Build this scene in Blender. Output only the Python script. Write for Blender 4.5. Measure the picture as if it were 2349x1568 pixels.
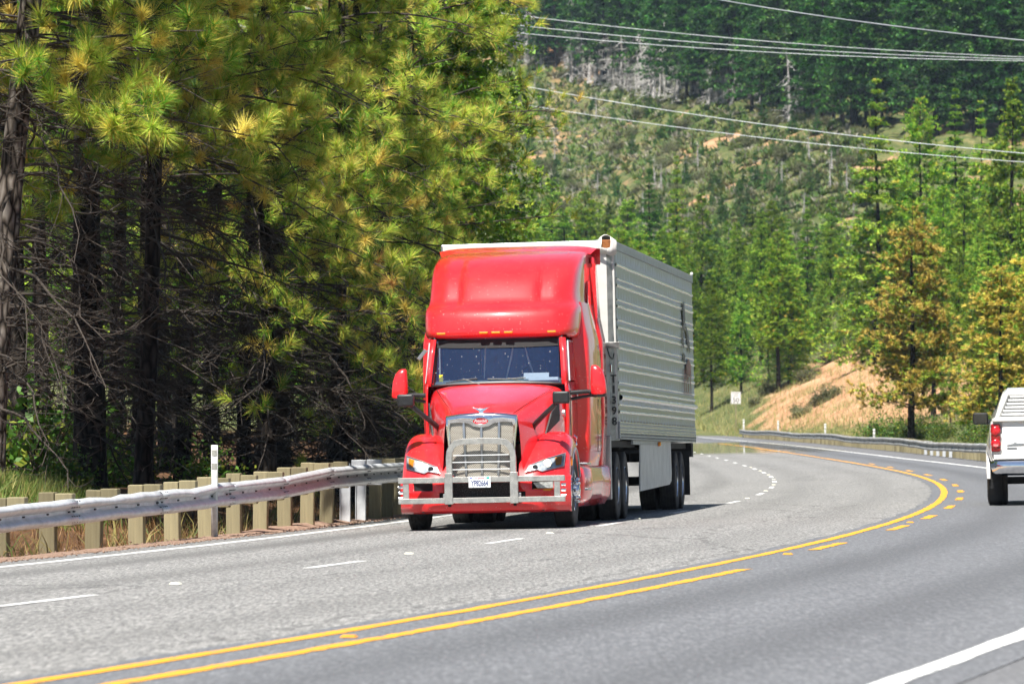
import bpy, bmesh, math, random
import numpy as np
from mathutils import Vector, Matrix

for o in list(bpy.data.objects):
    bpy.data.objects.remove(o)
scene = bpy.context.scene
COL = scene.collection
R = math.radians
random.seed(7)
rng = np.random.default_rng(11)

# ------------------------------------------------------------------ camera, world, sun, exposure
EYE = 1.34                     # camera height above the centre of the road
FPX, CPX, HPY = 13050.0, 1174.5, 982.0     # 200 mm lens measured on a 2349 px wide print; horizon row
cam_data = bpy.data.cameras.new('camera')
cam = bpy.data.objects.new('camera', cam_data)
COL.objects.link(cam)
cam.location = (0, 0, EYE)
cam.rotation_euler = (R(90), 0, 0)
cam_data.sensor_width = 36.0
cam_data.lens = 36.0 * FPX / 2349.0
cam_data.shift_y = (HPY - 784.0) / 2349.0
cam_data.clip_start = 1.0
cam_data.clip_end = 9000.0
cam_data.dof.use_dof = True
cam_data.dof.focus_distance = 80.0
cam_data.dof.aperture_fstop = 7.1
scene.camera = cam

SUN_TO = Vector((-0.15, -0.46, 0.87)).normalized()
sun_el = math.asin(SUN_TO.z)
world = bpy.data.worlds.new('World')
scene.world = world
world.use_nodes = True
wn = world.node_tree.nodes
wl = world.node_tree.links
sky = wn.new('ShaderNodeTexSky')
sky.sky_type = 'NISHITA'
sky.sun_disc = False
sky.sun_elevation = sun_el
sky.sun_rotation = math.atan2(SUN_TO.x, SUN_TO.y)
sky.altitude = 600
sky.air_density = 1.0
sky.dust_density = 0.6
wn['Background'].inputs[1].default_value = 0.05
wl.new(sky.outputs[0], wn['Background'].inputs[0])

sun_data = bpy.data.lights.new('sun', 'SUN')
sun_data.energy = 5.0
sun_data.angle = R(0.53)
sun_data.color = (1.0, 0.955, 0.88)
sun = bpy.data.objects.new('sun', sun_data)
COL.objects.link(sun)
sun.location = (-40, -60, 120)
sun.rotation_euler = (-SUN_TO).to_track_quat('-Z', 'Y').to_euler()

vs = scene.view_settings
vs.view_transform = 'Standard'
vs.look = 'None'
vs.exposure = 1.0
vs.gamma = 1.0
vs.use_curve_mapping = False
cy = scene.cycles
cy.use_denoising = True
cy.adaptive_threshold = 0.03
cy.max_bounces = 6
cy.diffuse_bounces = 2
cy.glossy_bounces = 4
cy.transmission_bounces = 4
cy.transparent_max_bounces = 10
cy.volume_bounces = 0
cy.sample_clamp_indirect = 3.0
cy.caustics_reflective = False
cy.caustics_refractive = False

# ------------------------------------------------------------------ materials
def new_mat(name):
    m = bpy.data.materials.new(name)
    m.use_nodes = True
    nt = m.node_tree
    b = nt.nodes['Principled BSDF']
    return m, nt, b

def setin(b, **kw):
    for k, v in kw.items():
        b.inputs[k.replace('_', ' ')].default_value = v

def rgba(c):
    return (c[0], c[1], c[2], 1.0)

def pmat(name, col, rough=0.5, metal=0.0, coat=0.0, var=0.15, scale=4.0, bump=0.0, bscale=None, spec=0.5,
         col2=None, rvar=0.0, speck=None, speck_scale=60.0, speck_thr=0.05, trans=0.0):
    """Principled material whose colour wanders with noise; optional bump, roughness wear and fine specks."""
    m, nt, b = new_mat(name)
    n, l = nt.nodes, nt.links
    setin(b, Roughness=rough, Metallic=metal)
    b.inputs['Coat Weight'].default_value = coat
    b.inputs['Coat Roughness'].default_value = 0.04
    b.inputs['Specular IOR Level'].default_value = spec
    tc = n.new('ShaderNodeTexCoord')
    nz = n.new('ShaderNodeTexNoise')
    nz.inputs['Scale'].default_value = scale
    nz.inputs['Detail'].default_value = 6
    nz.inputs['Roughness'].default_value = 0.62
    l.new(tc.outputs['Object'], nz.inputs['Vector'])
    mx = n.new('ShaderNodeMix'); mx.data_type = 'RGBA'
    c2 = col2 if col2 else tuple(max(0, c * (1 - 2 * var)) for c in col)
    c1 = col if col2 else tuple(min(1, c * (1 + var)) for c in col)
    mx.inputs[6].default_value = rgba(c1)
    mx.inputs[7].default_value = rgba(c2)
    mr = n.new('ShaderNodeMapRange')
    mr.inputs['From Min'].default_value = 0.32
    mr.inputs['From Max'].default_value = 0.68
    l.new(nz.outputs['Fac'], mr.inputs['Value'])
    l.new(mr.outputs[0], mx.inputs[0])
    out = mx.outputs[2]
    if speck:
        vo = n.new('ShaderNodeTexVoronoi')
        vo.inputs['Scale'].default_value = speck_scale
        l.new(tc.outputs['Object'], vo.inputs['Vector'])
        lt = n.new('ShaderNodeMath'); lt.operation = 'LESS_THAN'
        lt.inputs[1].default_value = speck_thr
        l.new(vo.outputs['Distance'], lt.inputs[0])
        m2 = n.new('ShaderNodeMix'); m2.data_type = 'RGBA'
        l.new(lt.outputs[0], m2.inputs[0]); l.new(out, m2.inputs[6])
        m2.inputs[7].default_value = rgba(speck)
        out = m2.outputs[2]
    l.new(out, b.inputs['Base Color'])
    if rvar:
        r2 = n.new('ShaderNodeMapRange')
        r2.inputs['To Min'].default_value = max(0.02, rough - rvar)
        r2.inputs['To Max'].default_value = min(1, rough + rvar)
        l.new(nz.outputs['Fac'], r2.inputs['Value'])
        l.new(r2.outputs[0], b.inputs['Roughness'])
    if bump:
        n2 = n.new('ShaderNodeTexNoise')
        n2.inputs['Scale'].default_value = bscale or scale * 4
        n2.inputs['Detail'].default_value = 5
        l.new(tc.outputs['Object'], n2.inputs['Vector'])
        bp = n.new('ShaderNodeBump')
        bp.inputs['Strength'].default_value = bump
        bp.inputs['Distance'].default_value = 0.02
        l.new(n2.outputs['Fac'], bp.inputs['Height'])
        l.new(bp.outputs[0], b.inputs['Normal'])
    if trans:
        b.inputs['Transmission Weight'].default_value = trans
    return m

def leaf_mat(name, col_attr=True, tint=(1, 1, 1), trans=0.35, vary=0.25, rough=0.5):
    """Foliage: vertex colour (leaf colour only) x per-tree variation, part diffuse part translucent."""
    m, nt, b = new_mat(name)
    n, l = nt.nodes, nt.links
    at = n.new('ShaderNodeAttribute'); at.attribute_name = 'Col'
    oi = n.new('ShaderNodeObjectInfo')
    hs = n.new('ShaderNodeHueSaturation')
    mr = n.new('ShaderNodeMapRange')
    mr.inputs['To Min'].default_value = 1 - vary
    mr.inputs['To Max'].default_value = 1 + vary
    l.new(oi.outputs['Random'], mr.inputs['Value'])
    mh = n.new('ShaderNodeMapRange')
    mh.inputs['To Min'].default_value = 0.485
    mh.inputs['To Max'].default_value = 0.512
    l.new(oi.outputs['Random'], mh.inputs['Value'])
    l.new(mr.outputs[0], hs.inputs['Value'])
    l.new(mh.outputs[0], hs.inputs['Hue'])
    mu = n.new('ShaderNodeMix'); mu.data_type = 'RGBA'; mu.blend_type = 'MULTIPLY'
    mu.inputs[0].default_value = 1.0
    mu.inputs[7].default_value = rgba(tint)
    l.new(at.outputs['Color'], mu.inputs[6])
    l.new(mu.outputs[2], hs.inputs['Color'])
    l.new(hs.outputs[0], b.inputs['Base Color'])
    setin(b, Roughness=rough)
    b.inputs['Specular IOR Level'].default_value = 0.3
    tr = n.new('ShaderNodeBsdfTranslucent')
    l.new(hs.outputs[0], tr.inputs['Color'])
    ms = n.new('ShaderNodeMixShader')
    ms.inputs[0].default_value = trans
    l.new(b.outputs[0], ms.inputs[1]); l.new(tr.outputs[0], ms.inputs[2])
    l.new(ms.outputs[0], n['Material Output'].inputs['Surface'])
    return m

# ------------------------------------------------------------------ mesh helpers
class MB:
    """Collects shapes; build() links them as ONE mesh object."""
    def __init__(self):
        self.v = []; self.f = []; self.m = []
    def add(self, vs, fs, m=0):
        o = len(self.v)
        self.v += [tuple(p) for p in vs]
        self.f += [tuple(i + o for i in f) for f in fs]
        self.m += [m] * len(fs)
        return self
    def box(self, c, s, m=0, rot=None, taper=None):
        hx, hy, hz = s[0] / 2, s[1] / 2, s[2] / 2
        p = [Vector((x, y, z)) for x in (-hx, hx) for y in (-hy, hy) for z in (-hz, hz)]
        if taper:
            for q in p:
                if q.z > 0: q.x *= taper[0]; q.y *= taper[1]
        if rot: p = [rot @ q for q in p]
        c = Vector(c)
        return self.add([q + c for q in p], [(0, 1, 3, 2), (4, 6, 7, 5), (0, 4, 5, 1), (2, 3, 7, 6), (0, 2, 6, 4), (1, 5, 7, 3)], m)
    def tube(self, pts, rad, n=8, m=0, cap=True, flat=1.0):
        pts = [Vector(p) for p in pts]
        if not hasattr(rad, '__len__'): rad = [rad] * len(pts)
        vs = []; fs = []
        up = Vector((0, 0, 1))
        for i, p in enumerate(pts):
            a = pts[max(0, i - 1)]; b = pts[min(len(pts) - 1, i + 1)]
            t = (b - a).normalized()
            u = t.cross(up)
            if u.length < 1e-3: u = t.cross(Vector((1, 0, 0)))
            u.normalize(); w = u.cross(t).normalized()
            for k in range(n):
                an = 2 * math.pi * k / n
                vs.append(p + rad[i] * (math.cos(an) * u + flat * math.sin(an) * w))
        for i in range(len(pts) - 1):
            for k in range(n):
                k2 = (k + 1) % n
                fs.append((i * n + k, i * n + k2, (i + 1) * n + k2, (i + 1) * n + k))
        if cap:
            fs.append(tuple(range(n - 1, -1, -1)))
            fs.append(tuple((len(pts) - 1) * n + k for k in range(n)))
        return self.add(vs, fs, m)
    def lathe(self, prof, n=32, m=0, axis='X', c=(0, 0, 0), closed=False):
        """prof: (along axis, radius)"""
        vs = []; fs = []
        for a, r in prof:
            for k in range(n):
                an = 2 * math.pi * k / n
                u, w = r * math.cos(an), r * math.sin(an)
                p = {'X': (a, u, w), 'Y': (u, a, w), 'Z': (u, w, a)}[axis]
                vs.append((p[0] + c[0], p[1] + c[1], p[2] + c[2]))
        L = len(prof)
        for i in range(L if closed else L - 1):
            j = (i + 1) % L
            for k in range(n):
                k2 = (k + 1) % n
                fs.append((i * n + k, i * n + k2, j * n + k2, j * n + k))
        if not closed:
            if prof[0][1] > 1e-6: fs.append(tuple(range(n - 1, -1, -1)))
            if prof[-1][1] > 1e-6: fs.append(tuple((L - 1) * n + k for k in range(n)))
        return self.add(vs, fs, m)
    def grid(self, rows, m=0, skip=None, wrap=False):
        nr, nc = len(rows), len(rows[0])
        vs = [p for r in rows for p in r]
        fs = []
        for i in range(nr - 1):
            for j in range(nc if wrap else nc - 1):
                if skip and skip(i, j): continue
                j2 = (j + 1) % nc
                fs.append((i * nc + j, i * nc + j2, (i + 1) * nc + j2, (i + 1) * nc + j))
        return self.add(vs, fs, m)
    def prism(self, poly, dirv, m=0):
        """poly: planar 3D outline, extruded along dirv"""
        n = len(poly); d = Vector(dirv)
        vs = [Vector(p) for p in poly] + [Vector(p) + d for p in poly]
        fs = [tuple(range(n - 1, -1, -1)), tuple(range(n, 2 * n))]
        fs += [(i, (i + 1) % n, n + (i + 1) % n, n + i) for i in range(n)]
        return self.add(vs, fs, m)
    def mirror_x(self):
        o = MB()
        o.v = [(-p[0], p[1], p[2]) for p in self.v]
        o.f = [tuple(reversed(f)) for f in self.f]; o.m = list(self.m)
        return o
    def build(self, name, mats, parent=None, smooth=40, bevel=0.0, seg=2, subsurf=0, solid=0.0, normals=True):
        me = bpy.data.meshes.new(name)
        me.from_pydata(self.v, [], self.f)
        if not isinstance(mats, (list, tuple)): mats = [mats]
        for x in mats: me.materials.append(x)
        if len(mats) > 1: me.polygons.foreach_set('material_index', self.m)
        if normals:
            bm = bmesh.new(); bm.from_mesh(me)
            bmesh.ops.remove_doubles(bm, verts=bm.verts, dist=1e-5)
            bmesh.ops.recalc_face_normals(bm, faces=bm.faces)
            bm.to_mesh(me); bm.free()
        if smooth:
            me.polygons.foreach_set('use_smooth', [True] * len(me.polygons))
            me.set_sharp_from_angle(angle=R(smooth))
        me.update()
        o = bpy.data.objects.new(name, me)
        COL.objects.link(o)
        if parent: o.parent = parent
        if solid:
            md = o.modifiers.new('solid', 'SOLIDIFY'); md.thickness = solid; md.offset = -1
        if subsurf:
            md = o.modifiers.new('sub', 'SUBSURF'); md.levels = subsurf; md.render_levels = subsurf
        if bevel:
            md = o.modifiers.new('bevel', 'BEVEL'); md.width = bevel; md.segments = seg
            md.limit_method = 'ANGLE'; md.angle_limit = R(35)
        return o

def tag(o, label=None, cat=None, group=None, kind=None):
    if label: o['label'] = label
    if cat: o['category'] = cat
    if group: o['group'] = group
    if kind: o['kind'] = kind
    return o

def empty(name, loc=(0, 0, 0), rot=(0, 0, 0), label=None, cat=None, group=None):
    o = bpy.data.objects.new(name, None)
    o.empty_display_size = 0.3
    COL.objects.link(o)
    o.location = loc; o.rotation_euler = rot
    return tag(o, label, cat, group)

def np_mesh(name, v, tris, mats, col=None, parent=None, smooth=False, midx=None):
    """fast triangle mesh from numpy arrays, optional per-vertex colour"""
    me = bpy.data.meshes.new(name)
    v = np.asarray(v, dtype=np.float32); t = np.asarray(tris, dtype=np.int32)
    me.vertices.add(len(v)); me.vertices.foreach_set('co', v.ravel())
    me.loops.add(t.size); me.loops.foreach_set('vertex_index', t.ravel())
    me.polygons.add(len(t))
    me.polygons.foreach_set('loop_start', np.arange(0, t.size, 3, dtype=np.int32))
    me.polygons.foreach_set('loop_total', np.full(len(t), 3, dtype=np.int32))
    for x in (mats if isinstance(mats, (list, tuple)) else [mats]): me.materials.append(x)
    if midx is not None: me.polygons.foreach_set('material_index', np.asarray(midx, dtype=np.int32))
    if smooth: me.polygons.foreach_set('use_smooth', np.ones(len(t), dtype=bool))
    me.update(calc_edges=True)
    if col is not None:
        a = me.attributes.new('Col', 'FLOAT_COLOR', 'POINT')
        c = np.ones((len(v), 4), dtype=np.float32); c[:, :3] = col
        a.data.foreach_set('color', c.ravel())
    o = bpy.data.objects.new(name, me)
    COL.objects.link(o)
    if parent: o.parent = parent
    return o

def text_mesh(name, body, size, mat, parent, loc, rot, shear=0.0, extrude=0.001, align='CENTER', xscale=1.0, offset=0.0):
    cu = bpy.data.curves.new(name + '_font', 'FONT')
    cu.body = body; cu.size = size; cu.shear = shear; cu.extrude = extrude
    cu.align_x = align; cu.align_y = 'CENTER'; cu.offset = offset
    t = bpy.data.objects.new(name + '_tmp', cu)
    COL.objects.link(t)
    dg = bpy.context.evaluated_depsgraph_get()
    me = bpy.data.meshes.new_from_object(t.evaluated_get(dg))
    bpy.data.objects.remove(t)
    me.materials.clear(); me.materials.append(mat)
    o = bpy.data.objects.new(name, me)
    COL.objects.link(o)
    o.parent = parent
    o.location = loc; o.rotation_euler = rot; o.scale = (xscale, 1, 1)
    return o

# ------------------------------------------------------------------ the lie of the land
def base(d):
    t = np.maximum(0.0, np.asarray(d, dtype=float) - 100.0)
    t = np.minimum(t, 500)
    return 0.0022 * t * t / (t + 60.0)

_cd = np.array([0, 15, 29, 41, 53, 66, 80, 100, 114, 127, 143, 156, 178, 207, 237, 300, 430, 600, 800, 1000.])
_cx = np.array([-8.6, -5.25, -2.44, -0.2, 1.8, 3.65, 5.45, 7.45, 8.6, 9.5, 10.3, 10.75, 11.2, 11.55, 11.8, 12.1, 11.0, 3.0, -14.0, -50.])
_fd = np.arange(-1000, 1001, 1.0)
_fx = np.interp(_fd, _cd, _cx, left=None)
_fx[_fd < 0] = -8.6 + 0.225 * _fd[_fd < 0]
for _ in range(3):
    k = np.ones(21) / 21
    _pad = np.concatenate([_fx[0] + (np.arange(-10, 0)) * 0.22, _fx, _fx[-1] + np.arange(1, 11) * -0.18])
    _fx = np.convolve(_pad, k, 'valid')
_fs = np.gradient(_fx)

def xc(d): return np.interp(d, _fd, _fx)
def slope(d): return np.interp(d, _fd, _fs)

def s_of(x, d):
    """signed offset to the right of the yellow centre line"""
    return (x - xc(d)) / np.sqrt(1 + slope(d) ** 2)

def road_z(s, d): return base(d) + 0.02 * (np.clip(s, -9, 9) + 2.5)

def on_road(s, d, lift=0.0):
    """point at offset s from the centre line where the centre line is at depth d"""
    g = float(slope(d)); q = math.sqrt(1 + g * g)
    return Vector((float(xc(d)) + s / q, d - s * g / q, float(road_z(s, d)) + lift))

def smooth(a, b, x):
    t = np.clip((np.asarray(x, dtype=float) - a) / (b - a), 0, 1)
    return t * t * (3 - 2 * t)

def wave(x, y, f, ph=0.0):
    return np.sin(x * f + 1.3 * np.sin(y * f * 0.7 + ph) + ph) * np.cos(y * f * 0.9 + 1.1 * np.sin(x * f * 0.6) + 2 * ph)

def hill(x, d):
    """wooded hillside beyond the bend"""
    dd = d + 0.55 * (x - 20) * smooth(500, 900, d)
    z = np.interp(dd, [0, 430, 520, 600, 680, 780, 880, 980, 1100, 1300, 1700, 2600],
                      [0, 0, 1.2, 5.0, 13.5, 27, 41, 55, 84, 136, 230, 330])
    z = z + smooth(560, 760, d) * (1.6 * wave(x, d, 0.045) + 0.9 * wave(x, d, 0.11, 1.0))
    return z

def bank(x, d):
    """cut bank to the right of the far bend"""
    xb = xc(np.minimum(d, 600)) + 7.2
    rise = 0.58 * np.maximum(0, x - xb - 1.0)
    rise = 16 * (1 - np.exp(-rise / 16))
    w = smooth(330, 450, d) 
    near = 0.10 * np.maximum(0, x - xb) * smooth(120, 300, d) * (1 - w)
    z = rise * w * (1 + 0.08 * wave(x, d, 0.33) + 0.05 * wave(x, d, 0.8, 2.0)) + np.minimum(near, 2.5)
    return z

def left_bank(x, d, s):
    """forest floor left of the guardrail"""
    u = np.maximum(0, -s - 8.6)
    z = -0.16 * smooth(0, 0.8, u) + 0.5 * smooth(1.2, 5, u) + 0.05 * np.maximum(0, u - 5)
    z = z + 0.35 * np.exp(-((x + 8.3) / 1.3) ** 2 - ((d - 79) / 4) ** 2)
    z = z + 0.06 * wave(x, d, 1.1) * smooth(1, 3, u)
    return z * (1 - 0.85 * smooth(300, 700, d))

def ground(x, d):
    x = np.asarray(x, dtype=float); d = np.asarray(d, dtype=float)
    s = s_of(x, d)
    z = road_z(s, d) - 0.03
    z = z + np.where(s < -8.6, left_bank(x, d, s), 0)
    z = z - 0.15 * smooth(6.6, 8.4, s) * (1 - smooth(300, 400, d))
    z = z + np.where(s > 6.0, bank(x, d), 0)
    z = z + hill(x, d)
    return z

def at(px, py, d):
    """world point seen at print pixel (px, py) at depth d"""
    return Vector(((px - CPX) / FPX * d, d, EYE - (py - HPY) / FPX * d))

def stand(px, d):
    """ground point in the column px at depth d"""
    x = (px - CPX) / FPX * d
    return Vector((x, d, float(ground(x, d))))

def hit(px, py, d0=200.0, d1=2500.0):
    """first ground point along the sight line of a print pixel"""
    ds = np.arange(d0, d1, 2.0)
    x = (px - CPX) / FPX * ds; z = EYE - (py - HPY) / FPX * ds
    g = ground(x, ds)
    i = np.argmax(g >= z)
    if g[i] < z[i]: return None
    return Vector((float(x[i]), float(ds[i]), float(g[i])))

# ------------------------------------------------------------------ ground and road
def terrain_mat():
    m, nt, b = new_mat('soil_and_dry_grass')
    n, l = nt.nodes, nt.links
    geo = n.new('ShaderNodeNewGeometry')
    def noise(scale, detail=5, rough=0.6):
        t = n.new('ShaderNodeTexNoise')
        t.inputs['Scale'].default_value = scale; t.inputs['Detail'].default_value = detail
        t.inputs['Roughness'].default_value = rough
        l.new(geo.outputs['Position'], t.inputs['Vector'])
        return t
    def ramp(src, stops):
        r = n.new('ShaderNodeValToRGB')
        e = r.color_ramp.elements
        e[0].position, e[0].color = stops[0][0], rgba(stops[0][1])
        e[1].position, e[1].color = stops[-1][0], rgba(stops[-1][1])
        for p, c in stops[1:-1]:
            x = e.new(p); x.color = rgba(c)
        l.new(src, r.inputs[0])
        return r
    big = noise(0.055, 6, 0.65)
    fine = noise(0.45, 10, 0.72)
    orange = ramp(fine.outputs['Fac'], [(0.3, (0.34, 0.16, 0.085)), (0.5, (0.48, 0.265, 0.15)), (0.72, (0.60, 0.40, 0.25))])
    grass = ramp(fine.outputs['Fac'], [(0.3, (0.045, 0.070, 0.022)), (0.5, (0.095, 0.115, 0.040)), (0.70, (0.24, 0.20, 0.09))])
    sel = n.new('ShaderNodeMapRange')
    sel.inputs['From Min'].default_value = 0.56; sel.inputs['From Max'].default_value = 0.63
    l.new(big.outputs['Fac'], sel.inputs['Value'])
    a = n.new('ShaderNodeAttribute'); a.attribute_name = 'Col'
    sep = n.new('ShaderNodeSeparateColor')
    l.new(a.outputs['Color'], sep.inputs[0])
    # Col.r = how bare the soil is here, Col.g = forest litter
    ad = n.new('ShaderNodeMath'); ad.operation = 'MULTIPLY_ADD'; ad.use_clamp = True
    ad.inputs[1].default_value = 0.8
    l.new(sel.outputs[0], ad.inputs[0]); l.new(sep.outputs[0], ad.inputs[2])
    sub = n.new('ShaderNodeMath'); sub.operation = 'SUBTRACT'; sub.use_clamp = True
    l.new(ad.outputs[0], sub.inputs[0]); l.new(sep.outputs[2], sub.inputs[1])
    mx = n.new('ShaderNodeMix'); mx.data_type = 'RGBA'
    l.new(sub.outputs[0], mx.inputs[0]); l.new(grass.outputs[0], mx.inputs[6]); l.new(orange.outputs[0], mx.inputs[7])
    litter = ramp(fine.outputs['Fac'], [(0.3, (0.035, 0.022, 0.014)), (0.55, (0.12, 0.065, 0.035)), (0.75, (0.30, 0.16, 0.08))])
    mx2 = n.new('ShaderNodeMix'); mx2.data_type = 'RGBA'
    l.new(sep.outputs[1], mx2.inputs[0]); l.new(mx.outputs[2], mx2.inputs[6]); l.new(litter.outputs[0], mx2.inputs[7])
    l.new(mx2.outputs[2], b.inputs['Base Color'])
    setin(b, Roughness=0.95)
    b.inputs['Specular IOR Level'].default_value = 0.1
    bp = n.new('ShaderNodeBump'); bp.inputs['Strength'].default_value = 0.5; bp.inputs['Distance'].default_value = 0.2
    l.new(fine.outputs['Fac'], bp.inputs['Height']); l.new(bp.outputs[0], b.inputs['Normal'])
    return m

def make_ground():
    ds = np.concatenate([[-900., -500., -250., -120., -60., -35.], np.arange(-20, 60, 4.0), np.arange(60, 130, 1.2), np.arange(130, 260, 2.5), np.arange(260, 620, 3.0),
                         np.arange(620, 1200, 7.0), np.arange(1200, 2700, 50.0)])
    t = np.linspace(-1, 1, 191)
    t = np.sign(t) * np.abs(t) ** 1.25
    X = t[None, :] * (26 + 0.16 * np.maximum(ds, 0) + 0.6 * np.maximum(-ds - 20, 0))[:, None] + np.interp(ds, [-900, -20, 60, 200, 600], [-200, -6, 0, 6, 8])[:, None]
    Dm = np.repeat(ds[:, None], len(t), 1)
    Z = ground(X, Dm)
    s = s_of(X, Dm)
    rb = np.interp(Dm, [0, 40, 100, 156, 205, 430], [4.7, 4.62, 4.15, 2.95, 2.6, 2.7]) + 2.3
    Z = Z - 0.22 * smooth(-9.0, -8.2, s) * (1 - smooth(rb - 0.9, rb, s)) * (Dm < 640) * (Dm > -30)
    v = np.stack([X, Dm, Z], -1).reshape(-1, 3)
    nr, nc = X.shape
    i, j = np.meshgrid(np.arange(nr - 1), np.arange(nc - 1), indexing='ij')
    a = (i * nc + j).ravel()
    tris = np.concatenate([np.stack([a, a + 1, a + nc + 1], 1), np.stack([a, a + nc + 1, a + nc], 1)])
    col = np.zeros((len(v), 3), np.float32)
    S = s.reshape(-1); DD = v[:, 1]; XX = v[:, 0]
    # bare cut bank beside the far bend; needle litter under the trees left of the road
    q = ((XX - 27.5) / 8.5) ** 2 + ((DD - 425) / 75) ** 2 + 0.35 * wave(XX, DD, 0.30, 0.6) + 0.2 * wave(XX, DD, 0.8, 0.2)
    bare = 1 - smooth(0.75, 1.15, q)
    PX = XX / np.maximum(DD, 1) * FPX + CPX
    bare = np.maximum(bare, 0.55 * smooth(880, 930, DD) * np.exp(-((PX - 1284) / 22) ** 4) * (0.7 + 0.5 * wave(XX, DD, 0.12, 0.3)))
    col[:, 0] = np.clip(bare, 0, 1)
    col[:, 1] = smooth(8.4, 9.6, -S) * (1 - smooth(260, 340, DD))
    col[:, 2] = np.clip((1 - bare) * smooth(330, 380, DD) * (1 - smooth(560, 640, DD)) * 0.8, 0, 1)
    o = np_mesh('ground', v, tris, terrain_mat(), col=col, smooth=True)
    tag(o, kind='structure')
    return o

def strip(name, m, sa, sb, da, db, lift, step=1.5, uv=True, cols=1, parent=None, wob=0.0):
    """band of road surface between offsets sa and sb (numbers or functions of d)"""
    fa = sa if callable(sa) else (lambda d: sa)
    fb = sb if callable(sb) else (lambda d: sb)
    k = max(1, int(round((db - da) / step)))
    ds = [da + (db - da) * i / k for i in range(k + 1)]
    vs, us = [], []
    for d in ds:
        for c in range(cols + 1):
            s = fa(d) + (fb(d) - fa(d)) * c / cols
            if wob and c in (0, cols): s += random.uniform(-wob, wob)
            vs.append(on_road(s, d, lift)); us.append((s, d))
    w = cols + 1
    fs = [(i * w + c, i * w + c + 1, (i + 1) * w + c + 1, (i + 1) * w + c) for i in range(k) for c in range(cols)]
    me = bpy.data.meshes.new(name)
    me.from_pydata(vs, [], fs)
    me.materials.append(m)
    lay = me.uv_layers.new(name='UVMap')
    for p in me.polygons:
        for li in p.loop_indices:
            lay.data[li].uv = us[me.loops[li].vertex_index]
    me.polygons.foreach_set('use_smooth', [True] * len(me.polygons))
    me.update()
    o = bpy.data.objects.new(name, me)
    COL.objects.link(o)
    if parent: o.parent = parent
    return o

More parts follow.
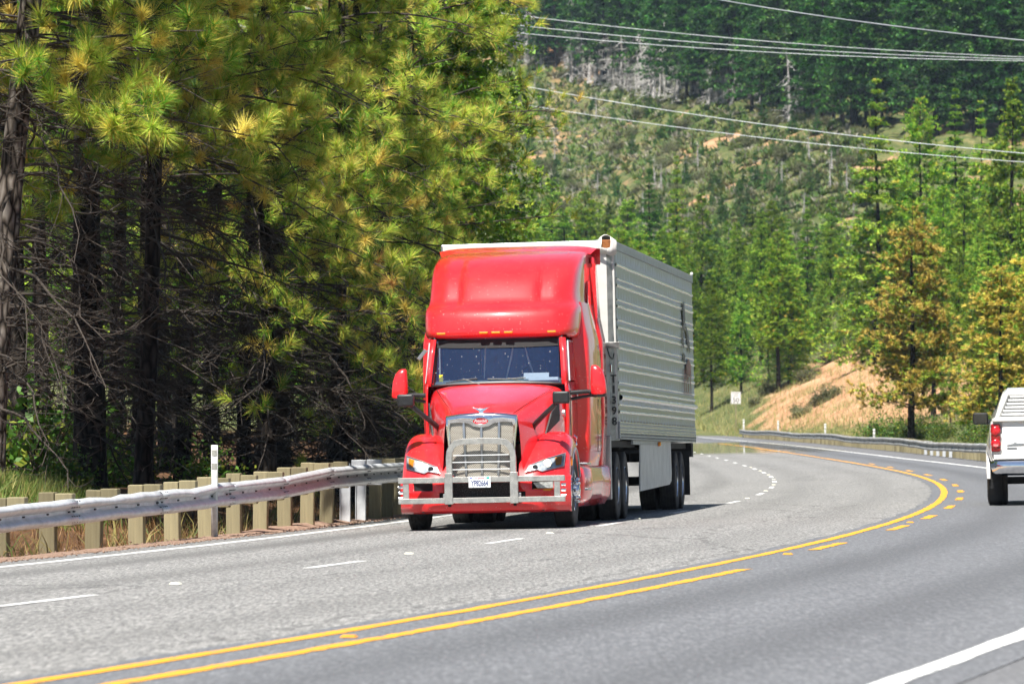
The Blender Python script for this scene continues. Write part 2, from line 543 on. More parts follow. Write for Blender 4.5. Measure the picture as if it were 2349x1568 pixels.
def asphalt_mat(name, c_dark, c_mid, c_light, tracks, speck=0.5, rough=0.85, mirage=False, crack=0.0):
    """U = offset across the road, V = distance along it. tracks: (offset, half width, amount) worn wheel paths"""
    m, nt, b = new_mat(name)
    n, l = nt.nodes, nt.links
    uv = n.new('ShaderNodeUVMap'); uv.uv_map = 'UVMap'
    def noise(sx, sy, detail=3, rough_=0.6):
        mp = n.new('ShaderNodeMapping'); mp.inputs['Scale'].default_value = (sx, sy, 1)
        l.new(uv.outputs[0], mp.inputs['Vector'])
        t = n.new('ShaderNodeTexNoise'); t.inputs['Scale'].default_value = 1.0
        t.inputs['Detail'].default_value = detail; t.inputs['Roughness'].default_value = rough_
        l.new(mp.outputs[0], t.inputs['Vector'])
        return t.outputs['Fac']
    geo = n.new('ShaderNodeNewGeometry')
    gm = n.new('ShaderNodeMapping'); gm.inputs['Scale'].default_value = (34, 3.2, 34)
    l.new(geo.outputs['Position'], gm.inputs['Vector'])
    gt = n.new('ShaderNodeTexNoise'); gt.inputs['Scale'].default_value = 1.0; gt.inputs['Detail'].default_value = 3; gt.inputs['Roughness'].default_value = 0.75
    l.new(gm.outputs[0], gt.inputs['Vector'])
    grain = gt.outputs['Fac']
    patch = noise(0.9, 0.06, 4, 0.6)
    r = n.new('ShaderNodeValToRGB'); e = r.color_ramp.elements
    e[0].position, e[0].color = 0.5 - 0.30 / max(speck, 0.2) * 0.5, rgba(c_dark)
    e[1].position, e[1].color = 0.5 + 0.36 / max(speck, 0.2) * 0.5, rgba(c_light)
    x = e.new(0.5); x.color = rgba(c_mid)
    l.new(grain, r.inputs[0])
    out = r.outputs[0]
    sp = n.new('ShaderNodeSeparateXYZ'); l.new(uv.outputs[0], sp.inputs[0])
    fac = None
    for off, hw, amt in tracks:
        q = n.new('ShaderNodeMath'); q.operation = 'SUBTRACT'; q.inputs[1].default_value = off
        l.new(sp.outputs['X'], q.inputs[0])
        ab = n.new('ShaderNodeMath'); ab.operation = 'ABSOLUTE'; l.new(q.outputs[0], ab.inputs[0])
        mr = n.new('ShaderNodeMapRange'); mr.interpolation_type = 'SMOOTHSTEP'
        mr.inputs['From Min'].default_value = 0; mr.inputs['From Max'].default_value = hw
        mr.inputs['To Min'].default_value = amt; mr.inputs['To Max'].default_value = 0
        l.new(ab.outputs[0], mr.inputs['Value'])
        if fac is None: fac = mr.outputs[0]
        else:
            ad = n.new('ShaderNodeMath'); ad.operation = 'ADD'; l.new(fac, ad.inputs[0]); l.new(mr.outputs[0], ad.inputs[1]); fac = ad.outputs[0]
    pm = n.new('ShaderNodeMapRange'); pm.inputs['From Min'].default_value = 0.3; pm.inputs['From Max'].default_value = 0.7
    pm.inputs['To Min'].default_value = -0.06; pm.inputs['To Max'].default_value = 0.16
    l.new(patch, pm.inputs['Value'])
    ad = n.new('ShaderNodeMath'); ad.operation = 'ADD'; ad.use_clamp = True
    l.new(fac, ad.inputs[0]); l.new(pm.outputs[0], ad.inputs[1])
    mx = n.new('ShaderNodeMix'); mx.data_type = 'RGBA'
    l.new(ad.outputs[0], mx.inputs[0]); l.new(out, mx.inputs[6]); mx.inputs[7].default_value = rgba(tuple(c * 0.35 for c in c_mid))
    out = mx.outputs[2]
    if crack:
        # thin dark sealed cracks wandering across the lane
        mp = n.new('ShaderNodeMapping'); mp.inputs['Scale'].default_value = (0.22, 0.055, 1)
        nz = n.new('ShaderNodeTexNoise'); nz.inputs['Scale'].default_value = 0.8; nz.inputs['Detail'].default_value = 5
        l.new(uv.outputs[0], mp.inputs['Vector'])
        av = n.new('ShaderNodeMix'); av.data_type = 'RGBA'; av.inputs[0].default_value = 0.12
        l.new(uv.outputs[0], nz.inputs['Vector'])
        l.new(mp.outputs[0], av.inputs[6]); l.new(nz.outputs['Color'], av.inputs[7])
        vo = n.new('ShaderNodeTexVoronoi'); vo.feature = 'DISTANCE_TO_EDGE'; vo.inputs['Scale'].default_value = 1.0
        l.new(av.outputs[2], vo.inputs['Vector'])
        lt = n.new('ShaderNodeMath'); lt.operation = 'LESS_THAN'; lt.inputs[1].default_value = 0.0045
        l.new(vo.outputs['Distance'], lt.inputs[0])
        sc = n.new('ShaderNodeMath'); sc.operation = 'MULTIPLY'; sc.inputs[1].default_value = crack; l.new(lt.outputs[0], sc.inputs[0])
        m3 = n.new('ShaderNodeMix'); m3.data_type = 'RGBA'
        l.new(sc.outputs[0], m3.inputs[0]); l.new(out, m3.inputs[6]); m3.inputs[7].default_value = (0.02, 0.02, 0.02, 1)
        out = m3.outputs[2]
    l.new(out, b.inputs['Base Color'])
    setin(b, Roughness=rough)
    b.inputs['Specular IOR Level'].default_value = 0.25
    bp = n.new('ShaderNodeBump'); bp.inputs['Strength'].default_value = 0.35; bp.inputs['Distance'].default_value = 0.01
    l.new(grain, bp.inputs['Height']); l.new(bp.outputs[0], b.inputs['Normal'])
    if mirage:
        # heat mirage drawn as a mirror-gloss band over the far stretch of road
        gl = n.new('ShaderNodeBsdfGlossy'); gl.inputs['Roughness'].default_value = 0.02
        gl.inputs['Color'].default_value = (0.92, 0.92, 0.92, 1)
        lw = n.new('ShaderNodeLayerWeight'); lw.inputs['Blend'].default_value = 0.02
        mr = n.new('ShaderNodeMapRange'); mr.interpolation_type = 'SMOOTHSTEP'
        mr.inputs['From Min'].default_value = mirage[0]; mr.inputs['From Max'].default_value = mirage[1]
        l.new(sp.outputs['Y'], mr.inputs['Value'])
        mr2 = n.new('ShaderNodeMapRange'); mr2.interpolation_type = 'SMOOTHSTEP'
        mr2.inputs['From Min'].default_value = mirage[2]; mr2.inputs['From Max'].default_value = mirage[3]
        mr2.inputs['To Min'].default_value = 1; mr2.inputs['To Max'].default_value = 0
        l.new(sp.outputs['Y'], mr2.inputs['Value'])
        mu = n.new('ShaderNodeMath'); mu.operation = 'MULTIPLY'; l.new(mr.outputs[0], mu.inputs[0]); l.new(mr2.outputs[0], mu.inputs[1])
        mu2 = n.new('ShaderNodeMath'); mu2.operation = 'MULTIPLY'; mu2.inputs[1].default_value = 0.85; l.new(mu.outputs[0], mu2.inputs[0])
        ms = n.new('ShaderNodeMixShader'); l.new(mu2.outputs[0], ms.inputs[0])
        l.new(b.outputs[0], ms.inputs[1]); l.new(gl.outputs[0], ms.inputs[2])
        l.new(ms.outputs[0], n['Material Output'].inputs['Surface'])
    return m

make_ground()
MIR = (238, 262, 330, 352)
M_chip = asphalt_mat('chip_seal', (0.09, 0.09, 0.09), (0.212, 0.21, 0.204), (0.44, 0.43, 0.41),
                     [(-6.9, 0.6, 0.50), (-5.1, 0.55, 0.30), (-2.9, 0.7, 0.16), (-1.2, 0.6, 0.16), (-8.3, 0.35, 0.35)], speck=0.75, mirage=MIR, crack=0.35)
M_dark = asphalt_mat('fresh_asphalt', (0.08, 0.083, 0.09), (0.142, 0.147, 0.157), (0.29, 0.295, 0.31),
                     [(1.5, 0.7, 0.30), (3.3, 0.75, 0.32)], speck=0.45, mirage=MIR)
M_shoulder = asphalt_mat('shoulder_asphalt', (0.10, 0.10, 0.105), (0.15, 0.152, 0.158), (0.24, 0.24, 0.245), [(6.0, 0.5, 0.1)], speck=0.45)

s_dash = lambda d: float(np.interp(d, [0, 88, 108, 300], [-4.1, -4.05, -3.65, -3.5]))
s_redge = lambda d: float(np.interp(d, [0, 40, 100, 156, 205, 430], [4.7, 4.62, 4.15, 2.95, 2.6, 2.7]))
s_seam = lambda d: -0.12 + 0.03 * math.sin(d * 1.3) + 0.02 * math.sin(d * 3.1)
road = strip('road', M_chip, -8.55, s_seam, -20, 640, 0.0, step=1.0, cols=4)
tag(road, kind='structure')
lane = strip('oncoming_lane', M_dark, s_seam, lambda d: s_redge(d) + 0.35, -20, 640, 0.004, step=1.0, cols=3)
tag(lane, kind='structure')
sh = strip('road_shoulder', M_shoulder, lambda d: s_redge(d) + 0.28, lambda d: s_redge(d) + 2.6, -20, 640, -0.001, step=1.0, cols=2)
tag(sh, kind='structure')

def paint_mat(name, col, worn):
    m, nt, b = new_mat(name)
    n, l = nt.nodes, nt.links
    uv = n.new('ShaderNodeUVMap'); uv.uv_map = 'UVMap'
    mp = n.new('ShaderNodeMapping'); mp.inputs['Scale'].default_value = (45, 3.2, 1)
    l.new(uv.outputs[0], mp.inputs['Vector'])
    t = n.new('ShaderNodeTexNoise'); t.inputs['Scale'].default_value = 1.0; t.inputs['Detail'].default_value = 4
    l.new(mp.outputs[0], t.inputs['Vector'])
    mr = n.new('ShaderNodeMapRange'); mr.inputs['From Min'].default_value = worn; mr.inputs['From Max'].default_value = worn + 0.08
    l.new(t.outputs['Fac'], mr.inputs['Value'])
    mx = n.new('ShaderNodeMix'); mx.data_type = 'RGBA'
    l.new(mr.outputs[0], mx.inputs[0]); mx.inputs[6].default_value = rgba(tuple(0.25 * c + 0.12 for c in col)); mx.inputs[7].default_value = rgba(col)
    l.new(mx.outputs[2], b.inputs['Base Color'])
    setin(b, Roughness=0.6)
    return m
M_white = paint_mat('white_road_paint', (0.80, 0.80, 0.78), 0.36)
M_yellow = paint_mat('yellow_road_paint', (0.80, 0.36, 0.012), 0.36)

strip('edge_line', M_white, -7.97, -7.82, -10, 420, 0.004, step=1.0, parent=road, wob=0.012)
strip('edge_line', M_white, lambda d: s_redge(d) - 0.07, lambda d: s_redge(d) + 0.09, -10, 420, 0.008, step=1.0, parent=lane, wob=0.015)
strip('centre_line', M_yellow, 0.07, 0.20, -10, 330, 0.008, step=0.8, parent=lane, wob=0.012)
strip('centre_line', M_yellow, 0.60, 0.73, -10, 51.5, 0.008, step=0.25, parent=lane, wob=0.016)
for (a, b_) in ((59.8, 63.6), (71.4, 75.0), (80.2, 83.6), (90.5, 94.2), (101.3, 105), (113, 116.6), (124.2, 127.6), (136, 139.5), (148, 151.5), (160, 163.5), (172, 175.5), (184, 187.5)):
    strip('centre_dash', M_yellow, 0.40, 0.53, a, b_, 0.008, step=0.25, parent=lane, wob=0.02)
d = 43.2 - 24.2
while d < 300:
    strip('lane_dash', M_white, lambda t: s_dash(t) - 0.055, lambda t: s_dash(t) + 0.055, d, d + 3.05, 0.004, step=0.5, parent=road, wob=0.01)
    d += 12.06

# raised reflective markers glued to the road
def reflector(s, d, m, label, group):
    mb = MB()
    mb.box((0, 0, 0.009), (0.11, 0.10, 0.018), taper=(0.72, 0.6))
    o = mb.build('pavement_marker', m, smooth=0)
    p = on_road(s, d, 0.008)
    o.location = p; o.rotation_euler = (0, 0, -math.atan(float(slope(d))))
    o.scale = (.92, .92, .9)
    tag(o, label, 'road marker', group)
M_ry = pmat('amber_marker', (0.75, 0.30, 0.015), rough=0.35)
M_rw = pmat('white_marker', (0.75, 0.72, 0.58), rough=0.35)
for i, d in enumerate((34.8, 57.6, 77.0)):
    reflector(0.44 if d < 50 else 0.42, d, M_ry, ('orange reflective marker between the two yellow lines', 'amber reflective marker just past where the double line ends',
              'amber reflective marker among the short yellow dashes')[i], 'amber markers along the centre line')
d = 43.2 + 6.0
while d < 190:
    reflector(s_dash(d), d, M_rw, 'small pale reflective marker between white lane dashes', 'pale markers between the lane dashes')
    d += 12.06

# cinder gravel and needles along the left edge of the pavement
M_cinder = pmat('red_cinder', (0.19, 0.115, 0.085), rough=0.95, col2=(0.33, 0.235, 0.175), scale=9, bump=0.6, bscale=60, spec=0.1)
def make_verge():
    vs, fs = [], []
    ds = np.arange(50, 240, 0.35)
    offs = [-8.45, -8.62, -8.85, -9.15, -9.5, -10.1]
    lifts = [-0.02, 0.006, 0.012, -0.01, -0.07, -0.16]
    for d in ds:
        for k, (s, z) in enumerate(zip(offs, lifts)):
            ss = s + (0.10 * math.sin(d * 1.7) + 0.08 * random.uniform(-1, 1) if k in (1, 2) else random.uniform(-0.03, 0.03))
            p = on_road(ss, float(d), z + random.uniform(-0.012, 0.012) + (0.05 * max(0, math.sin(d * 0.23 + 1.1)) if k in (2, 3) else 0))
            vs.append(p)
    w = len(offs)
    fs = [(i * w + c, i * w + c + 1, (i + 1) * w + c + 1, (i + 1) * w + c) for i in range(len(ds) - 1) for c in range(w - 1)]
    mb = MB(); mb.add(vs, fs)
    tag(mb.build('road_verge', M_cinder, smooth=60), kind='structure')
make_verge()
def make_pebbles():
    n = 2600
    pr = []
    d = rng.uniform(55, 120, n); s = -8.35 - np.abs(rng.normal(0, 0.4, n)) * 1.0
    V, T = [], []
    tet = np.array([[1, 0, -.5], [-.5, .87, -.5], [-.5, -.87, -.5], [0, 0, .8]])
    tf = np.array([[0, 1, 2], [0, 3, 1], [1, 3, 2], [2, 3, 0]])
    for i in range(n):
        p = on_road(float(s[i]), float(d[i]), 0.012)
        V.append(tet * rng.uniform(0.006, 0.022) * rng.uniform(0.7, 1.3, 3) + np.array(p)); T.append(tf + 4 * i)
    o = np_mesh('gravel', np.concatenate(V), np.concatenate(T), M_cinder)
    tag(o, 'loose red cinder gravel along the edge of the pavement', 'gravel', kind='stuff')
make_pebbles()

# ------------------------------------------------------------------ guardrails
M_galv = pmat('galvanised_steel', (0.60, 0.62, 0.64), rough=0.48, metal=0.25, var=0.10, scale=6, rvar=0.08, bump=0.08, bscale=3)
M_slot = pmat('dark_slot', (0.03, 0.03, 0.03), rough=0.8)
def wood_mat(name, c1, c2):
    m, nt, b = new_mat(name)
    n, l = nt.nodes, nt.links
    tc = n.new('ShaderNodeTexCoord')
    mp = n.new('ShaderNodeMapping'); mp.inputs['Scale'].default_value = (30, 30, 1.6)
    l.new(tc.outputs['Object'], mp.inputs['Vector'])
    t = n.new('ShaderNodeTexNoise'); t.inputs['Scale'].default_value = 1.0; t.inputs['Detail'].default_value = 6; t.inputs['Roughness'].default_value = 0.7
    l.new(mp.outputs[0], t.inputs['Vector'])
    oi = n.new('ShaderNodeObjectInfo')
    r = n.new('ShaderNodeMix'); r.data_type = 'RGBA'; r.inputs[6].default_value = rgba(c1); r.inputs[7].default_value = rgba(c2)
    l.new(t.outputs['Fac'], r.inputs[0])
    hs = n.new('ShaderNodeHueSaturation')
    mr = n.new('ShaderNodeMapRange'); mr.inputs['To Min'].default_value = 0.7; mr.inputs['To Max'].default_value = 1.2
    l.new(oi.outputs['Random'], mr.inputs['Value']); l.new(mr.outputs[0], hs.inputs['Value']); l.new(r.outputs[2], hs.inputs['Color'])
    l.new(hs.outputs[0], b.inputs['Base Color'])
    setin(b, Roughness=0.85); b.inputs['Specular IOR Level'].default_value = 0.2
    bp = n.new('ShaderNodeBump'); bp.inputs['Strength'].default_value = 0.6; bp.inputs['Distance'].default_value = 0.006
    l.new(t.outputs['Fac'], bp.inputs['Height']); l.new(bp.outputs[0], b.inputs['Normal'])
    return m
M_post = wood_mat('treated_post', (0.36, 0.315, 0.185), (0.15, 0.13, 0.08))
# W-beam cross-section: (out towards the road, up)
WB = [(0.0, -0.156), (0.030, -0.150), (0.075, -0.118), (0.083, -0.096), (0.075, -0.070), (0.020, -0.034), (0.0, -0.020),
      (0.0, 0.020), (0.020, 0.034), (0.075, 0.070), (0.083, 0.096), (0.075, 0.118), (0.030, 0.150), (0.0, 0.156)]
def rail_panel(pts, parent, side=1, slots=True, dent=0.0, mat_=None, thick=0.010):
    """pts: centre-line points of the beam; side=+1 road lies to +x of the rail"""
    mb = MB(); rows = []
    n = len(pts)
    for i, p in enumerate(pts):
        t = (pts[min(n - 1, i + 1)] - pts[max(0, i - 1)]).normalized()
        out = Vector((t.y, -t.x, 0)).normalized() * side
        row = []
        for (o, z) in WB:
            q = p + out * o + Vector((0, 0, z))
            if dent and z > 0.05: q.z -= dent * math.exp(-((i - n * 0.4) / 1.0) ** 2) * random.uniform(0.6, 1.2)
            q += Vector((random.uniform(-1, 1), 0, random.uniform(-1, 1))) * 0.0025
            row.append(q)
        rows.append(row)
    mb.grid(rows)
    return mb.build('rail_panel', mat_ or M_galv, parent, smooth=50, solid=thick)

def guardrail_left():
    g = empty('guardrail', (-5.4, 70, 0), label='galvanised W-beam guardrail on wooden posts between forest and truck lane', cat='guardrail')
    inv = Matrix.Translation((5.4, -70, 0))
    jp = [164, 366.6, 524, 648, 754, 839, 907]
    jy = [1143.7, 1124, 1106, 1093, 1072, 1065, 1061]
    J = []
    for k, (a, b_) in enumerate(zip(jp, jy)):
        dd = 70 + 3.6 * k
        p = at(a, b_, dd); p.z -= 0.156
        J.append(p)
    first = J[0] - (J[1] - J[0]); first.z -= 0.0
    pre = [first - (J[1] - J[0]) * 1.0 - Vector((0, 0, 0.03)), first - Vector((0, 0, 0.01))]
    post = []
    for k in range(1, 24):
        dd = 91.6 + 3.74 * k
        q = on_road(-8.55 - 0.01 * k, dd); post.append(Vector((q.x, q.y, J[-1].z + 0.002 * k + float(base(dd)))))
    pts = [q for q in pre + J + post]
    def loc(p): return inv @ p
    for i in range(len(pts) - 1):
        a, b_ = pts[i], pts[i + 1]
        # a little overlap at each joint, the nearer panel lapped over the farther one
        ext = (b_ - a).normalized() * 0.14
        off = Vector((0.004 * (i % 2), 0, 0.002 * (i % 2)))
        nseg = 9
        seg = [loc(a - ext * 0.9 + off + (b_ - a + ext * 1.0) * k / nseg) for k in range(nseg + 1)]
        for q in seg[1:-1]: q.z += random.uniform(-0.008, 0.008) if i in (1, 2, 3) else 0
        if i < 14:
            pn = rail_panel(seg, g, dent=0.035 if i in (2, 3) else 0.0)
            sm = MB()
            t = (b_ - a).normalized(); out = Vector((t.y, -t.x, 0))
            rot = Matrix(((t.x, out.x, 0), (t.y, out.y, 0), (t.z, 0, 1)))
            for f in (0.02, 0.25, 0.49, 0.74, 0.965):
                sm.box(loc(a + (b_ - a) * f + out * 0.010), (0.062, 0.016, 0.02), rot=rot)
            for f in (0.012, 0.038, 0.962, 0.985):
                for zz in (0.055, -0.055, 0.128, -0.128):
                    sm.box(loc(a + (b_ - a) * f + out * 0.055 + Vector((0, 0, zz))), (0.03, 0.02, 0.014), rot=rot)
            tag(sm.build('bolt_slots', M_slot, pn, smooth=0), kind='stuff')
        else:
            rail_panel(seg, g)
        if i > 16: continue
        for f in (0.03, 0.53):
            p = a + (b_ - a) * f
            t = (b_ - a).normalized(); out = Vector((t.y, -t.x, 0)).normalized()
            rot = Matrix(((t.x, out.x, 0), (t.y, out.y, 0), (t.z, 0, 1)))
            tilt = Matrix.Rotation(random.uniform(-0.025, 0.025), 3, 'Y') @ Matrix.Rotation(random.uniform(-0.03, 0.03), 3, 'X')
            steel = i in (7,)
            pc = p - out * 0.335
            zg = float(ground(pc.x, pc.y)) - 0.35
            zt = p.z + 0.156 + (0.065 if not steel else 0.03) + random.uniform(-0.02, 0.02)
            pm = MB()
            if steel:
                pm.box((0, 0, 0), (0.010, 0.15, zt - zg), rot=rot)
                for e in (-1, 1): pm.box(rot @ Vector((0, 0.075 * e, 0)), (0.10, 0.010, zt - zg), rot=rot)
                o = pm.build('post', M_galv, g, smooth=0)
            else:
                pm.box((0, 0, 0), (0.15, 0.20, zt - zg), rot=tilt @ rot)
                o = pm.build('post', M_post, g, smooth=0, bevel=0.008, seg=1)
            o.location = loc(Vector((pc.x, pc.y, (zt + zg) / 2)))
            bm_ = MB(); bm_.box((0, 0, 0), (0.15, 0.225, 0.40), rot=rot)
            bo = bm_.build('block', M_post if not steel else M_galv, g, smooth=0, bevel=0.008, seg=1)
            bo.location = loc(Vector((p.x, p.y, p.z + 0.015 + random.uniform(0, 0.02))) - out * 0.1185)
    return pts
RAIL_L = guardrail_left()

M_galv_old = pmat('weathered_steel', (0.40, 0.41, 0.41), rough=0.6, metal=0.2, col2=(0.28, 0.27, 0.25), scale=2)
def guardrail_right():
    g = empty('guardrail', (16, 200, 0), label='long sagging guardrail on wooden posts along the outside of the far bend', cat='guardrail')
    inv = Matrix.Translation((-16, -200, 0))
    ds = np.arange(128, 402, 3.75)
    s_r = lambda d: float(np.interp(d, [120, 175, 400], [4.3, 4.15, 4.85]))
    pts = []
    for d in ds:
        q = on_road(s_r(d), float(d)); q.z = float(road_z(s_r(d), d)) + 0.40 + 0.035 * math.sin(d * 0.11) + random.uniform(-0.015, 0.015)
        pts.append(q)
    for i in range(len(pts) - 1):
        a, b_ = pts[i], pts[i + 1]
        seg = [inv @ (a + (b_ - a) * k / 3) for k in range(4)]
        rail_panel(seg, g, side=-1, mat_=M_galv_old)
        for f in (0.0, 0.5):
            p = a + (b_ - a) * f
            t = (b_ - a).normalized(); out = Vector((-t.y, t.x, 0)).normalized()
            rot = Matrix(((t.x, out.x, 0), (t.y, out.y, 0), (t.z, 0, 1)))
            pc = p - out * 0.25
            zg = float(ground(pc.x, pc.y)) - 0.3; zt = p.z + 0.15
            pm = MB(); pm.box((0, 0, 0), (0.16, 0.30, zt - zg), rot=rot)
            steel = (f == 0 and 205 < p.y < 222)
            o = pm.build('post', M_galv if steel else M_post, g, smooth=0)
            o.location = inv @ Vector((pc.x, pc.y, (zt + zg) / 2))
guardrail_right()

# ------------------------------------------------------------------ marker posts and the sign
M_flex = pmat('white_plastic_post', (0.60, 0.60, 0.58), rough=0.5, var=0.12, scale=12)
M_reflect = pmat('silver_sheeting', (0.24, 0.24, 0.21), rough=0.3, col2=(0.40, 0.40, 0.36), scale=60)
def delineator(p, h, w, label, group=None):
    g = empty('marker_post', p, label=label, cat='marker post', group=group)
    mb = MB()
    rows = []
    for z in (-0.25, h * 0.5, h):
        rows.append([(x * w, 0.012 * (1 - (2 * x) ** 2) * -1, z) for x in (-0.5, -0.25, 0, 0.25, 0.5)])
    mb.grid(rows)
    mb.build('post', M_flex, g, smooth=60, solid=0.006)
    for z in (h - 0.02 - 0.09, h - 0.02 - 0.27):
        r = MB()
        r.grid([[(x * w * 0.8, 0.012 * (1 - (2 * x) ** 2) * -1 - 0.004, z + dz) for x in (-0.5, -0.25, 0, 0.25, 0.5)] for dz in (-0.04, 0.045)])
        r.build('reflector', M_reflect, g, smooth=60)
    return g
p = at(492, 1215, 76.3)
delineator((p.x, p.y, p.z), 1.14, 0.09, 'white plastic marker post with two reflectors rising behind the guardrail')
for i, (px, py, d) in enumerate(((1706, 965, 398), (1785, 968, 372), (1893, 975, 330), (2005, 988, 285))):
    x = (px - CPX) / FPX * d
    z0 = float(ground(x, d))
    top = EYE - (py - HPY) / FPX * d
    delineator((x, d, z0), max(0.7, top - z0 + 0.10), 0.11,
        ('slim white marker post behind the far end of the long guardrail', 'white marker post behind the guardrail below the largest grey-green bush',
         'white marker post behind the guardrail at the foot of the bare bank', 'white marker post left of the dark pine trunk behind the guardrail')[i],
        'white marker posts behind the far guardrail')
M_sign = pmat('sign_face', (0.80, 0.80, 0.80), rough=0.4, var=0.05)
M_ink = pmat('black_ink', (0.015, 0.015, 0.015), rough=0.5, var=0.0)
def speed_sign():
    d = 452.0
    c = at(1688, 912, d)
    zg = float(ground(c.x, d))
    g = empty('speed_sign', (c.x, d, zg), label='white speed limit sign on a post in pale grass beyond the guardrail', cat='road sign')
    h = c.z - zg
    mb = MB(); mb.box((0, 0, h), (0.78, 0.008, 0.95)); face = mb.build('sign_panel', M_sign, g, smooth=0, bevel=0.003, seg=1)
    bd = MB()
    for z in (-0.43, 0.43): bd.box((0, -0.006, h + z), (0.70, 0.003, 0.02))
    for x in (-0.345, 0.345): bd.box((x, -0.006, h), (0.02, 0.003, 0.84))
    bd.build('border', M_ink, face, smooth=0)
    text_mesh('lettering', 'SPEED', 0.19, M_ink, face, (0, -0.007, h + 0.30), (R(90), 0, 0))
    text_mesh('lettering', 'LIMIT', 0.19, M_ink, face, (0, -0.007, h + 0.13), (R(90), 0, 0))
    text_mesh('numerals', '50', 0.52, M_ink, face, (0, -0.007, h - 0.20), (R(90), 0, 0), offset=0.008)
    pm = MB(); pm.box((0, 0.05, (h - 0.6) / 2), (0.09, 0.09, h + 0.6 + 0.3))
    pm.build('post', M_post, g, smooth=0)
speed_sign()

# ------------------------------------------------------------------ vehicle materials
def car_paint(name, col, dust=0.10, rough=0.28, coat=1.0, dust_col=(0.45, 0.38, 0.30), speck=True, chalk=0.0):
    m, nt, b = new_mat(name)
    n, l = nt.nodes, nt.links
    tc = n.new('ShaderNodeTexCoord')
    nz = n.new('ShaderNodeTexNoise'); nz.inputs['Scale'].default_value = 1.6; nz.inputs['Detail'].default_value = 7; nz.inputs['Roughness'].default_value = 0.68
    l.new(tc.outputs['Object'], nz.inputs['Vector'])
    sx = n.new('ShaderNodeSeparateXYZ'); l.new(tc.outputs['Object'], sx.inputs[0])
    low = n.new('ShaderNodeMapRange')            # road film settles on the lower panels
    low.inputs['From Min'].default_value = 1.3; low.inputs['From Max'].default_value = 0.2
    low.inputs['To Min'].default_value = 0.35; low.inputs['To Max'].default_value = 1.5
    l.new(sx.outputs['Z'], low.inputs['Value'])
    mr = n.new('ShaderNodeMapRange'); mr.inputs['From Min'].default_value = 0.40; mr.inputs['From Max'].default_value = 0.75
    mr.inputs['To Max'].default_value = dust
    l.new(nz.outputs['Fac'], mr.inputs['Value'])
    mu = n.new('ShaderNodeMath'); mu.operation = 'MULTIPLY'; l.new(mr.outputs[0], mu.inputs[0]); l.new(low.outputs[0], mu.inputs[1])
    mx = n.new('ShaderNodeMix'); mx.data_type = 'RGBA'
    l.new(mu.outputs[0], mx.inputs[0]); mx.inputs[6].default_value = rgba(col); mx.inputs[7].default_value = rgba(dust_col)
    out = mx.outputs[2]
    if speck:
        vo = n.new('ShaderNodeTexVoronoi'); vo.inputs['Scale'].default_value = 26
        l.new(tc.outputs['Object'], vo.inputs['Vector'])
        wn_ = n.new('ShaderNodeSeparateColor'); l.new(vo.outputs['Color'], wn_.inputs[0])
        ml = n.new('ShaderNodeMath'); ml.operation = 'MULTIPLY'; ml.inputs[1].default_value = 0.15; l.new(wn_.outputs[0], ml.inputs[0])
        lt = n.new('ShaderNodeMath'); lt.operation = 'LESS_THAN'; l.new(vo.outputs['Distance'], lt.inputs[0]); l.new(ml.outputs[0], lt.inputs[1])
        m2 = n.new('ShaderNodeMix'); m2.data_type = 'RGBA'
        sc = n.new('ShaderNodeMath'); sc.operation = 'MULTIPLY'; sc.inputs[1].default_value = 0.55; l.new(lt.outputs[0], sc.inputs[0])
        l.new(sc.outputs[0], m2.inputs[0]); l.new(out, m2.inputs[6]); m2.inputs[7].default_value = (0.75, 0.62, 0.55, 1)
        out = m2.outputs[2]
    l.new(out, b.inputs['Base Color'])
    rr = n.new('ShaderNodeMapRange'); rr.inputs['To Min'].default_value = rough - 0.06; rr.inputs['To Max'].default_value = rough + 0.14
    l.new(nz.outputs['Fac'], rr.inputs['Value']); l.new(rr.outputs[0], b.inputs['Roughness'])
    b.inputs['Coat Weight'].default_value = coat
    b.inputs['Coat Roughness'].default_value = 0.05
    b.inputs['Specular IOR Level'].default_value = 0.2
    return m
M_red = car_paint('red_paint', (0.82, 0.018, 0.024), dust=0.10, rough=0.34)
M_chrome = pmat('chrome', (0.88, 0.88, 0.90), rough=0.09, metal=1.0, var=0.06, scale=14, rvar=0.05)
M_bar = pmat('bar_steel', (0.60, 0.585, 0.55), rough=0.30, metal=0.75, var=0.16, scale=10, rvar=0.12, speck=(0.75, 0.73, 0.66), speck_scale=46, speck_thr=0.10)
M_alu = pmat('polished_aluminium', (0.62, 0.64, 0.66), rough=0.22, metal=1.0, var=0.08, scale=8)
M_black = pmat('black_plastic', (0.018, 0.018, 0.019), rough=0.45, var=0.2, scale=20, speck=(0.14, 0.13, 0.12), speck_scale=60, speck_thr=0.12)
M_tyre = pmat('tyre_rubber', (0.020, 0.019, 0.019), rough=0.85, col2=(0.055, 0.050, 0.045), scale=9, bump=0.3, bscale=50)
M_under = pmat('chassis_black', (0.012, 0.012, 0.013), rough=0.8, var=0.2)
M_amber = pmat('amber_lens', (0.85, 0.26, 0.01), rough=0.25, coat=0.6, var=0.12, scale=30)
M_silver = pmat('silver_trim', (0.48, 0.49, 0.50), rough=0.3, metal=0.8, var=0.1)
M_plate = pmat('plate_white', (0.78, 0.80, 0.82), rough=0.4, var=0.03)
M_navy = pmat('plate_ink', (0.03, 0.045, 0.16), rough=0.5, var=0.0)
M_redink = pmat('red_ink', (0.60, 0.02, 0.03), rough=0.5, var=0.0)
M_white_ink = pmat('white_lettering', (0.80, 0.80, 0.80), rough=0.4, var=0.0)
M_paper = pmat('paper', (0.80, 0.81, 0.80), rough=0.8, var=0.03)
M_trim = pmat('cab_trim', (0.16, 0.19, 0.18), rough=0.7, var=0.15)
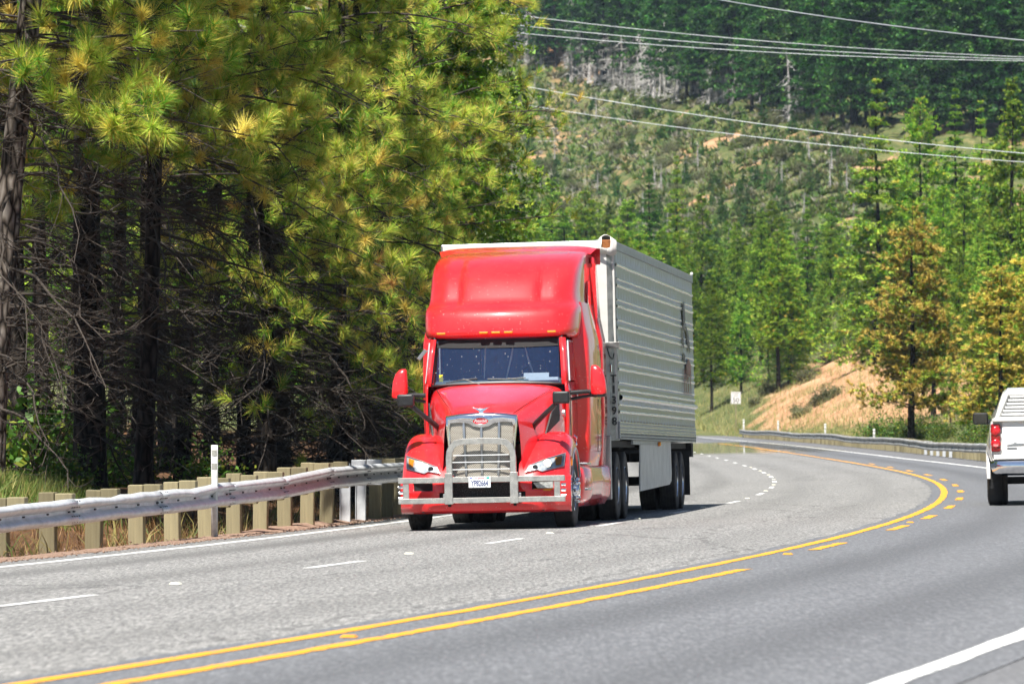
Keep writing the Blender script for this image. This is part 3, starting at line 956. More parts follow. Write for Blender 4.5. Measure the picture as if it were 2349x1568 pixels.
M_curtain = pmat('blue_curtain', (0.03, 0.11, 0.40), rough=0.8, col2=(0.015, 0.05, 0.2), scale=5)  # curtain blue, deepened to add to the sky reflection in the windshield

def glass_mat(name, tint=(0.55, 0.62, 0.66), refl=0.10, dirt=0.0, rcol=(0.95, 0.97, 1.0)):
    m, nt, b = new_mat(name)
    n, l = nt.nodes, nt.links
    tr = n.new('ShaderNodeBsdfTransparent'); tr.inputs[0].default_value = rgba(tint)
    gl = n.new('ShaderNodeBsdfGlossy'); gl.inputs['Roughness'].default_value = 0.02; gl.inputs['Color'].default_value = rgba(rcol)
    fr = n.new('ShaderNodeFresnel'); fr.inputs[0].default_value = 1.5
    ad = n.new('ShaderNodeMath'); ad.operation = 'ADD'; ad.use_clamp = True; ad.inputs[1].default_value = refl
    l.new(fr.outputs[0], ad.inputs[0])
    ms = n.new('ShaderNodeMixShader'); l.new(ad.outputs[0], ms.inputs[0]); l.new(tr.outputs[0], ms.inputs[1]); l.new(gl.outputs[0], ms.inputs[2])
    out = ms.outputs[0]
    if dirt:
        tc = n.new('ShaderNodeTexCoord')
        vo = n.new('ShaderNodeTexVoronoi'); vo.inputs['Scale'].default_value = 24
        l.new(tc.outputs['Object'], vo.inputs['Vector'])
        sc = n.new('ShaderNodeSeparateColor'); l.new(vo.outputs['Color'], sc.inputs[0])
        pw = n.new('ShaderNodeMath'); pw.operation = 'POWER'; pw.inputs[1].default_value = 3.0; l.new(sc.outputs[0], pw.inputs[0])
        ml = n.new('ShaderNodeMath'); ml.operation = 'MULTIPLY'; ml.inputs[1].default_value = 0.20; l.new(pw.outputs[0], ml.inputs[0])
        lt = n.new('ShaderNodeMath'); lt.operation = 'LESS_THAN'; l.new(vo.outputs['Distance'], lt.inputs[0]); l.new(ml.outputs[0], lt.inputs[1])
        s2 = n.new('ShaderNodeMath'); s2.operation = 'MULTIPLY_ADD'; s2.inputs[1].default_value = 0.55; s2.inputs[2].default_value = dirt
        l.new(lt.outputs[0], s2.inputs[0])
        df = n.new('ShaderNodeBsdfDiffuse'); df.inputs[0].default_value = (0.6, 0.62, 0.62, 1)
        m2 = n.new('ShaderNodeMixShader'); l.new(s2.outputs[0], m2.inputs[0]); l.new(out, m2.inputs[1]); l.new(df.outputs[0], m2.inputs[2])
        out = m2.outputs[0]
    l.new(out, n['Material Output'].inputs['Surface'])
    return m
M_wind = glass_mat('windshield_glass', (0.62, 0.70, 0.78), 0.20, dirt=0.010, rcol=(0.42, 0.62, 1.0))  # reflection strengthened and tinted blue to stand for the sky
M_glass = glass_mat('side_glass', (0.20, 0.23, 0.24), 0.06)
M_lens = glass_mat('lamp_lens', (0.93, 0.95, 0.97), 0.0)

def mesh_grille_mat():
    """punched sheet: light bridges round dark holes"""
    m, nt, b = new_mat('punched_mesh')
    n, l = nt.nodes, nt.links
    tc = n.new('ShaderNodeTexCoord')
    sx = n.new('ShaderNodeSeparateXYZ'); l.new(tc.outputs['Object'], sx.inputs[0])
    cb = n.new('ShaderNodeCombineXYZ'); l.new(sx.outputs['X'], cb.inputs['X']); l.new(sx.outputs['Z'], cb.inputs['Y'])
    br = n.new('ShaderNodeTexBrick')
    br.inputs['Color1'].default_value = (0.006, 0.005, 0.004, 1); br.inputs['Color2'].default_value = (0.02, 0.016, 0.012, 1)
    br.inputs['Mortar'].default_value = (0.52, 0.48, 0.41, 1)
    br.inputs['Scale'].default_value = 1.0
    br.inputs['Mortar Size'].default_value = 0.0052
    br.inputs['Mortar Smooth'].default_value = 0.1
    br.inputs['Brick Width'].default_value = 0.030
    br.inputs['Row Height'].default_value = 0.0165
    l.new(cb.outputs[0], br.inputs['Vector'])
    l.new(br.outputs['Color'], b.inputs['Base Color'])
    setin(b, Roughness=0.45, Metallic=0.3)
    return m
M_mesh = mesh_grille_mat()

def lamp_mat(name, col, strength):
    m, nt, b = new_mat(name)
    b.inputs['Emission Color'].default_value = rgba(col)
    b.inputs['Emission Strength'].default_value = strength
    b.inputs['Base Color'].default_value = rgba(col)
    return m
M_bulb = lamp_mat('lit_bulb', (1.0, 0.80, 0.50), 7.0)

# ------------------------------------------------------------------ wheel with lug nuts
def wheel(parent, c, side, Rt=0.515, w=0.285, steer=False, dual=False, rim_m=None):
    """side=+1: outer face towards +x"""
    e = empty('wheel', c); e.parent = parent
    rim_m = rim_m or M_alu
    t = MB()
    hw = w / 2
    prof = [(-hw * 0.78, 0.29), (-hw * 0.98, 0.36), (-hw, Rt - 0.10), (-hw * 0.92, Rt - 0.03), (-hw * 0.74, Rt - 0.006)]
    k = 5
    for i in range(k):      # tread ribs with grooves
        a = -hw * 0.70 + 2 * hw * 0.70 * i / (k - 1)
        g = 2 * hw * 0.70 / (k - 1)
        prof += [(a - g * 0.38, Rt), (a + g * 0.38, Rt)]
        if i < k - 1: prof += [(a + g * 0.40, Rt - 0.014), (a + g * 0.60, Rt - 0.014)]
    prof += [(hw * 0.74, Rt - 0.006), (hw * 0.92, Rt - 0.03), (hw, Rt - 0.10), (hw * 0.98, 0.36), (hw * 0.78, 0.29)]
    t.lathe([(a * side, r) for a, r in prof], n=40)
    t.build('tyre', M_tyre, e, smooth=35)
    if dual:
        t2 = MB(); t2.lathe([(a * side - side * (w + 0.06), r) for a, r in prof], n=32); t2.build('inner_tyre', M_tyre, e, smooth=35)
    r = MB()
    if steer:   # dished outward
        rp = [(-0.02, 0.292), (hw * 0.80, 0.295), (hw * 0.90, 0.275), (hw * 0.55, 0.262), (hw * 0.62, 0.20), (hw * 0.75, 0.15), (hw * 0.75, 0.0)]
    else:       # deep dish
        rp = [(-0.02, 0.292), (hw * 0.80, 0.295), (hw * 0.92, 0.275), (hw * 0.2, 0.262), (-hw * 0.4, 0.22), (-hw * 0.45, 0.12), (hw * 0.5, 0.11), (hw * 0.6, 0.0)]
    r.lathe([(a * side, q) for a, q in rp], n=40)
    rim = r.build('rim', rim_m, e, smooth=35)
    hd = MB()
    for i in range(10):
        an = 2 * math.pi * (i + 0.5) / 10
        rr = 0.225; x0 = side * (hw * 0.585 if steer else -hw * 0.36)
        hd.lathe([(x0, 0.026), (x0 + side * 0.006, 0.026)], n=8, c=(0, rr * math.cos(an), rr * math.sin(an)))
    tag(hd.build('hand_holes', M_under, rim, smooth=0), kind='stuff')
    for i in range(10):
        an = 2 * math.pi * i / 10
        lm = MB(); rr = 0.165
        x0 = side * (hw * 0.66 if steer else -hw * 0.42); L = side * (0.105 if steer else 0.05)
        lm.lathe([(0, 0.026), (0.004 * side, 0.027), (L * 0.8, 0.024), (L * 0.97, 0.021), (L, 0.0)], n=10)
        o = lm.build('nut_cover', M_chrome, rim, smooth=35); o.location = (x0, rr * math.cos(an), rr * math.sin(an))
    hb = MB()
    x0 = side * (hw * 0.7 if steer else 0.0)
    hb.lathe([(x0, 0.115), (x0 + side * 0.05, 0.11), (x0 + side * 0.10, 0.085), (x0 + side * 0.11, 0.0)], n=20)
    hb.build('hub_cap', M_chrome, e, smooth=35)
    return e

# ------------------------------------------------------------------ the red tractor
TR_YAW, TR_D = 0.108, 78.6
TR_X = (1108 - CPX) / FPX * TR_D
ROLL = 0.0195
tractor = empty('semi_tractor', (TR_X, TR_D, float(road_z(-5.9, TR_D)) + 0.004), (0, -ROLL, -TR_YAW),
                'red semi truck tractor with chrome grille and steel bull bar driving towards us', 'truck')

def off_plan(x):       # plan rounding of the front corners
    a = abs(x)
    return 0.02 * (a / 0.7) ** 2 + (0.75 * max(0, a - 0.70) ** 2 / 0.5 ** 1.2 if a > 0.70 else 0)

# hood
def hood():
    secs = [(0.10, [(0, 1.585), (.22, 1.582), (.40, 1.570), (.485, 1.545), (.515, 1.47), (.535, 1.2), (.55, .78)]),
            (0.25, [(0, 1.630), (.24, 1.628), (.43, 1.612), (.525, 1.575), (.565, 1.48), (.60, 1.2), (.62, .78)]),
            (0.70, [(0, 1.745), (.28, 1.74), (.52, 1.715), (.63, 1.655), (.685, 1.50), (.72, 1.22), (.74, .78)]),
            (1.30, [(0, 1.895), (.34, 1.89), (.66, 1.86), (.78, 1.785), (.84, 1.58), (.875, 1.25), (.88, .78)]),
            (1.80, [(0, 2.005), (.40, 2.00), (.79, 1.965), (.90, 1.885), (.95, 1.65), (.965, 1.28), (.965, .78)]),
            (2.02, [(0, 2.045), (.44, 2.04), (.84, 1.995), (.94, 1.925), (.985, 1.7), (.995, 1.3), (.995, .78)])]
    mb = MB(); rows = []
    for l_, pr in secs:
        half = [(x, l_ + (0.10 * (x / .95) ** 2 if l_ > 1.9 else 0) - (0.03 if x < .3 and l_ < .2 else 0), z) for x, z in pr]
        rows.append([(-x, y, z) for x, y, z in reversed(half[1:])] + half)
    mb.grid(rows)
    h = mb.build('hood', M_red, tractor, smooth=60, subsurf=2)
    # panel seams running from the grille corners up to the windshield
    for sx in (-1, 1):
        sm = MB()
        sm.tube([(sx * .43, .22, 1.607), (sx * .53, .70, 1.712), (sx * .70, 1.30, 1.853), (sx * .83, 1.85, 1.963)], 0.005, n=5)
        sm.build('hood_seam', M_under, h, smooth=0)
    # side intakes below the hood edge
    for sx in (-1, 1):
        g = MB()
        g.add([(sx * 0.80, .98, 1.30), (sx * .93, 1.66, 1.50), (sx * .93, 1.66, 1.78), (sx * .86, 1.25, 1.60)], [(0, 1, 2, 3)])
        g.build('air_intake', M_mesh_black, h, smooth=0, solid=0.02)
    return h
M_mesh_black = pmat('intake_mesh', (0.01, 0.01, 0.01), rough=0.6, speck=(0.10, 0.10, 0.10), speck_scale=70, speck_thr=0.28)
hood()
for sx in (1,):
    ac = MB(); ac.lathe([(0, .055), (0.03, .055), (0.035, .05), (0.035, 0)], n=20, c=(0.965, 1.74, 1.60)); ac.build('air_cleaner_cap', M_silver, tractor, smooth=35)

# fenders
FP = [(0.05, 0.735), (0.09, 0.80), (0.17, 0.91), (0.30, 1.03), (0.48, 1.15), (0.70, 1.26), (0.95, 1.33), (1.25, 1.355), (1.55, 1.32), (1.85, 1.20), (2.02, 1.08)]
def fender_l(z):
    return float(np.interp(z, [p[1] for p in FP[:8]], [p[0] for p in FP[:8]]))
def fender(sx):
    mb = MB(); rows = []
    xo = 1.175
    for (l_, z) in FP:
        w = max(0.0, 1 - l_ / 1.0)
        row = []
        for x in (0.50, 0.60, 0.70, 0.80, 0.90, 0.98):
            dip = 0.07 * math.exp(-((x - 0.58) / 0.14) ** 2) * (1 if l_ > 0.2 else 0.4)
            row.append((x, l_ + off_plan(x) * w, z - dip))
        for (x, dz) in ((1.06, 0.015), (1.12, 0.06), (1.16, 0.13), (xo, 0.23)):
            row.append((x, l_ + off_plan(x) * w, z - dz * min(1, 0.35 + l_)))
        ye = l_ + off_plan(xo) * w
        R2 = 0.60; q = R2 ** 2 - (ye - 1.30) ** 2
        zl = 0.52 + math.sqrt(q) if q > 0 else 0.70
        zl = min(max(zl, 0.70), z - 0.25 * min(1, .35 + l_) - 0.02)
        row.append((xo, ye, zl))
        row.append((xo - 0.03, ye + 0.004, zl - 0.004))
        rows.append([(sx * a, b, c) for a, b, c in row])
    mb.grid(rows)
    f = mb.build('fender', M_red, tractor, smooth=70, subsurf=2)
    # wheel-arch liner
    ln = MB(); rows = []
    for k in range(13):
        an = math.pi * k / 12
        y, z = 1.30 - 0.60 * math.cos(an), 0.52 + 0.60 * math.sin(an) * 0.98
        rows.append([(sx * x, y, z) for x in (0.55, 1.15)])
    ln.grid(rows); ln.build('wheel_arch', M_under, f, smooth=40)
    tr = MB()
    tr.tube([(sx * 1.178, 1.30 - 0.585 * math.cos(a), 0.52 + 0.585 * math.sin(a)) for a in [math.pi * (0.10 + 0.80 * k / 14) for k in range(15)]], 0.013, n=6)
    tr.build('arch_trim', M_silver, f, smooth=40)
    # headlight: recessed bucket, lit bulb, turn signal and clear lens on the sloping face
    out = [(.605, .80), (.650, .885), (.86, .965), (1.105, 1.035), (1.092, .865), (.95, .83), (.824, .80), (.767, .825)]
    def fp(x, z, dep): return (sx * x, fender_l(z) + off_plan(x) * max(0, 1 - fender_l(z)) - dep, z)
    hl = empty('headlight', (0, 0, 0)); hl.parent = tractor
    rim = MB()
    cx = sum(p[0] for p in out) / len(out); cz = sum(p[1] for p in out) / len(out)
    big = [(cx + (x - cx) * 1.05, cz + (z - cz) * 1.10) for x, z in out]
    def dense(poly, k=4):
        r = []
        for i in range(len(poly)):
            a, b = poly[i], poly[(i + 1) % len(poly)]
            for j in range(k): r.append((a[0] + (b[0] - a[0]) * j / k, a[1] + (b[1] - a[1]) * j / k))
        return r
    B, O = dense(big), dense(out)
    rim.grid([[fp(x, z, 0.004) for x, z in B], [fp(x, z, 0.022) for x, z in B], [fp(x, z, 0.024) for x, z in O], [fp(x, z, 0.010) for x, z in O]], wrap=True)
    rim.build('bezel', M_silver, hl, smooth=30)
    def fan(poly, dep):
        b = MB()
        ring = [poly] + [[(cx + (x - cx) * f_, cz + (z - cz) * f_) for x, z in poly] for f_ in (0.8, 0.6, 0.4, 0.2, 0.02)]
        b.grid([[fp(x, z, dep) for x, z in r] for r in ring], wrap=True)
        return b
    fan(O, 0.008).build('reflector', M_lampback, hl, smooth=60)
    fan(O, 0.026).build('lens', M_lens, hl, smooth=60)
    tsg = MB(); tp = dense([(1.00, .875), (.985, .985), (1.075, 1.010), (1.068, .885)], 2)
    tsg.grid([[fp(x, z, 0.018) for x, z in tp], [fp(1.035 + (x - 1.035) * .05, .94 + (z - .94) * .05, 0.020) for x, z in tp]], wrap=True)
    tsg.build('turn_signal', M_amber, hl, smooth=60)
    for (bx, bz, br, mm, nm) in ((.885, .905, .052, M_bulb, 'bulb'), (.725, .850, .040, M_under, 'projector')):
        bb = MB()
        p = fp(bx, bz, 0.0)
        bb.lathe([(p[1] - 0.012, br), (p[1] - 0.022, br * .8), (p[1] - 0.024, 0)], n=16, axis='Y', c=(p[0], 0, p[2]))
        bb.build(nm, mm, hl, smooth=40)
    return f
M_lampback = pmat('lamp_reflector', (0.80, 0.84, 0.90), rough=0.18, metal=0.5, var=0.2, scale=18)
fender(-1); fender(1)

# bumper with its openings
def bumper():
    xs = [0, .20, .44, .475, .60, .625, .69, .80, .985, 1.06, 1.12, 1.165]
    zs = [(0.735, .045), (0.715, .02), (0.665, .0), (0.55, -.012), (0.525, -.012), (0.44, -.008), (0.33, .0), (0.27, .03), (0.235, .10)]
    cols = [-x for x in reversed(xs[1:])] + xs
    rows = [[(x, dy + off_plan(x) * 0.9, z) for x in cols] for z, dy in zs]
    n0 = len(cols)
    def skip(i, j):
        xm = 0.5 * (cols[j] + cols[j + 1]); zm = 0.5 * (zs[i][0] + zs[i + 1][0])
        a = abs(xm)
        if a < .475 and .44 < zm < .665: return True
        if .69 < a < .985 and .55 < zm < .665: return True
        if .475 < a < .60 and .44 < zm < .525: return True
        return False
    mb = MB(); mb.grid(rows, skip=skip)
    # wrap the ends back to the wheels
    for sx in (-1, 1):
        mb.grid([[(sx * 1.165, dy + off_plan(1.165) * .9, z), (sx * 1.19, dy + 0.42, z), (sx * 1.19, 0.62 if z > .4 else 0.56, z)] for z, dy in zs])
    b = mb.build('bumper', M_red, tractor, smooth=35, solid=0.03)
    bk = MB(); bk.box((0, .16, .54), (1.0, .02, .26)); bk.build('lower_grille', M_mesh_black, b, smooth=0)
    for sx in (-1, 1):
        r = MB(); r.box((sx * .84, off_plan(.84) + .075, .608), (.34, .02, .15), rot=Matrix.Rotation(sx * 0.35, 3, 'Z')); r.build('lamp_recess', M_under, b, smooth=0)
        tw = MB(); tw.box((sx * .545, .06, .482), (.15, .02, .1)); tw.build('tow_recess', M_under, b, smooth=0)
        hk = MB(); hk.box((sx * .515, 0.0, .482), (.055, .09, .05)); hk.build('tow_pin', M_silver, b, smooth=0, bevel=.006)
    fg = MB()
    fg.add([(.705, -.0, .645), (.975, .105, .655), (.975, .105, .565), (.76, .02, .565)], [(0, 1, 2, 3)])
    fg.build('fog_light', M_foglens, b, smooth=0, solid=-0.02)
    fb = MB(); fb.prism([(.70, .015, .56), (.985, .105, .56), (.93, .09, .525), (.78, .03, .53)], (0, .03, 0)); fb.build('fog_light_trim', M_amber, b, smooth=0)
    valance = MB(); valance.box((0, .25, .30), (1.7, .3, .10)); valance.build('skid_plate', M_under, b, smooth=0)
    return b
M_foglens = pmat('fog_lens', (0.45, 0.47, 0.46), rough=0.12, coat=1.0, var=0.35, scale=22)
bumper()

# chrome grille surround, punched mesh, bars
def grille():
    g = MB()
    mp = [(-.45, 1.50), (.45, 1.50), (.41, .80), (.37, .74), (-.37, .74), (-.41, .80)]
    g.add([(x, .085 - .03 * (1 - (x / .45) ** 2), z) for x, z in mp], [tuple(range(6))])
    gr = MB()
    rows = []
    for k in range(9):
        z = 1.52 - (1.52 - .735) * k / 8
        w = np.interp(z, [.735, .80, 1.52], [.375, .425, .462])
        rows.append([(w * t, .075 - .030 * (1 - t * t), z) for t in np.linspace(-1, 1, 9)])
    gr.grid(rows)
    root = gr.build('grille', M_mesh, tractor, smooth=60)
    # surround: outline pairs (inner, outer) running clockwise from bottom left
    def yc(x): return 0.055 - .032 * (1 - (x / .5) ** 2)
    inner = [(-.37, .745), (-.405, .80), (-.425, 1.10), (-.445, 1.42), (-.43, 1.485), (-.30, 1.492), (-.18, 1.478), (-.11, 1.435), (0, 1.418),
             (.11, 1.435), (.18, 1.478), (.30, 1.492), (.43, 1.485), (.445, 1.42), (.425, 1.10), (.405, .80), (.37, .745), (0, .74)]
    outer = [(-.385, .715), (-.440, .77), (-.468, 1.10), (-.497, 1.45), (-.500, 1.572), (-.30, 1.600), (-.18, 1.606), (-.11, 1.610), (0, 1.612),
             (.11, 1.610), (.18, 1.606), (.30, 1.600), (.500, 1.572), (.497, 1.45), (.468, 1.10), (.440, .77), (.385, .715), (0, .71)]
    sr = MB()
    r0 = [(x, yc(x) + .035, z) for x, z in inner]
    r1 = [(x, yc(x) - .004, z) for x, z in inner]
    r2 = [(i[0] * .6 + o[0] * .4, yc(o[0]) - .022, i[1] * .6 + o[1] * .4) for i, o in zip(inner, outer)]
    r3 = [(i[0] * .15 + o[0] * .85, yc(o[0]) - .016, i[1] * .15 + o[1] * .85) for i, o in zip(inner, outer)]
    r4 = [(x, yc(x) + .004, z) for x, z in outer]
    r5 = [(x, yc(x) + .07, z + .015) for x, z in outer]
    sr.grid([r0, r1, r2, r3, r4, r5], wrap=True)
    sr.build('surround', M_chrome, root, smooth=50)
    for x in (-.245, 0, .25):
        b = MB(); top = 1.425 if x == 0 else 1.485
        b.tube([(x, .022, top), (x, .028, top - .02), (x * .95, .030, 1.1), (x * .90, .034, .75)], [.010, .020, .020, .017], n=10)
        b.build('grille_bar', M_silver, root, smooth=40)
    # emblem
    em = MB()
    em.lathe([(0.0, .112), (-.006, .110), (-.008, .104), (-.006, .100), (-.006, 0)], n=40, axis='Y')
    e = em.build('emblem', M_emblem, root, smooth=40)
    e.location = (-.005, .018 - .012, 1.505); e.scale = (1, 1, .43)
    rg = MB(); rg.lathe([(-.002, .114), (-.009, .111), (-.009, .106), (-.002, .104)], n=40, axis='Y', closed=True)
    r_ = rg.build('emblem_ring', M_chrome, root, smooth=40); r_.location = e.location; r_.scale = e.scale
    text_mesh('emblem_script', 'Peterbilt', .062, M_white_ink, root, (-.005, -.004, 1.507), (R(90), 0, 0), shear=.25, extrude=.0012, xscale=.82)
    return root
M_emblem = pmat('emblem_red', (0.55, 0.012, 0.03), rough=0.25, coat=0.8, var=0.05)
grille()
# bird-wing hood ornament
om = MB()
wing = [(-.130, 1.700), (-.085, 1.690), (-.035, 1.680), (.0, 1.676), (.035, 1.680), (.085, 1.690), (.130, 1.700), (.075, 1.668), (.035, 1.640), (.012, 1.598), (0, 1.588), (-.012, 1.598), (-.035, 1.640), (-.075, 1.668)]
om.prism([(x, .06 + 0.35 * (1.70 - z) * -0.2, z) for x, z in wing], (0, .018, .004))
om.build('hood_ornament', M_chrome, tractor, smooth=30, bevel=.004)

# bull bar
def bull_bar():
    root = MB()
    Y = -0.075
    root.box((0, Y, .700), (2.315, .075, .078))
    bb = root.build('bull_bar', M_bar, tractor, smooth=0, bevel=.006, seg=1)
    b = MB(); b.box((0, Y, .415), (2.315, .075, .075)); b.build('lower_rail', M_bar, bb, smooth=0, bevel=.006, seg=1)
    for sx in (-1, 1):
        b = MB(); b.box((sx * .455, Y - .012, .58), (.112, .085, .43)); b.build('upright', M_bar, bb, smooth=0, bevel=.005, seg=1)
        b = MB(); b.box((sx * 1.05, Y, .5565), (.082, .060, .2055)); b.build('end_upright', M_bar, bb, smooth=0, bevel=.005, seg=1)
        for k in range(3):
            t = MB(); t.tube([(sx * 1.10, Y + .05, .46 + .075 * k), (sx * 1.165, Y + .05, .46 + .075 * k)], .022, n=10); t.build('end_tube', M_chrome, bb, smooth=40)
        st = MB(); st.box((sx * .455, 0.06, .36), (.04, .2, .06)); st.build('bracket', M_under, bb, smooth=0)
    # arch: flat bar bent over the grille
    path = [(-.445, .77), (-.445, 1.00), (-.435, 1.09), (-.40, 1.16), (-.345, 1.205), (-.26, 1.225), (0, 1.232), (.26, 1.225), (.345, 1.205), (.40, 1.16), (.435, 1.09), (.445, 1.00), (.445, .77)]
    P = [Vector((x, Y, z)) for x, z in path]
    rows = []
    for i, p in enumerate(P):
        t = (P[min(len(P) - 1, i + 1)] - P[max(0, i - 1)]).normalized()
        nrm = Vector((-t.z, 0, t.x))
        rows.append([p + nrm * a + Vector((0, c, 0)) for a, c in ((-.042, -.03), (.042, -.03), (.042, .03), (-.042, .03))])
    b = MB(); b.grid(rows, wrap=True); b.build('arch', M_bar, bb, smooth=40, bevel=.006, seg=1)
    for z in (.84, .94, 1.035):
        w = .40 if z < 1 else .385
        b = MB(); b.tube([(-w, Y, z), (w, Y, z)], .0075, n=6); b.build('cross_rod', M_paper, bb, smooth=40)
bull_bar()

# licence plate
def plate():
    b = MB(); b.box((-.02, -.122, .665), (.305, .006, .152))
    p = b.build('licence_plate', M_plate, tractor, smooth=0, bevel=.002, seg=1)
    text_mesh('plate_number', 'YP82664', .108, M_navy, p, (-.02, -.1262, .645), (R(90), 0, 0), xscale=.60, offset=.0022)
    text_mesh('plate_script', 'Cal. Apportioned', .030, M_redink, p, (-.02, -.1262, .718), (R(90), 0, 0), shear=.3, xscale=.62)
    s1 = MB(); s1.box((.095, -.1262, .722), (.040, .001, .026)); s1.build('sticker', M_teal, p, smooth=0)
    s2 = MB(); s2.box((-.140, -.1262, .722), (.036, .001, .022)); s2.build('sticker', M_lilac, p, smooth=0)
    for x in (-.11, .07):
        s = MB(); s.lathe([(-.1252, .007), (-.130, .006), (-.130, 0)], n=10, axis='Y', c=(x, 0, .600)); s.build('plate_bolt', M_silver, p, smooth=30)
M_teal = pmat('teal_sticker', (0.02, 0.42, 0.36), rough=0.4, var=0.05)
M_lilac = pmat('blue_sticker', (0.35, 0.40, 0.75), rough=0.4, col2=(0.1, 0.12, 0.45), scale=90)
plate()

# cab: lower shell, pillars, windshield
def cab():
    CW = 1.035
    c = empty('cab'); c.parent = tractor
    # side shells (door zone) below the glass, tapering to the cowl
    rows = []
    for z, w in ((.86, .995), (1.1, 1.02), (1.5, 1.035), (1.9, 1.03), (2.05, 1.02)):
        rows.append([(-w, 3.35, z), (-w, 2.6, z), (-w + .005, 2.12, z), (-w + .03, 2.02, z)])
    shell = rows
    # A and B pillars
    for sx in (-1, 1):
        mb = MB()
        mb.grid([[(-sx * x, y, z) for x, y, z in r] for r in shell])
        A = [(2.045, 1.02, 2.02), (2.12, 1.005, 2.22), (2.23, .985, 2.47), (2.31, .965, 2.68)]
        rows = []
        for y, w, z in A:
            rows.append([(sx * (w - .085), y - .03, z), (sx * (w - .03), y - .02, z), (sx * w, y + .04, z), (sx * w, y + .13, z), (sx * (w - .05), y + .14, z)])
        mb.grid(rows)
        B_ = [(3.05, 1.02, 2.05), (3.02, 1.0, 2.4), (3.0, .98, 2.68)]
        mb.grid([[(sx * w, y, z), (sx * w, 3.35, z)] for y, w, z in B_])
        mb.build('cab_side', M_red, c, smooth=45, solid=0.02)
    # windshield: one wide curved pane
    ws = MB(); rows = []
    for k in range(7):
        t = k / 6
        z = 2.05 + (2.73 - 2.05) * t
        w = .945 - .045 * t
        y = 2.03 + .27 * t
        rows.append([(w * u, y + .13 * (u * u) - .045, z - .03 * (u * u) * (1 - t)) for u in np.linspace(-1, 1, 13)])
    ws.grid(rows)
    wso = ws.build('windshield', M_wind, tractor, smooth=60)
    gk = MB()
    edge = [Vector(rows[0][j]) for j in range(13)] + [Vector(rows[i][12]) for i in range(1, 7)]
    edge2 = [Vector(rows[i][0]) for i in range(6, 0, -1)]
    pts = edge2 + edge
    gk.tube([p + Vector((0, -.012, 0)) for p in pts], .022, n=6)
    gk.build('window_seal', M_black, wso, smooth=40)
    vz = MB(); vz.grid([[(.86 * u, 2.265 + .13 * u * u - .05, 2.67) for u in np.linspace(-1, 1, 9)], [(.87 * u, 2.215 + .13 * u * u - .05, 2.565 - .02 * (1 - u * u)) for u in np.linspace(-1, 1, 9)]])
    vz.build('top_strip', M_under, wso, smooth=60)  # dark strip across the top of the windshield
    # side windows
    for sx in (-1, 1):
        w = MB(); w.add([(sx * 1.018, 2.26, 2.07), (sx * 1.018, 3.02, 2.07), (sx * .985, 3.0, 2.62), (sx * .978, 2.45, 2.62)], [(0, 1, 2, 3)])
        wo = w.build('side_window', M_glass, tractor, smooth=0)
        tr = MB(); tr.tube([(sx * 1.024, 2.20, 2.06), (sx * .988, 2.40, 2.63), (sx * .99, 3.0, 2.63)], .016, n=6); tr.build('window_frame', M_silver, wo, smooth=40)
        dr = MB(); dr.tube([(sx * 1.037, 2.13, 2.05), (sx * 1.040, 2.13, 1.0), (sx * 1.030, 3.30, .98), (sx * 1.036, 3.30, 2.05)], .006, n=5); dr.build('door_seam', M_under, c, smooth=0)
        dh = MB(); dh.box((sx * 1.045, 3.12, 1.85), (.03, .16, .045)); dh.build('door_handle', M_chrome, c, smooth=0, bevel=.006)
    # interior
    flo = MB(); flo.box((0, 2.7, 1.2), (1.9, 1.3, .04)); flo.build('cab_floor', M_under, c, smooth=0)
    ds = MB()
    ds.grid([[(.9 * u, 2.03 + .13 * u * u + .02, 2.02) for u in np.linspace(-1, 1, 9)], [(.9 * u, 2.22, 2.07 + .03 * math.exp(-((u - .5) / .25) ** 2)) for u in np.linspace(-1, 1, 9)],
             [(.9 * u, 2.50, 2.10 + .08 * math.exp(-((u - .5) / .25) ** 2)) for u in np.linspace(-1, 1, 9)], [(.9 * u, 2.53, 1.7) for u in np.linspace(-1, 1, 9)]])
    ds.build('dashboard', M_trim, c, smooth=50)
    pp = MB(); pp.box((.55, 2.24, 2.135), (.36, .02, .10), rot=Matrix.Rotation(-.5, 3, 'X')); pp.build('papers', M_paper, c, smooth=0)
    pq = MB(); pq.box((.66, 2.16, 2.085), (.42, .05, .05), rot=Matrix.Rotation(-.5, 3, 'X')); pq.build('papers', M_paper, c, smooth=0)
    sw = MB(); sw.lathe([(0, .225), (.02, .215), (0, .205), (-.02, .215)], n=24, axis='Z', closed=True)
    so = sw.build('steering_wheel', M_under, c, smooth=40); so.location = (.48, 2.62, 2.12); so.rotation_euler = (R(55), 0, 0)
    for sx in (-.48, .48):
        st = MB(); st.box((sx, 3.05, 1.75), (.5, .16, .85), taper=(.8, .7)); st.box((sx, 2.85, 1.45), (.5, .5, .16)); st.box((sx, 3.06, 2.27), (.26, .10, .2))
        st.build('seat', M_under, c, smooth=0, bevel=.03)
    cu = MB()
    cu.grid([[(x, 3.30 + .03 * math.sin(x * 26), z) for x in np.linspace(-.35, .9, 60)] for z in (1.3, 2.64)])
    cu.build('sleeper_curtain', M_curtain, c, smooth=60)
    cd = MB(); cd.grid([[(x, 3.28 + .03 * math.sin(x * 26), z) for x in np.linspace(-.92, -.35, 26)] for z in (1.3, 2.64)]); cd.build('dark_curtain', M_under, c, smooth=60)
    for x0, x1 in ((-.20, -.22), (.20, .10), (.36, .50)):  # pale tubes added to draw the bright streaks in the windshield
        cc = MB(); cc.tube([(x0, 2.50, 2.60), (x0 * .7 + x1 * .3, 2.49, 2.42), (x0 * .3 + x1 * .7, 2.47, 2.25), (x1, 2.45, 2.12)], [.010, .013, .012, .008], n=6); cc.build('windshield_streak', M_paper, c, smooth=40)
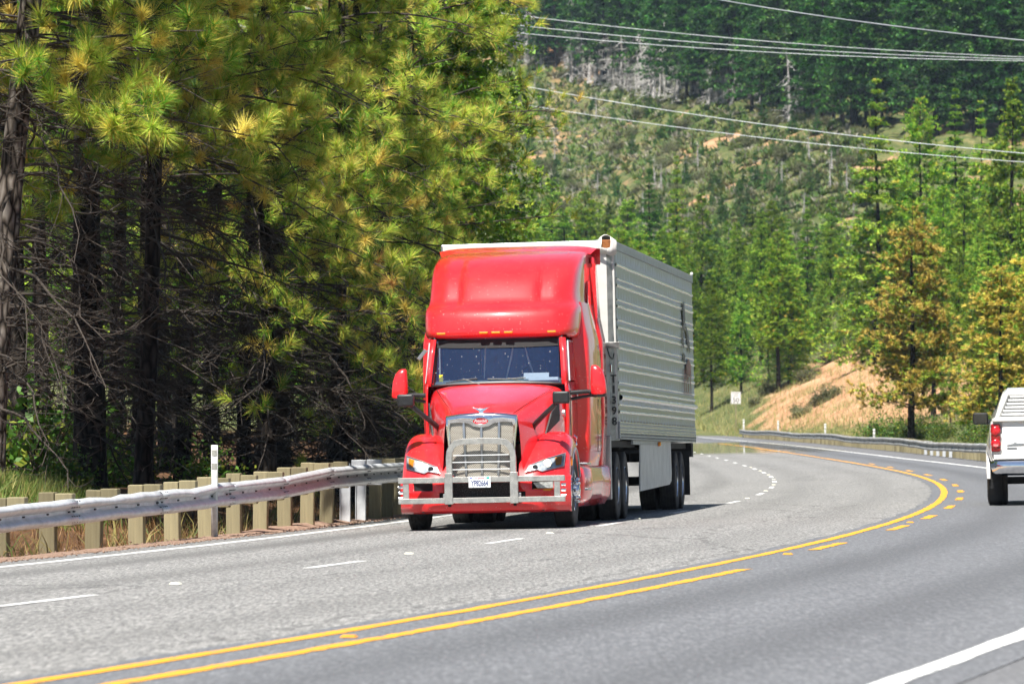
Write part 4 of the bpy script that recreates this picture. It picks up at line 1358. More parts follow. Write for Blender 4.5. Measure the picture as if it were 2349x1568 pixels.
    hd = MB(); hd.box((0, 2.85, 2.66), (1.9, 1.0, .02)); hd.build('headliner', M_under, c, smooth=0)
    tgm = MB(); tgm.box((-.80, 2.13, 2.13), (.055, .004, .10)); tgm.build('yellow_tag', pmat('yellow_tag', (.75, .68, .03), rough=.6), wso, smooth=0, bevel=.01)
    # wipers
    for (x0, x1, xb) in ((-.72, -.27, -.35), (-.12, .42, .38)):
        wp = MB()
        f = lambda x, z: (x, 2.03 + .27 * (z - 2.035) / .665 + .13 * (x / .92) ** 2 - .075, z)
        wp.tube([f(x0, 2.06 if x0 < -.5 else 2.105), f((x0 + x1) / 2, 2.10), f(x1, 2.115)], .008, n=5)
        wp.tube([f((x0 + x1) / 2 + .02, 2.115), f(xb + .12, 2.03)], .007, n=5)
        wp.build('wiper', M_black, tractor, smooth=0)
    return c
cab()

# roof fairing: horizontal slices from the visor up and back
def fairing():
    rowsdef = [(2.685, 2.245, 1.055, 0), (2.700, 2.150, 1.080, 0), (2.75, 2.120, 1.098, 0), (2.84, 2.140, 1.106, 0), (2.98, 2.180, 1.112, 0), (3.08, 2.23, 1.112, 0),
               (3.145, 2.34, 1.105, .3), (3.175, 2.46, 1.085, 1), (3.27, 2.53, 1.075, 1), (3.40, 2.63, 1.075, 1), (3.54, 2.75, 1.075, 1), (3.66, 2.90, 1.075, 1),
               (3.76, 3.10, 1.075, .9), (3.84, 3.38, 1.07, .7), (3.905, 3.75, 1.065, .4), (3.955, 4.2, 1.06, .1), (3.995, 4.75, 1.05, 0)]
    xs = [0, .28, .48, .545, .59, .66, .76, .86]
    rows = []
    for z, lf, w, gq in rowsdef:
        half = []
        for x in xs:
            g = (0.085 * math.exp(-((x - .61) / .045) ** 2) + .03 * (x > .61) * math.exp(-(x - .61) / .12)) * gq
            half.append((x * w / 1.09, lf + .14 * (x / .86) ** 2.2 + g, z))
        half += [(w * .89, min(lf + .25, 5.30), z), (w * .965, min(lf + .42, 5.40), z), (w, min(lf + .72, 5.46), z), (w, min(max(lf + 1.0, 4.0), 5.50), z), (w, min(max(lf + 1.3, 5.2), 5.55), z), (w, 5.60, z)]
        rows.append([(-x, y, zz) for x, y, zz in reversed(half[1:])] + half)
    mb = MB(); mb.grid(rows)
    n = len(rows[0]); last = rows[-1]
    mb.grid([last, [(x * .5, max(y, 5.0), 4.005) for x, y, z in last]])
    f = mb.build('roof_fairing', M_red, tractor, smooth=55, subsurf=1)
    lp = MB()
    lp.grid([[(1.10 * u, 4.70 + .25 * u * u, 3.985 - .05 * abs(u) ** 6) for u in np.linspace(-1, 1, 17)], [(1.165 * u, 5.25, 4.075 - .05 * abs(u) ** 6) for u in np.linspace(-1, 1, 17)],
             [(1.18 * u, 5.62, 4.085 - .05 * abs(u) ** 6) for u in np.linspace(-1, 1, 17)], [(1.18 * u, 5.62, 3.80) for u in np.linspace(-1, 1, 17)]])
    lp.build('fairing_lip', M_red, f, smooth=50)
    for sx in (-1, 1):
        sm = MB(); sm.tube([(sx * .905, 2.36, 2.77), (sx * .905, 2.42, 3.05), (sx * .88, 2.78, 3.2), (sx * .885, 3.3, 3.70), (sx * .87, 4.0, 3.93)], .0045, n=5)
        sm.build('fairing_seam', M_seam, f, smooth=0)
        wn_ = MB(); wn_.prism([(sx * 1.098, 4.25, 3.05), (sx * 1.098, 4.85, 3.05), (sx * 1.085, 4.80, 3.55), (sx * 1.088, 4.45, 3.50)], (sx * .012, 0, 0)); wn_.build('sleeper_window', M_glass_dark, f, smooth=0, bevel=.02)
    for px, nm in ((-.80, 0), (-.18, 0), (-.005, 0), (.175, 0), (.78, 0)):
        ml = MB(); ml.box((px, 2.115 + .14 * (abs(px) / .86) ** 2.2 + (.01 if abs(px) > .5 else 0), 2.762), (.118, .05, .032), taper=(1.1, 1))
        ml.build('marker_light', M_amber, f, smooth=0, bevel=.008)
    vs_ = MB(); vs_.grid([[(1.02 * u, 2.22 + .15 * u * u, 2.69) for u in np.linspace(-1, 1, 9)], [(.98 * u, 2.50, 2.693) for u in np.linspace(-1, 1, 9)]]); vs_.build('visor_underside', M_under, f, smooth=0)
M_seam = pmat('paint_seam', (0.30, 0.006, 0.008), rough=0.6, var=0)
M_glass_dark = pmat('dark_glass', (0.02, 0.024, 0.026), rough=0.06, coat=1.0, var=0.1)
fairing()

# sleeper box, extenders and the lower fairings over the tanks
def sleeper():
    mb = MB(); rows = []
    for z, w in ((.84, 1.165), (1.1, 1.20), (1.6, 1.215), (2.3, 1.215), (2.66, 1.20), (2.9, 1.15), (3.2, 1.105)):
        rows.append([(.98, 3.20, z), (w - .07, 3.23, z), (w - .02, 3.27, z), (w, 3.40, z), (w, 4.6, z), (w, 5.05, z)])
    mb.grid(rows); mb.grid([[(-x, y, z) for x, y, z in r] for r in rows])
    mb.grid([[(-1.16, 5.05, z), (1.16, 5.05, z)] for z in (.84, 3.8)])
    s = mb.build('sleeper', M_red, tractor, smooth=45)
    for sx in (-1, 1):
        ex = MB(); ex.grid([[(sx * w, 5.055, z), (sx * (w + .02), 5.60, z)] for z, w in ((.84, 1.18), (1.6, 1.225), (2.66, 1.215), (3.0, 1.15), (3.9, 1.10))]); ex.build('side_extender', M_red, s, smooth=40, solid=.02)
        sk = MB()
        prof = [(.90, 1.10), (.80, 1.20), (.60, 1.225), (.40, 1.20), (.27, 1.12)]
        sk.grid([[(sx * (w - (.08 if y < 2.05 else 0)), y, z) for y in (1.98, 2.2, 3.4, 4.8, 5.3)] + [(sx * (w + .05), 5.65, z), (sx * (w - .1), 5.75, z)] for z, w in prof])
        sk.build('tank_fairing', M_red, tractor, smooth=45, solid=.02)
        stp = MB(); stp.box((sx * 1.19, 2.45, .88), (.14, .55, .035)); stp.build('step', M_alu, tractor, smooth=0, bevel=.006)
        st2 = MB(); st2.box((sx * 1.19, 2.45, .52), (.14, .5, .03)); st2.build('step', M_alu, tractor, smooth=0, bevel=.006)
        mf = MB(); mf.box((sx * 1.14, 5.86, .80), (.26, .03, .95)); mf.build('quarter_fender', M_silver, tractor, smooth=0, bevel=.02)
        hdl = MB(); hdl.tube([(sx * 1.075, 2.15, 1.28), (sx * 1.11, 2.16, 1.25), (sx * 1.11, 2.16, 1.16), (sx * 1.075, 2.15, 1.13)], .018, n=8); hdl.build('grab_loop', M_chrome, tractor, smooth=40)
        lk = MB(); lk.tube([(sx * 1.219, 4.25, 1.05), (sx * 1.232, 4.25, 1.8), (sx * 1.232, 4.75, 1.8), (sx * 1.219, 4.75, 1.05), (sx * 1.219, 4.25, 1.05)], .005, n=5); lk.build('locker_seam', M_under, s, smooth=0)
    ch = MB()
    for sx in (-1, 1): ch.box((sx * .43, 4.7, .78), (.09, 8.4, .28))
    ch.box((0, 7.9, .98), (.95, 1.0, .12)); ch.box((0, 1.30, .50), (1.7, .12, .12)); ch.box((0, 1.2, .6), (.9, 1.3, .5)); ch.box((0, 3.4, .55), (1.9, 2.6, .40)); ch.box((0, 5.3, 1.2), (2.2, .02, .9))
    for y in (7.15, 8.45): ch.box((0, y, .52), (1.8, .16, .16))
    ch.build('chassis', M_under, tractor, smooth=0)
sleeper()

# mirrors
def mirrors():
    for sx in (-1, 1):
        r = empty('mirror', (0, 0, 0)); r.parent = tractor
        hb = MB()
        secs = [(1.86, .115, .09, 0), (1.89, .125, .10, 0), (1.98, .122, .10, .005), (2.10, .112, .095, .012), (2.20, .090, .085, .028), (2.262, .055, .06, .052), (2.275, .03, .035, .06)]
        rows = []
        for z, a, b_, sh in secs:
            ring = []
            for k in range(16):
                an = 2 * math.pi * k / 16
                ca, sa = math.cos(an), math.sin(an)
                ring.append((sx * (1.425 - sh + a * .93 * math.copysign(abs(ca) ** .6, ca)), 2.36 + b_ * math.copysign(abs(sa) ** .6, sa), z))
            rows.append(ring)
        hb.grid(rows, wrap=True); hb.add(rows[-1], [tuple(range(16))])
        hb.build('mirror_shell', M_red, r, smooth=50)
        bs = MB(); rows = []
        for z, a, b_ in ((1.82, .07, .05), (1.83, .105, .085), (1.872, .118, .095)):
            rows.append([(sx * (1.425 + a * .95 * math.copysign(abs(math.cos(2 * math.pi * k / 16)) ** .6, math.cos(2 * math.pi * k / 16))), 2.362 + b_ * math.copysign(abs(math.sin(2 * math.pi * k / 16)) ** .6, math.sin(2 * math.pi * k / 16)), z) for k in range(16)])
        bs.grid(rows, wrap=True); bs.add(rows[0], [tuple(range(16))]); bs.build('mirror_base', M_black, r, smooth=50)
        ar = MB(); ar.tube([(sx * 1.36, 2.37, 1.89), (sx * 1.25, 2.34, 1.905), (sx * 1.02, 2.28, 1.89)], [.034, .036, .040], n=10, flat=.9); ar.tube([(sx * 1.33, 2.37, 1.85), (sx * 1.2, 2.36, 1.83), (sx * 1.03, 2.34, 1.80)], .022, n=8)
        ar.build('mirror_arm', M_black, r, smooth=45)
        gl = MB(); gl.box((sx * 1.41, 2.452, 2.05), (.17, .006, .32)); gl.build('mirror_glass', M_chrome, r, smooth=0)
        # hood mirror on a thick raked arm
        h = empty('hood_mirror', (0, 0, 0)); h.parent = tractor
        mb = MB(); mb.box((sx * 1.085, .34, 1.812), (.235, .11, .175)); mb.build('mirror_shell', M_black, h, smooth=40, bevel=.03, seg=3)
        am = MB(); am.tube([(sx * .655, .66, 1.36), (sx * .665, .62, 1.42), (sx * .71, .57, 1.47), (sx * .88, .45, 1.62), (sx * 1.01, .38, 1.73)], [.030, .036, .038, .034, .032], n=10)
        am.build('mirror_arm', M_black, h, smooth=45)
    sp = MB(); sp.tube([(-1.01, 2.50, 2.53), (-1.07, 2.5, 2.52)], .012, n=6); sp.box((-1.11, 2.5, 2.475), (.055, .03, .17), rot=Matrix.Rotation(.7, 3, 'Y')); sp.build('spot_mirror', M_silver, tractor, smooth=0, bevel=.01)
mirrors()
text_mesh('unit_number', '1368', .085, M_white_ink, tractor, (1.139, .62, .90), (R(90), 0, R(62)), extrude=.002, xscale=.8)
sm = MB(); sm.box((1.182, .74, .93), (.012, .05, .13)); sm.build('side_marker', M_amber, tractor, smooth=0, bevel=.004)
wheel(tractor, (-1.03, 1.30, .515), -1, steer=True); wheel(tractor, (1.03, 1.30, .515), 1, steer=True)
for y in (7.15, 8.45):
    wheel(tractor, (-1.11, y, .515), -1, dual=True); wheel(tractor, (1.11, y, .515), 1, dual=True)

# ------------------------------------------------------------------ the trailer
TL_YAW, TL_D = 0.103, 85.0
TL_X = (1226 - CPX) / FPX * TL_D
trailer = empty('refrigerated_trailer', (TL_X, TL_D, float(road_z(-4.8, TL_D)) + 0.035), (-0.0055, -0.024, -TL_YAW),
                'long ribbed silver box trailer with a rusty bent corner behind the red tractor', 'trailer')
def ribbed_mat():
    """stainless side sheet: brushed, rivet rows, washed-out scallop stains and streaky reflections painted between the ribs"""
    m, nt, b = new_mat('ribbed_stainless')
    n, l = nt.nodes, nt.links
    tc = n.new('ShaderNodeTexCoord')
    sx = n.new('ShaderNodeSeparateXYZ'); l.new(tc.outputs['Object'], sx.inputs[0])
    mp = n.new('ShaderNodeMapping'); mp.inputs['Scale'].default_value = (1, 1.6, 0.5); l.new(tc.outputs['Object'], mp.inputs['Vector'])
    nz = n.new('ShaderNodeTexNoise'); nz.inputs['Scale'].default_value = 2.6; nz.inputs['Detail'].default_value = 6; l.new(mp.outputs[0], nz.inputs['Vector'])
    # scallops of stain and painted reflection: each cell about 0.55 m long, reaching up from the rib below
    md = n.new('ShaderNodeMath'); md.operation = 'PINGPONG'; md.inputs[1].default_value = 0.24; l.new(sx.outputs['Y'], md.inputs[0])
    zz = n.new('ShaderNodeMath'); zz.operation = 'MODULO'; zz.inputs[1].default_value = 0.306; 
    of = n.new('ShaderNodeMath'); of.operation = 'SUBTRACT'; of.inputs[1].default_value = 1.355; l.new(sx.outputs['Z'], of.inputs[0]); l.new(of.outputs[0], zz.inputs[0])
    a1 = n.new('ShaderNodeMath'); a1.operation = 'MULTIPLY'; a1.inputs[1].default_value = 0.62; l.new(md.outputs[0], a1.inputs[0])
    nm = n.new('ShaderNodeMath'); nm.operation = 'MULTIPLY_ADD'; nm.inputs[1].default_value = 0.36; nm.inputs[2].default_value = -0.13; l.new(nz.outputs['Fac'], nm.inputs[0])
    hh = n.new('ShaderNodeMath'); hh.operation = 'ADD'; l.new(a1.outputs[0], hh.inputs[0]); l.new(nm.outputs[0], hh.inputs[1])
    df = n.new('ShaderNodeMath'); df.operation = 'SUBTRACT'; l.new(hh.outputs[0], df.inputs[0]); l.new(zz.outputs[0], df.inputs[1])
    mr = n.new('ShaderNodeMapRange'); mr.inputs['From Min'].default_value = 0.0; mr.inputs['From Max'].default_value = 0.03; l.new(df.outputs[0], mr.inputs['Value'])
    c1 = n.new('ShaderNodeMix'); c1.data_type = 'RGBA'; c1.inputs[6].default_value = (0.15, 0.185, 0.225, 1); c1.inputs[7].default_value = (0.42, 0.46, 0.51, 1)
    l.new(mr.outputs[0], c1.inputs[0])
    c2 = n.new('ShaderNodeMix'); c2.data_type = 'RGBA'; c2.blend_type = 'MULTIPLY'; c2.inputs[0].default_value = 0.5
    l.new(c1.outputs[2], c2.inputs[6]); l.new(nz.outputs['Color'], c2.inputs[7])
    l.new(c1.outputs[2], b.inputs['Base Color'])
    rr = n.new('ShaderNodeMapRange'); rr.inputs['To Min'].default_value = 0.30; rr.inputs['To Max'].default_value = 0.55; l.new(mr.outputs[0], rr.inputs['Value']); l.new(rr.outputs[0], b.inputs['Roughness'])
    setin(b, Metallic=0.30)
    bp = n.new('ShaderNodeBump'); bp.inputs['Strength'].default_value = 0.12; bp.inputs['Distance'].default_value = 0.03; l.new(nz.outputs['Fac'], bp.inputs['Height']); l.new(bp.outputs[0], b.inputs['Normal'])
    return m
M_rib = ribbed_mat()
M_tw = pmat('trailer_white', (0.62, 0.61, 0.58), rough=0.45, var=0.06, scale=3, speck=(0.35, 0.33, 0.3), speck_scale=24, speck_thr=0.05)
M_post_m = pmat('corner_steel', (0.32, 0.32, 0.31), rough=0.30, metal=0.7, var=0.22, scale=5, bump=0.25, bscale=6)
M_ribtop = pmat('bright_rib', (0.78, 0.79, 0.80), rough=0.24, metal=0.7, var=0.12, scale=9)  # brighter than the sheet: ridge-top highlights put into the rib colour
M_railm = pmat('rail_aluminium', (0.29, 0.31, 0.33), rough=0.45, metal=0.6, var=0.12, scale=5)
M_rust = pmat('rust', (0.34, 0.12, 0.03), rough=0.9, col2=(0.14, 0.05, 0.02), scale=16, bump=0.4)
M_skirt = pmat('trailer_skirt', (0.48, 0.49, 0.48), rough=0.5, var=0.10, scale=3)
M_graf = pmat('dark_print', (0.11, 0.105, 0.105), rough=0.6, var=0.3)
M_brown = pmat('brown_print', (0.26, 0.13, 0.10), rough=0.6, var=0.3)
def make_trailer():
    HW, L, Z0, Z1 = 1.295, 16.15, 1.16, 4.12
    # body shell
    sw = MB(); sw.box((0, L / 2, (Z0 + Z1) / 2), (2 * HW - .03, L - .04, Z1 - Z0 - .02)); body = sw.build('box', M_tw, trailer, smooth=0)
    zf = lambda ys: Z1 - (ys - 757.5) / 620.5 * (Z1 - Z0)
    ribs = [831.9, 874.8, 896.2, 940.7, 960.8, 1004.4, 1026.7, 1070, 1091, 1136, 1157.7, 1200, 1223, 1269.7, 1292]
    for sx in (-1, 1):
        side = MB(); side.add([(sx * HW, .10, Z0 + .26), (sx * HW, L - .06, Z0 + .26), (sx * HW, L - .06, zf(785)), (sx * HW, .10, zf(785))], [(0, 1, 2, 3)])
        so = side.build('side_wall', M_rib, trailer, smooth=0)
        for k, y in enumerate(ribs):
            z = zf(y); r = .022 if k % 2 == 0 else .016
            rb = MB(); rows = []
            for yy in np.linspace(.10, L - .06, 34):
                wob = random.uniform(-.004, .004)
                rows.append([(sx * (HW + r * .9 * math.sin(a) + wob * .4), yy, z + wob + r * math.cos(a)) for a in (0, .5, 1.05, 1.57, 2.1, 2.6, 3.14)])
            rb.grid(rows); rb.build('rib', M_ribtop, so, smooth=60)
        bump = MB(); rows = []
        for yy in np.linspace(.22, L + .02, 20):
            z = zf(1247)
            rows.append([(sx * (HW + .055 * math.sin(a)), yy, z + .042 * math.cos(a)) for a in (0, .4, .8, 1.2, 1.57, 2.0, 2.4, 2.8, 3.14)])
        bump.grid(rows); bump.build('bump_rail', M_ribtop, so, smooth=60)
        tr = MB(); tr.add([(sx * (HW + .004), .02, zf(785)), (sx * (HW + .004), L - .02, zf(785)), (sx * (HW + .004), L - .02, Z1 - .015), (sx * (HW + .004), .02, Z1 - .015)], [(0, 1, 2, 3)]); tr.build('top_rail', M_railm, trailer, smooth=0, solid=.012)
        t2 = MB(); t2.tube([(sx * (HW + .01), .02, zf(785) + .004), (sx * (HW + .01), L - .02, zf(785) + .004)], .010, n=6); t2.tube([(sx * (HW + .006), .02, Z1 - .02), (sx * (HW + .006), L - .02, Z1 - .02)], .014, n=6); t2.build('top_rail_lip', M_railm, trailer, smooth=40)
        lr = MB(); lr.box((sx * (HW + .002), L / 2, Z0 + .13), (.022, L - .08, .26)); low = lr.build('bottom_rail', M_railm, trailer, smooth=0)
        for z in (Z0 + .255, Z0 + .20, Z0 + .145, Z0 + .105):
            ln = MB(); ln.box((sx * (HW + .016), L / 2, z), (.008, L - .1, .010)); ln.build('rail_flute', M_ribtop, low, smooth=0)
        rv = MB()
        for i in range(120):
            y = .3 + i * .132
            for z in (Z0 + .03, Z0 + .078): rv.box((sx * (HW + .014), y, z), (.004, .035, .022))
        tag(rv.build('rivets', M_under, low, smooth=0), kind='stuff')
        ct = MB()
        for i in range(26): ct.box((sx * (HW + .004), .55 + i * .60, zf(1322)), (.003, .24, .045))
        tag(ct.build('reflective_tape', M_tape, so, smooth=0), kind='stuff')
        # rounded front corner post
        cp = MB(); rows = []
        for z in np.linspace(Z0 - .02, zf(790), 14):
            j = random.uniform(-.004, .004)
            rows.append([(sx * (HW - .14 + .145 * math.sin(a) + j), -.02 + .15 * (1 - math.cos(a)) , z) for a in np.linspace(-.25, 1.57, 8)])
        cp.grid(rows); cpo = cp.build('corner_post', M_post_m, trailer, smooth=60)
        if sx > 0:
            for k, ch in enumerate('T1398'):
                text_mesh('unit_letter', ch, .165, M_ink, cpo, (HW - .058, -.0175, 2.055 - .158 * k), (R(90), 0, R(18)), extrude=.003, xscale=.9, offset=.003)
            bx = MB(); bx.box((HW - .08, -.035, 2.565), (.25, .05, .085)); bx.build('sign_holder', M_post_m, cpo, smooth=0, bevel=.004)
            cb = MB(); cb.tube([(HW - .14, -.04, 2.52), (HW - .11, -.05, 2.40), (HW - .06, -.05, 2.35), (HW - .04, -.04, 2.44)], .010, n=6); cb.build('air_line', M_black, cpo, smooth=40)
            gh = MB(); gh.box((HW - .10, -.03, 2.22), (.045, .05, .12)); gh.build('gladhand', M_chrome, cpo, smooth=0, bevel=.012)
        # skirt
        sk = MB(); sk.add([(sx * (HW - .05), 4.6, Z0), (sx * (HW - .05), 10.9, Z0), (sx * (HW - .05), 11.0, .62), (sx * (HW - .05), 10.9, .50), (sx * (HW - .06), 10.6, .44), (sx * (HW - .07), 4.6, .36)], [(0, 1, 2, 3, 4, 5)]); sk.build('side_skirt', M_skirt, trailer, smooth=0, solid=.02)
        lg = MB(); lg.box((sx * .95, 3.3, .75), (.13, .13, .9)); lg.box((sx * .95, 3.3, .31), (.3, .3, .03)); lg.box((sx * 1.1, 3.3, .98), (.45, .06, .06)); lg.build('landing_leg', M_under, trailer, smooth=0)
        for y in (11.85, 13.10):
            wheel(trailer, (sx * 1.135, y, .50), sx, Rt=.50, dual=True)
        mf = MB(); mf.box((sx * 1.05, 13.75, .62), (.6, .015, .75)); mf.build('mud_flap', M_under, trailer, smooth=0)
    M = MB()
    # front wall, top band, reefer unit
    fw = MB(); fw.box((0, -.006, (Z0 + Z1) / 2), (2.34, .03, Z1 - Z0 - .06)); fw.build('front_wall', M_tw, trailer, smooth=0)
    tb = MB(); tb.box((-.06, -.045, Z1 - .085), (2.44, .05, .15)); tb.build('top_band', M_tw, trailer, smooth=0, bevel=.008)
    te = MB(); te.tube([(-1.29, -.05, Z1 - .015), (1.10, -.05, Z1 - .008)], .018, n=6); te.build('roof_edge', M_railm, trailer, smooth=40)
    ru = MB(); ru.box((0, -.28, 3.0), (1.95, .44, 1.75)); ruo = ru.build('cooling_unit', M_tw, trailer, smooth=0, bevel=.06, seg=3)
    rg = MB(); rg.box((0, -.507, 3.72), (1.6, .02, .22)); rg.build('vent', M_under, ruo, smooth=0)
    sl = MB(); sl.prism([(-.70, -.10, Z1 - .165), (-.60, -.10, Z1 - .075), (.78, -.10, Z1 - .075), (.86, -.10, Z1 - .165)], (0, .025, 0)); sl.build('dark_gap_strip', M_gap_dark, trailer, smooth=0)  # dark of the gap between fairing and trailer, painted on as a strip
    # crushed top corner: curled sheet with rust inside
    cr = MB(); rows = []
    for i in range(7):
        u = i / 6
        x = 1.06 + .27 * u
        bulge = .055 * math.sin(math.pi * u) + .02 * math.sin(5 * u)
        rows.append([(x, -.09 + .02 * math.sin(9 * u), Z1 - .19 - .03 * u + .02 * math.sin(7 * u)), (x, -.13 - .03 * math.sin(6 * u), Z1 - .11 + .01 * math.sin(11 * u)), (x + .01, -.11, Z1 - .03 + bulge * .6),
                     (x, -.05, Z1 + .02 + bulge), (x - .02, .10, Z1 + .03 + bulge), (x - .03, .30, Z1 + .002)])
    cr.grid(rows, skip=lambda i, j: (j in (1, 2) and i in (1, 2, 3)))
    tag(cr.build('crushed_corner', M_tw, trailer, smooth=30, solid=.006), 'crumpled white top corner with a rusty gash')
    ri = MB(); ri.box((1.17, -.03, Z1 - .07), (.18, .10, .17)); ri.build('rusty_frame', M_rust, trailer, smooth=0, bevel=.02)
    cl = MB(); cl.lathe([(0, .02), (.03, .03), (.05, .02), (.06, 0)], n=8, axis='Z', c=(HW, L - .05, Z1)); cl.build('rear_marker', M_tw, trailer, smooth=0)
    # faded animal print near the rear of the side wall: dark body above, brown standing legs below
    X = HW + .026
    def printed(polys, mat, nm):
        b = MB()
        for q in polys: b.prism([(X, y, z) for y, z in q], (.004, 0, 0))
        return b.build(nm, mat, trailer, smooth=0)
    printed([[(13.35, 3.52), (13.75, 3.60), (13.9, 3.30), (13.6, 3.05), (13.3, 3.10)], [(13.2, 3.05), (13.5, 3.05), (13.45, 2.72), (13.15, 2.85)], [(13.9, 3.22), (14.6, 3.05), (14.95, 2.75), (14.75, 2.72), (14.2, 2.95)],
             [(13.15, 2.70), (13.75, 2.66), (13.55, 2.52), (13.25, 2.56)]], M_graf, 'side_print')
    legs = []
    for y in (13.3, 13.7, 14.2, 14.8): legs.append([(y, 2.42), (y + .13, 2.42), (y + .16, 1.98), (y + .02, 1.98)])
    legs.append([(13.9, 2.50), (14.5, 2.62), (15.0, 2.52), (15.05, 2.28), (14.5, 2.34), (14.0, 2.22)])
    printed(legs, M_brown, 'side_print')
    # running gear
    ch = MB()
    for sx in (-1, 1): ch.box((sx * .5, 12.4, .98), (.10, 3.2, .30))
    ch.box((0, 8, 1.10), (2.3, 15.5, .10)); ch.box((0, 15.9, 1.03), (2.5, .4, .25))
    for y in (11.85, 13.1): ch.box((0, y, .5), (1.9, .14, .14))
    ch.build('running_gear', M_under, trailer, smooth=0)
    ic = MB(); ic.box((0, 16.05, .52), (2.3, .10, .12)); ic.build('underride_bar', M_under, trailer, smooth=0)
    for sx in (-1, 1):
        b = MB(); b.box((sx * .55, 16.05, .80), (.08, .08, .46)); b.build('underride_strut', M_under, trailer, smooth=0)
    ml = MB(); ml.box((HW - .02, 8.1, Z0 - .05), (.05, .12, .07)); ml.build('side_marker', M_amber, trailer, smooth=0, bevel=.01)
    wt = MB(); wt.box((HW - .06, 5.9, Z0 - .035), (.03, 5.6, .07)); wt.build('skirt_hanger', M_railm, trailer, smooth=0)
M_gap_dark = pmat('gap_dark', (0.06, 0.06, 0.065), rough=0.4, var=0.1)
M_tape = pmat('faded_tape', (0.26, 0.21, 0.20), rough=0.5, var=0.2)
make_trailer()

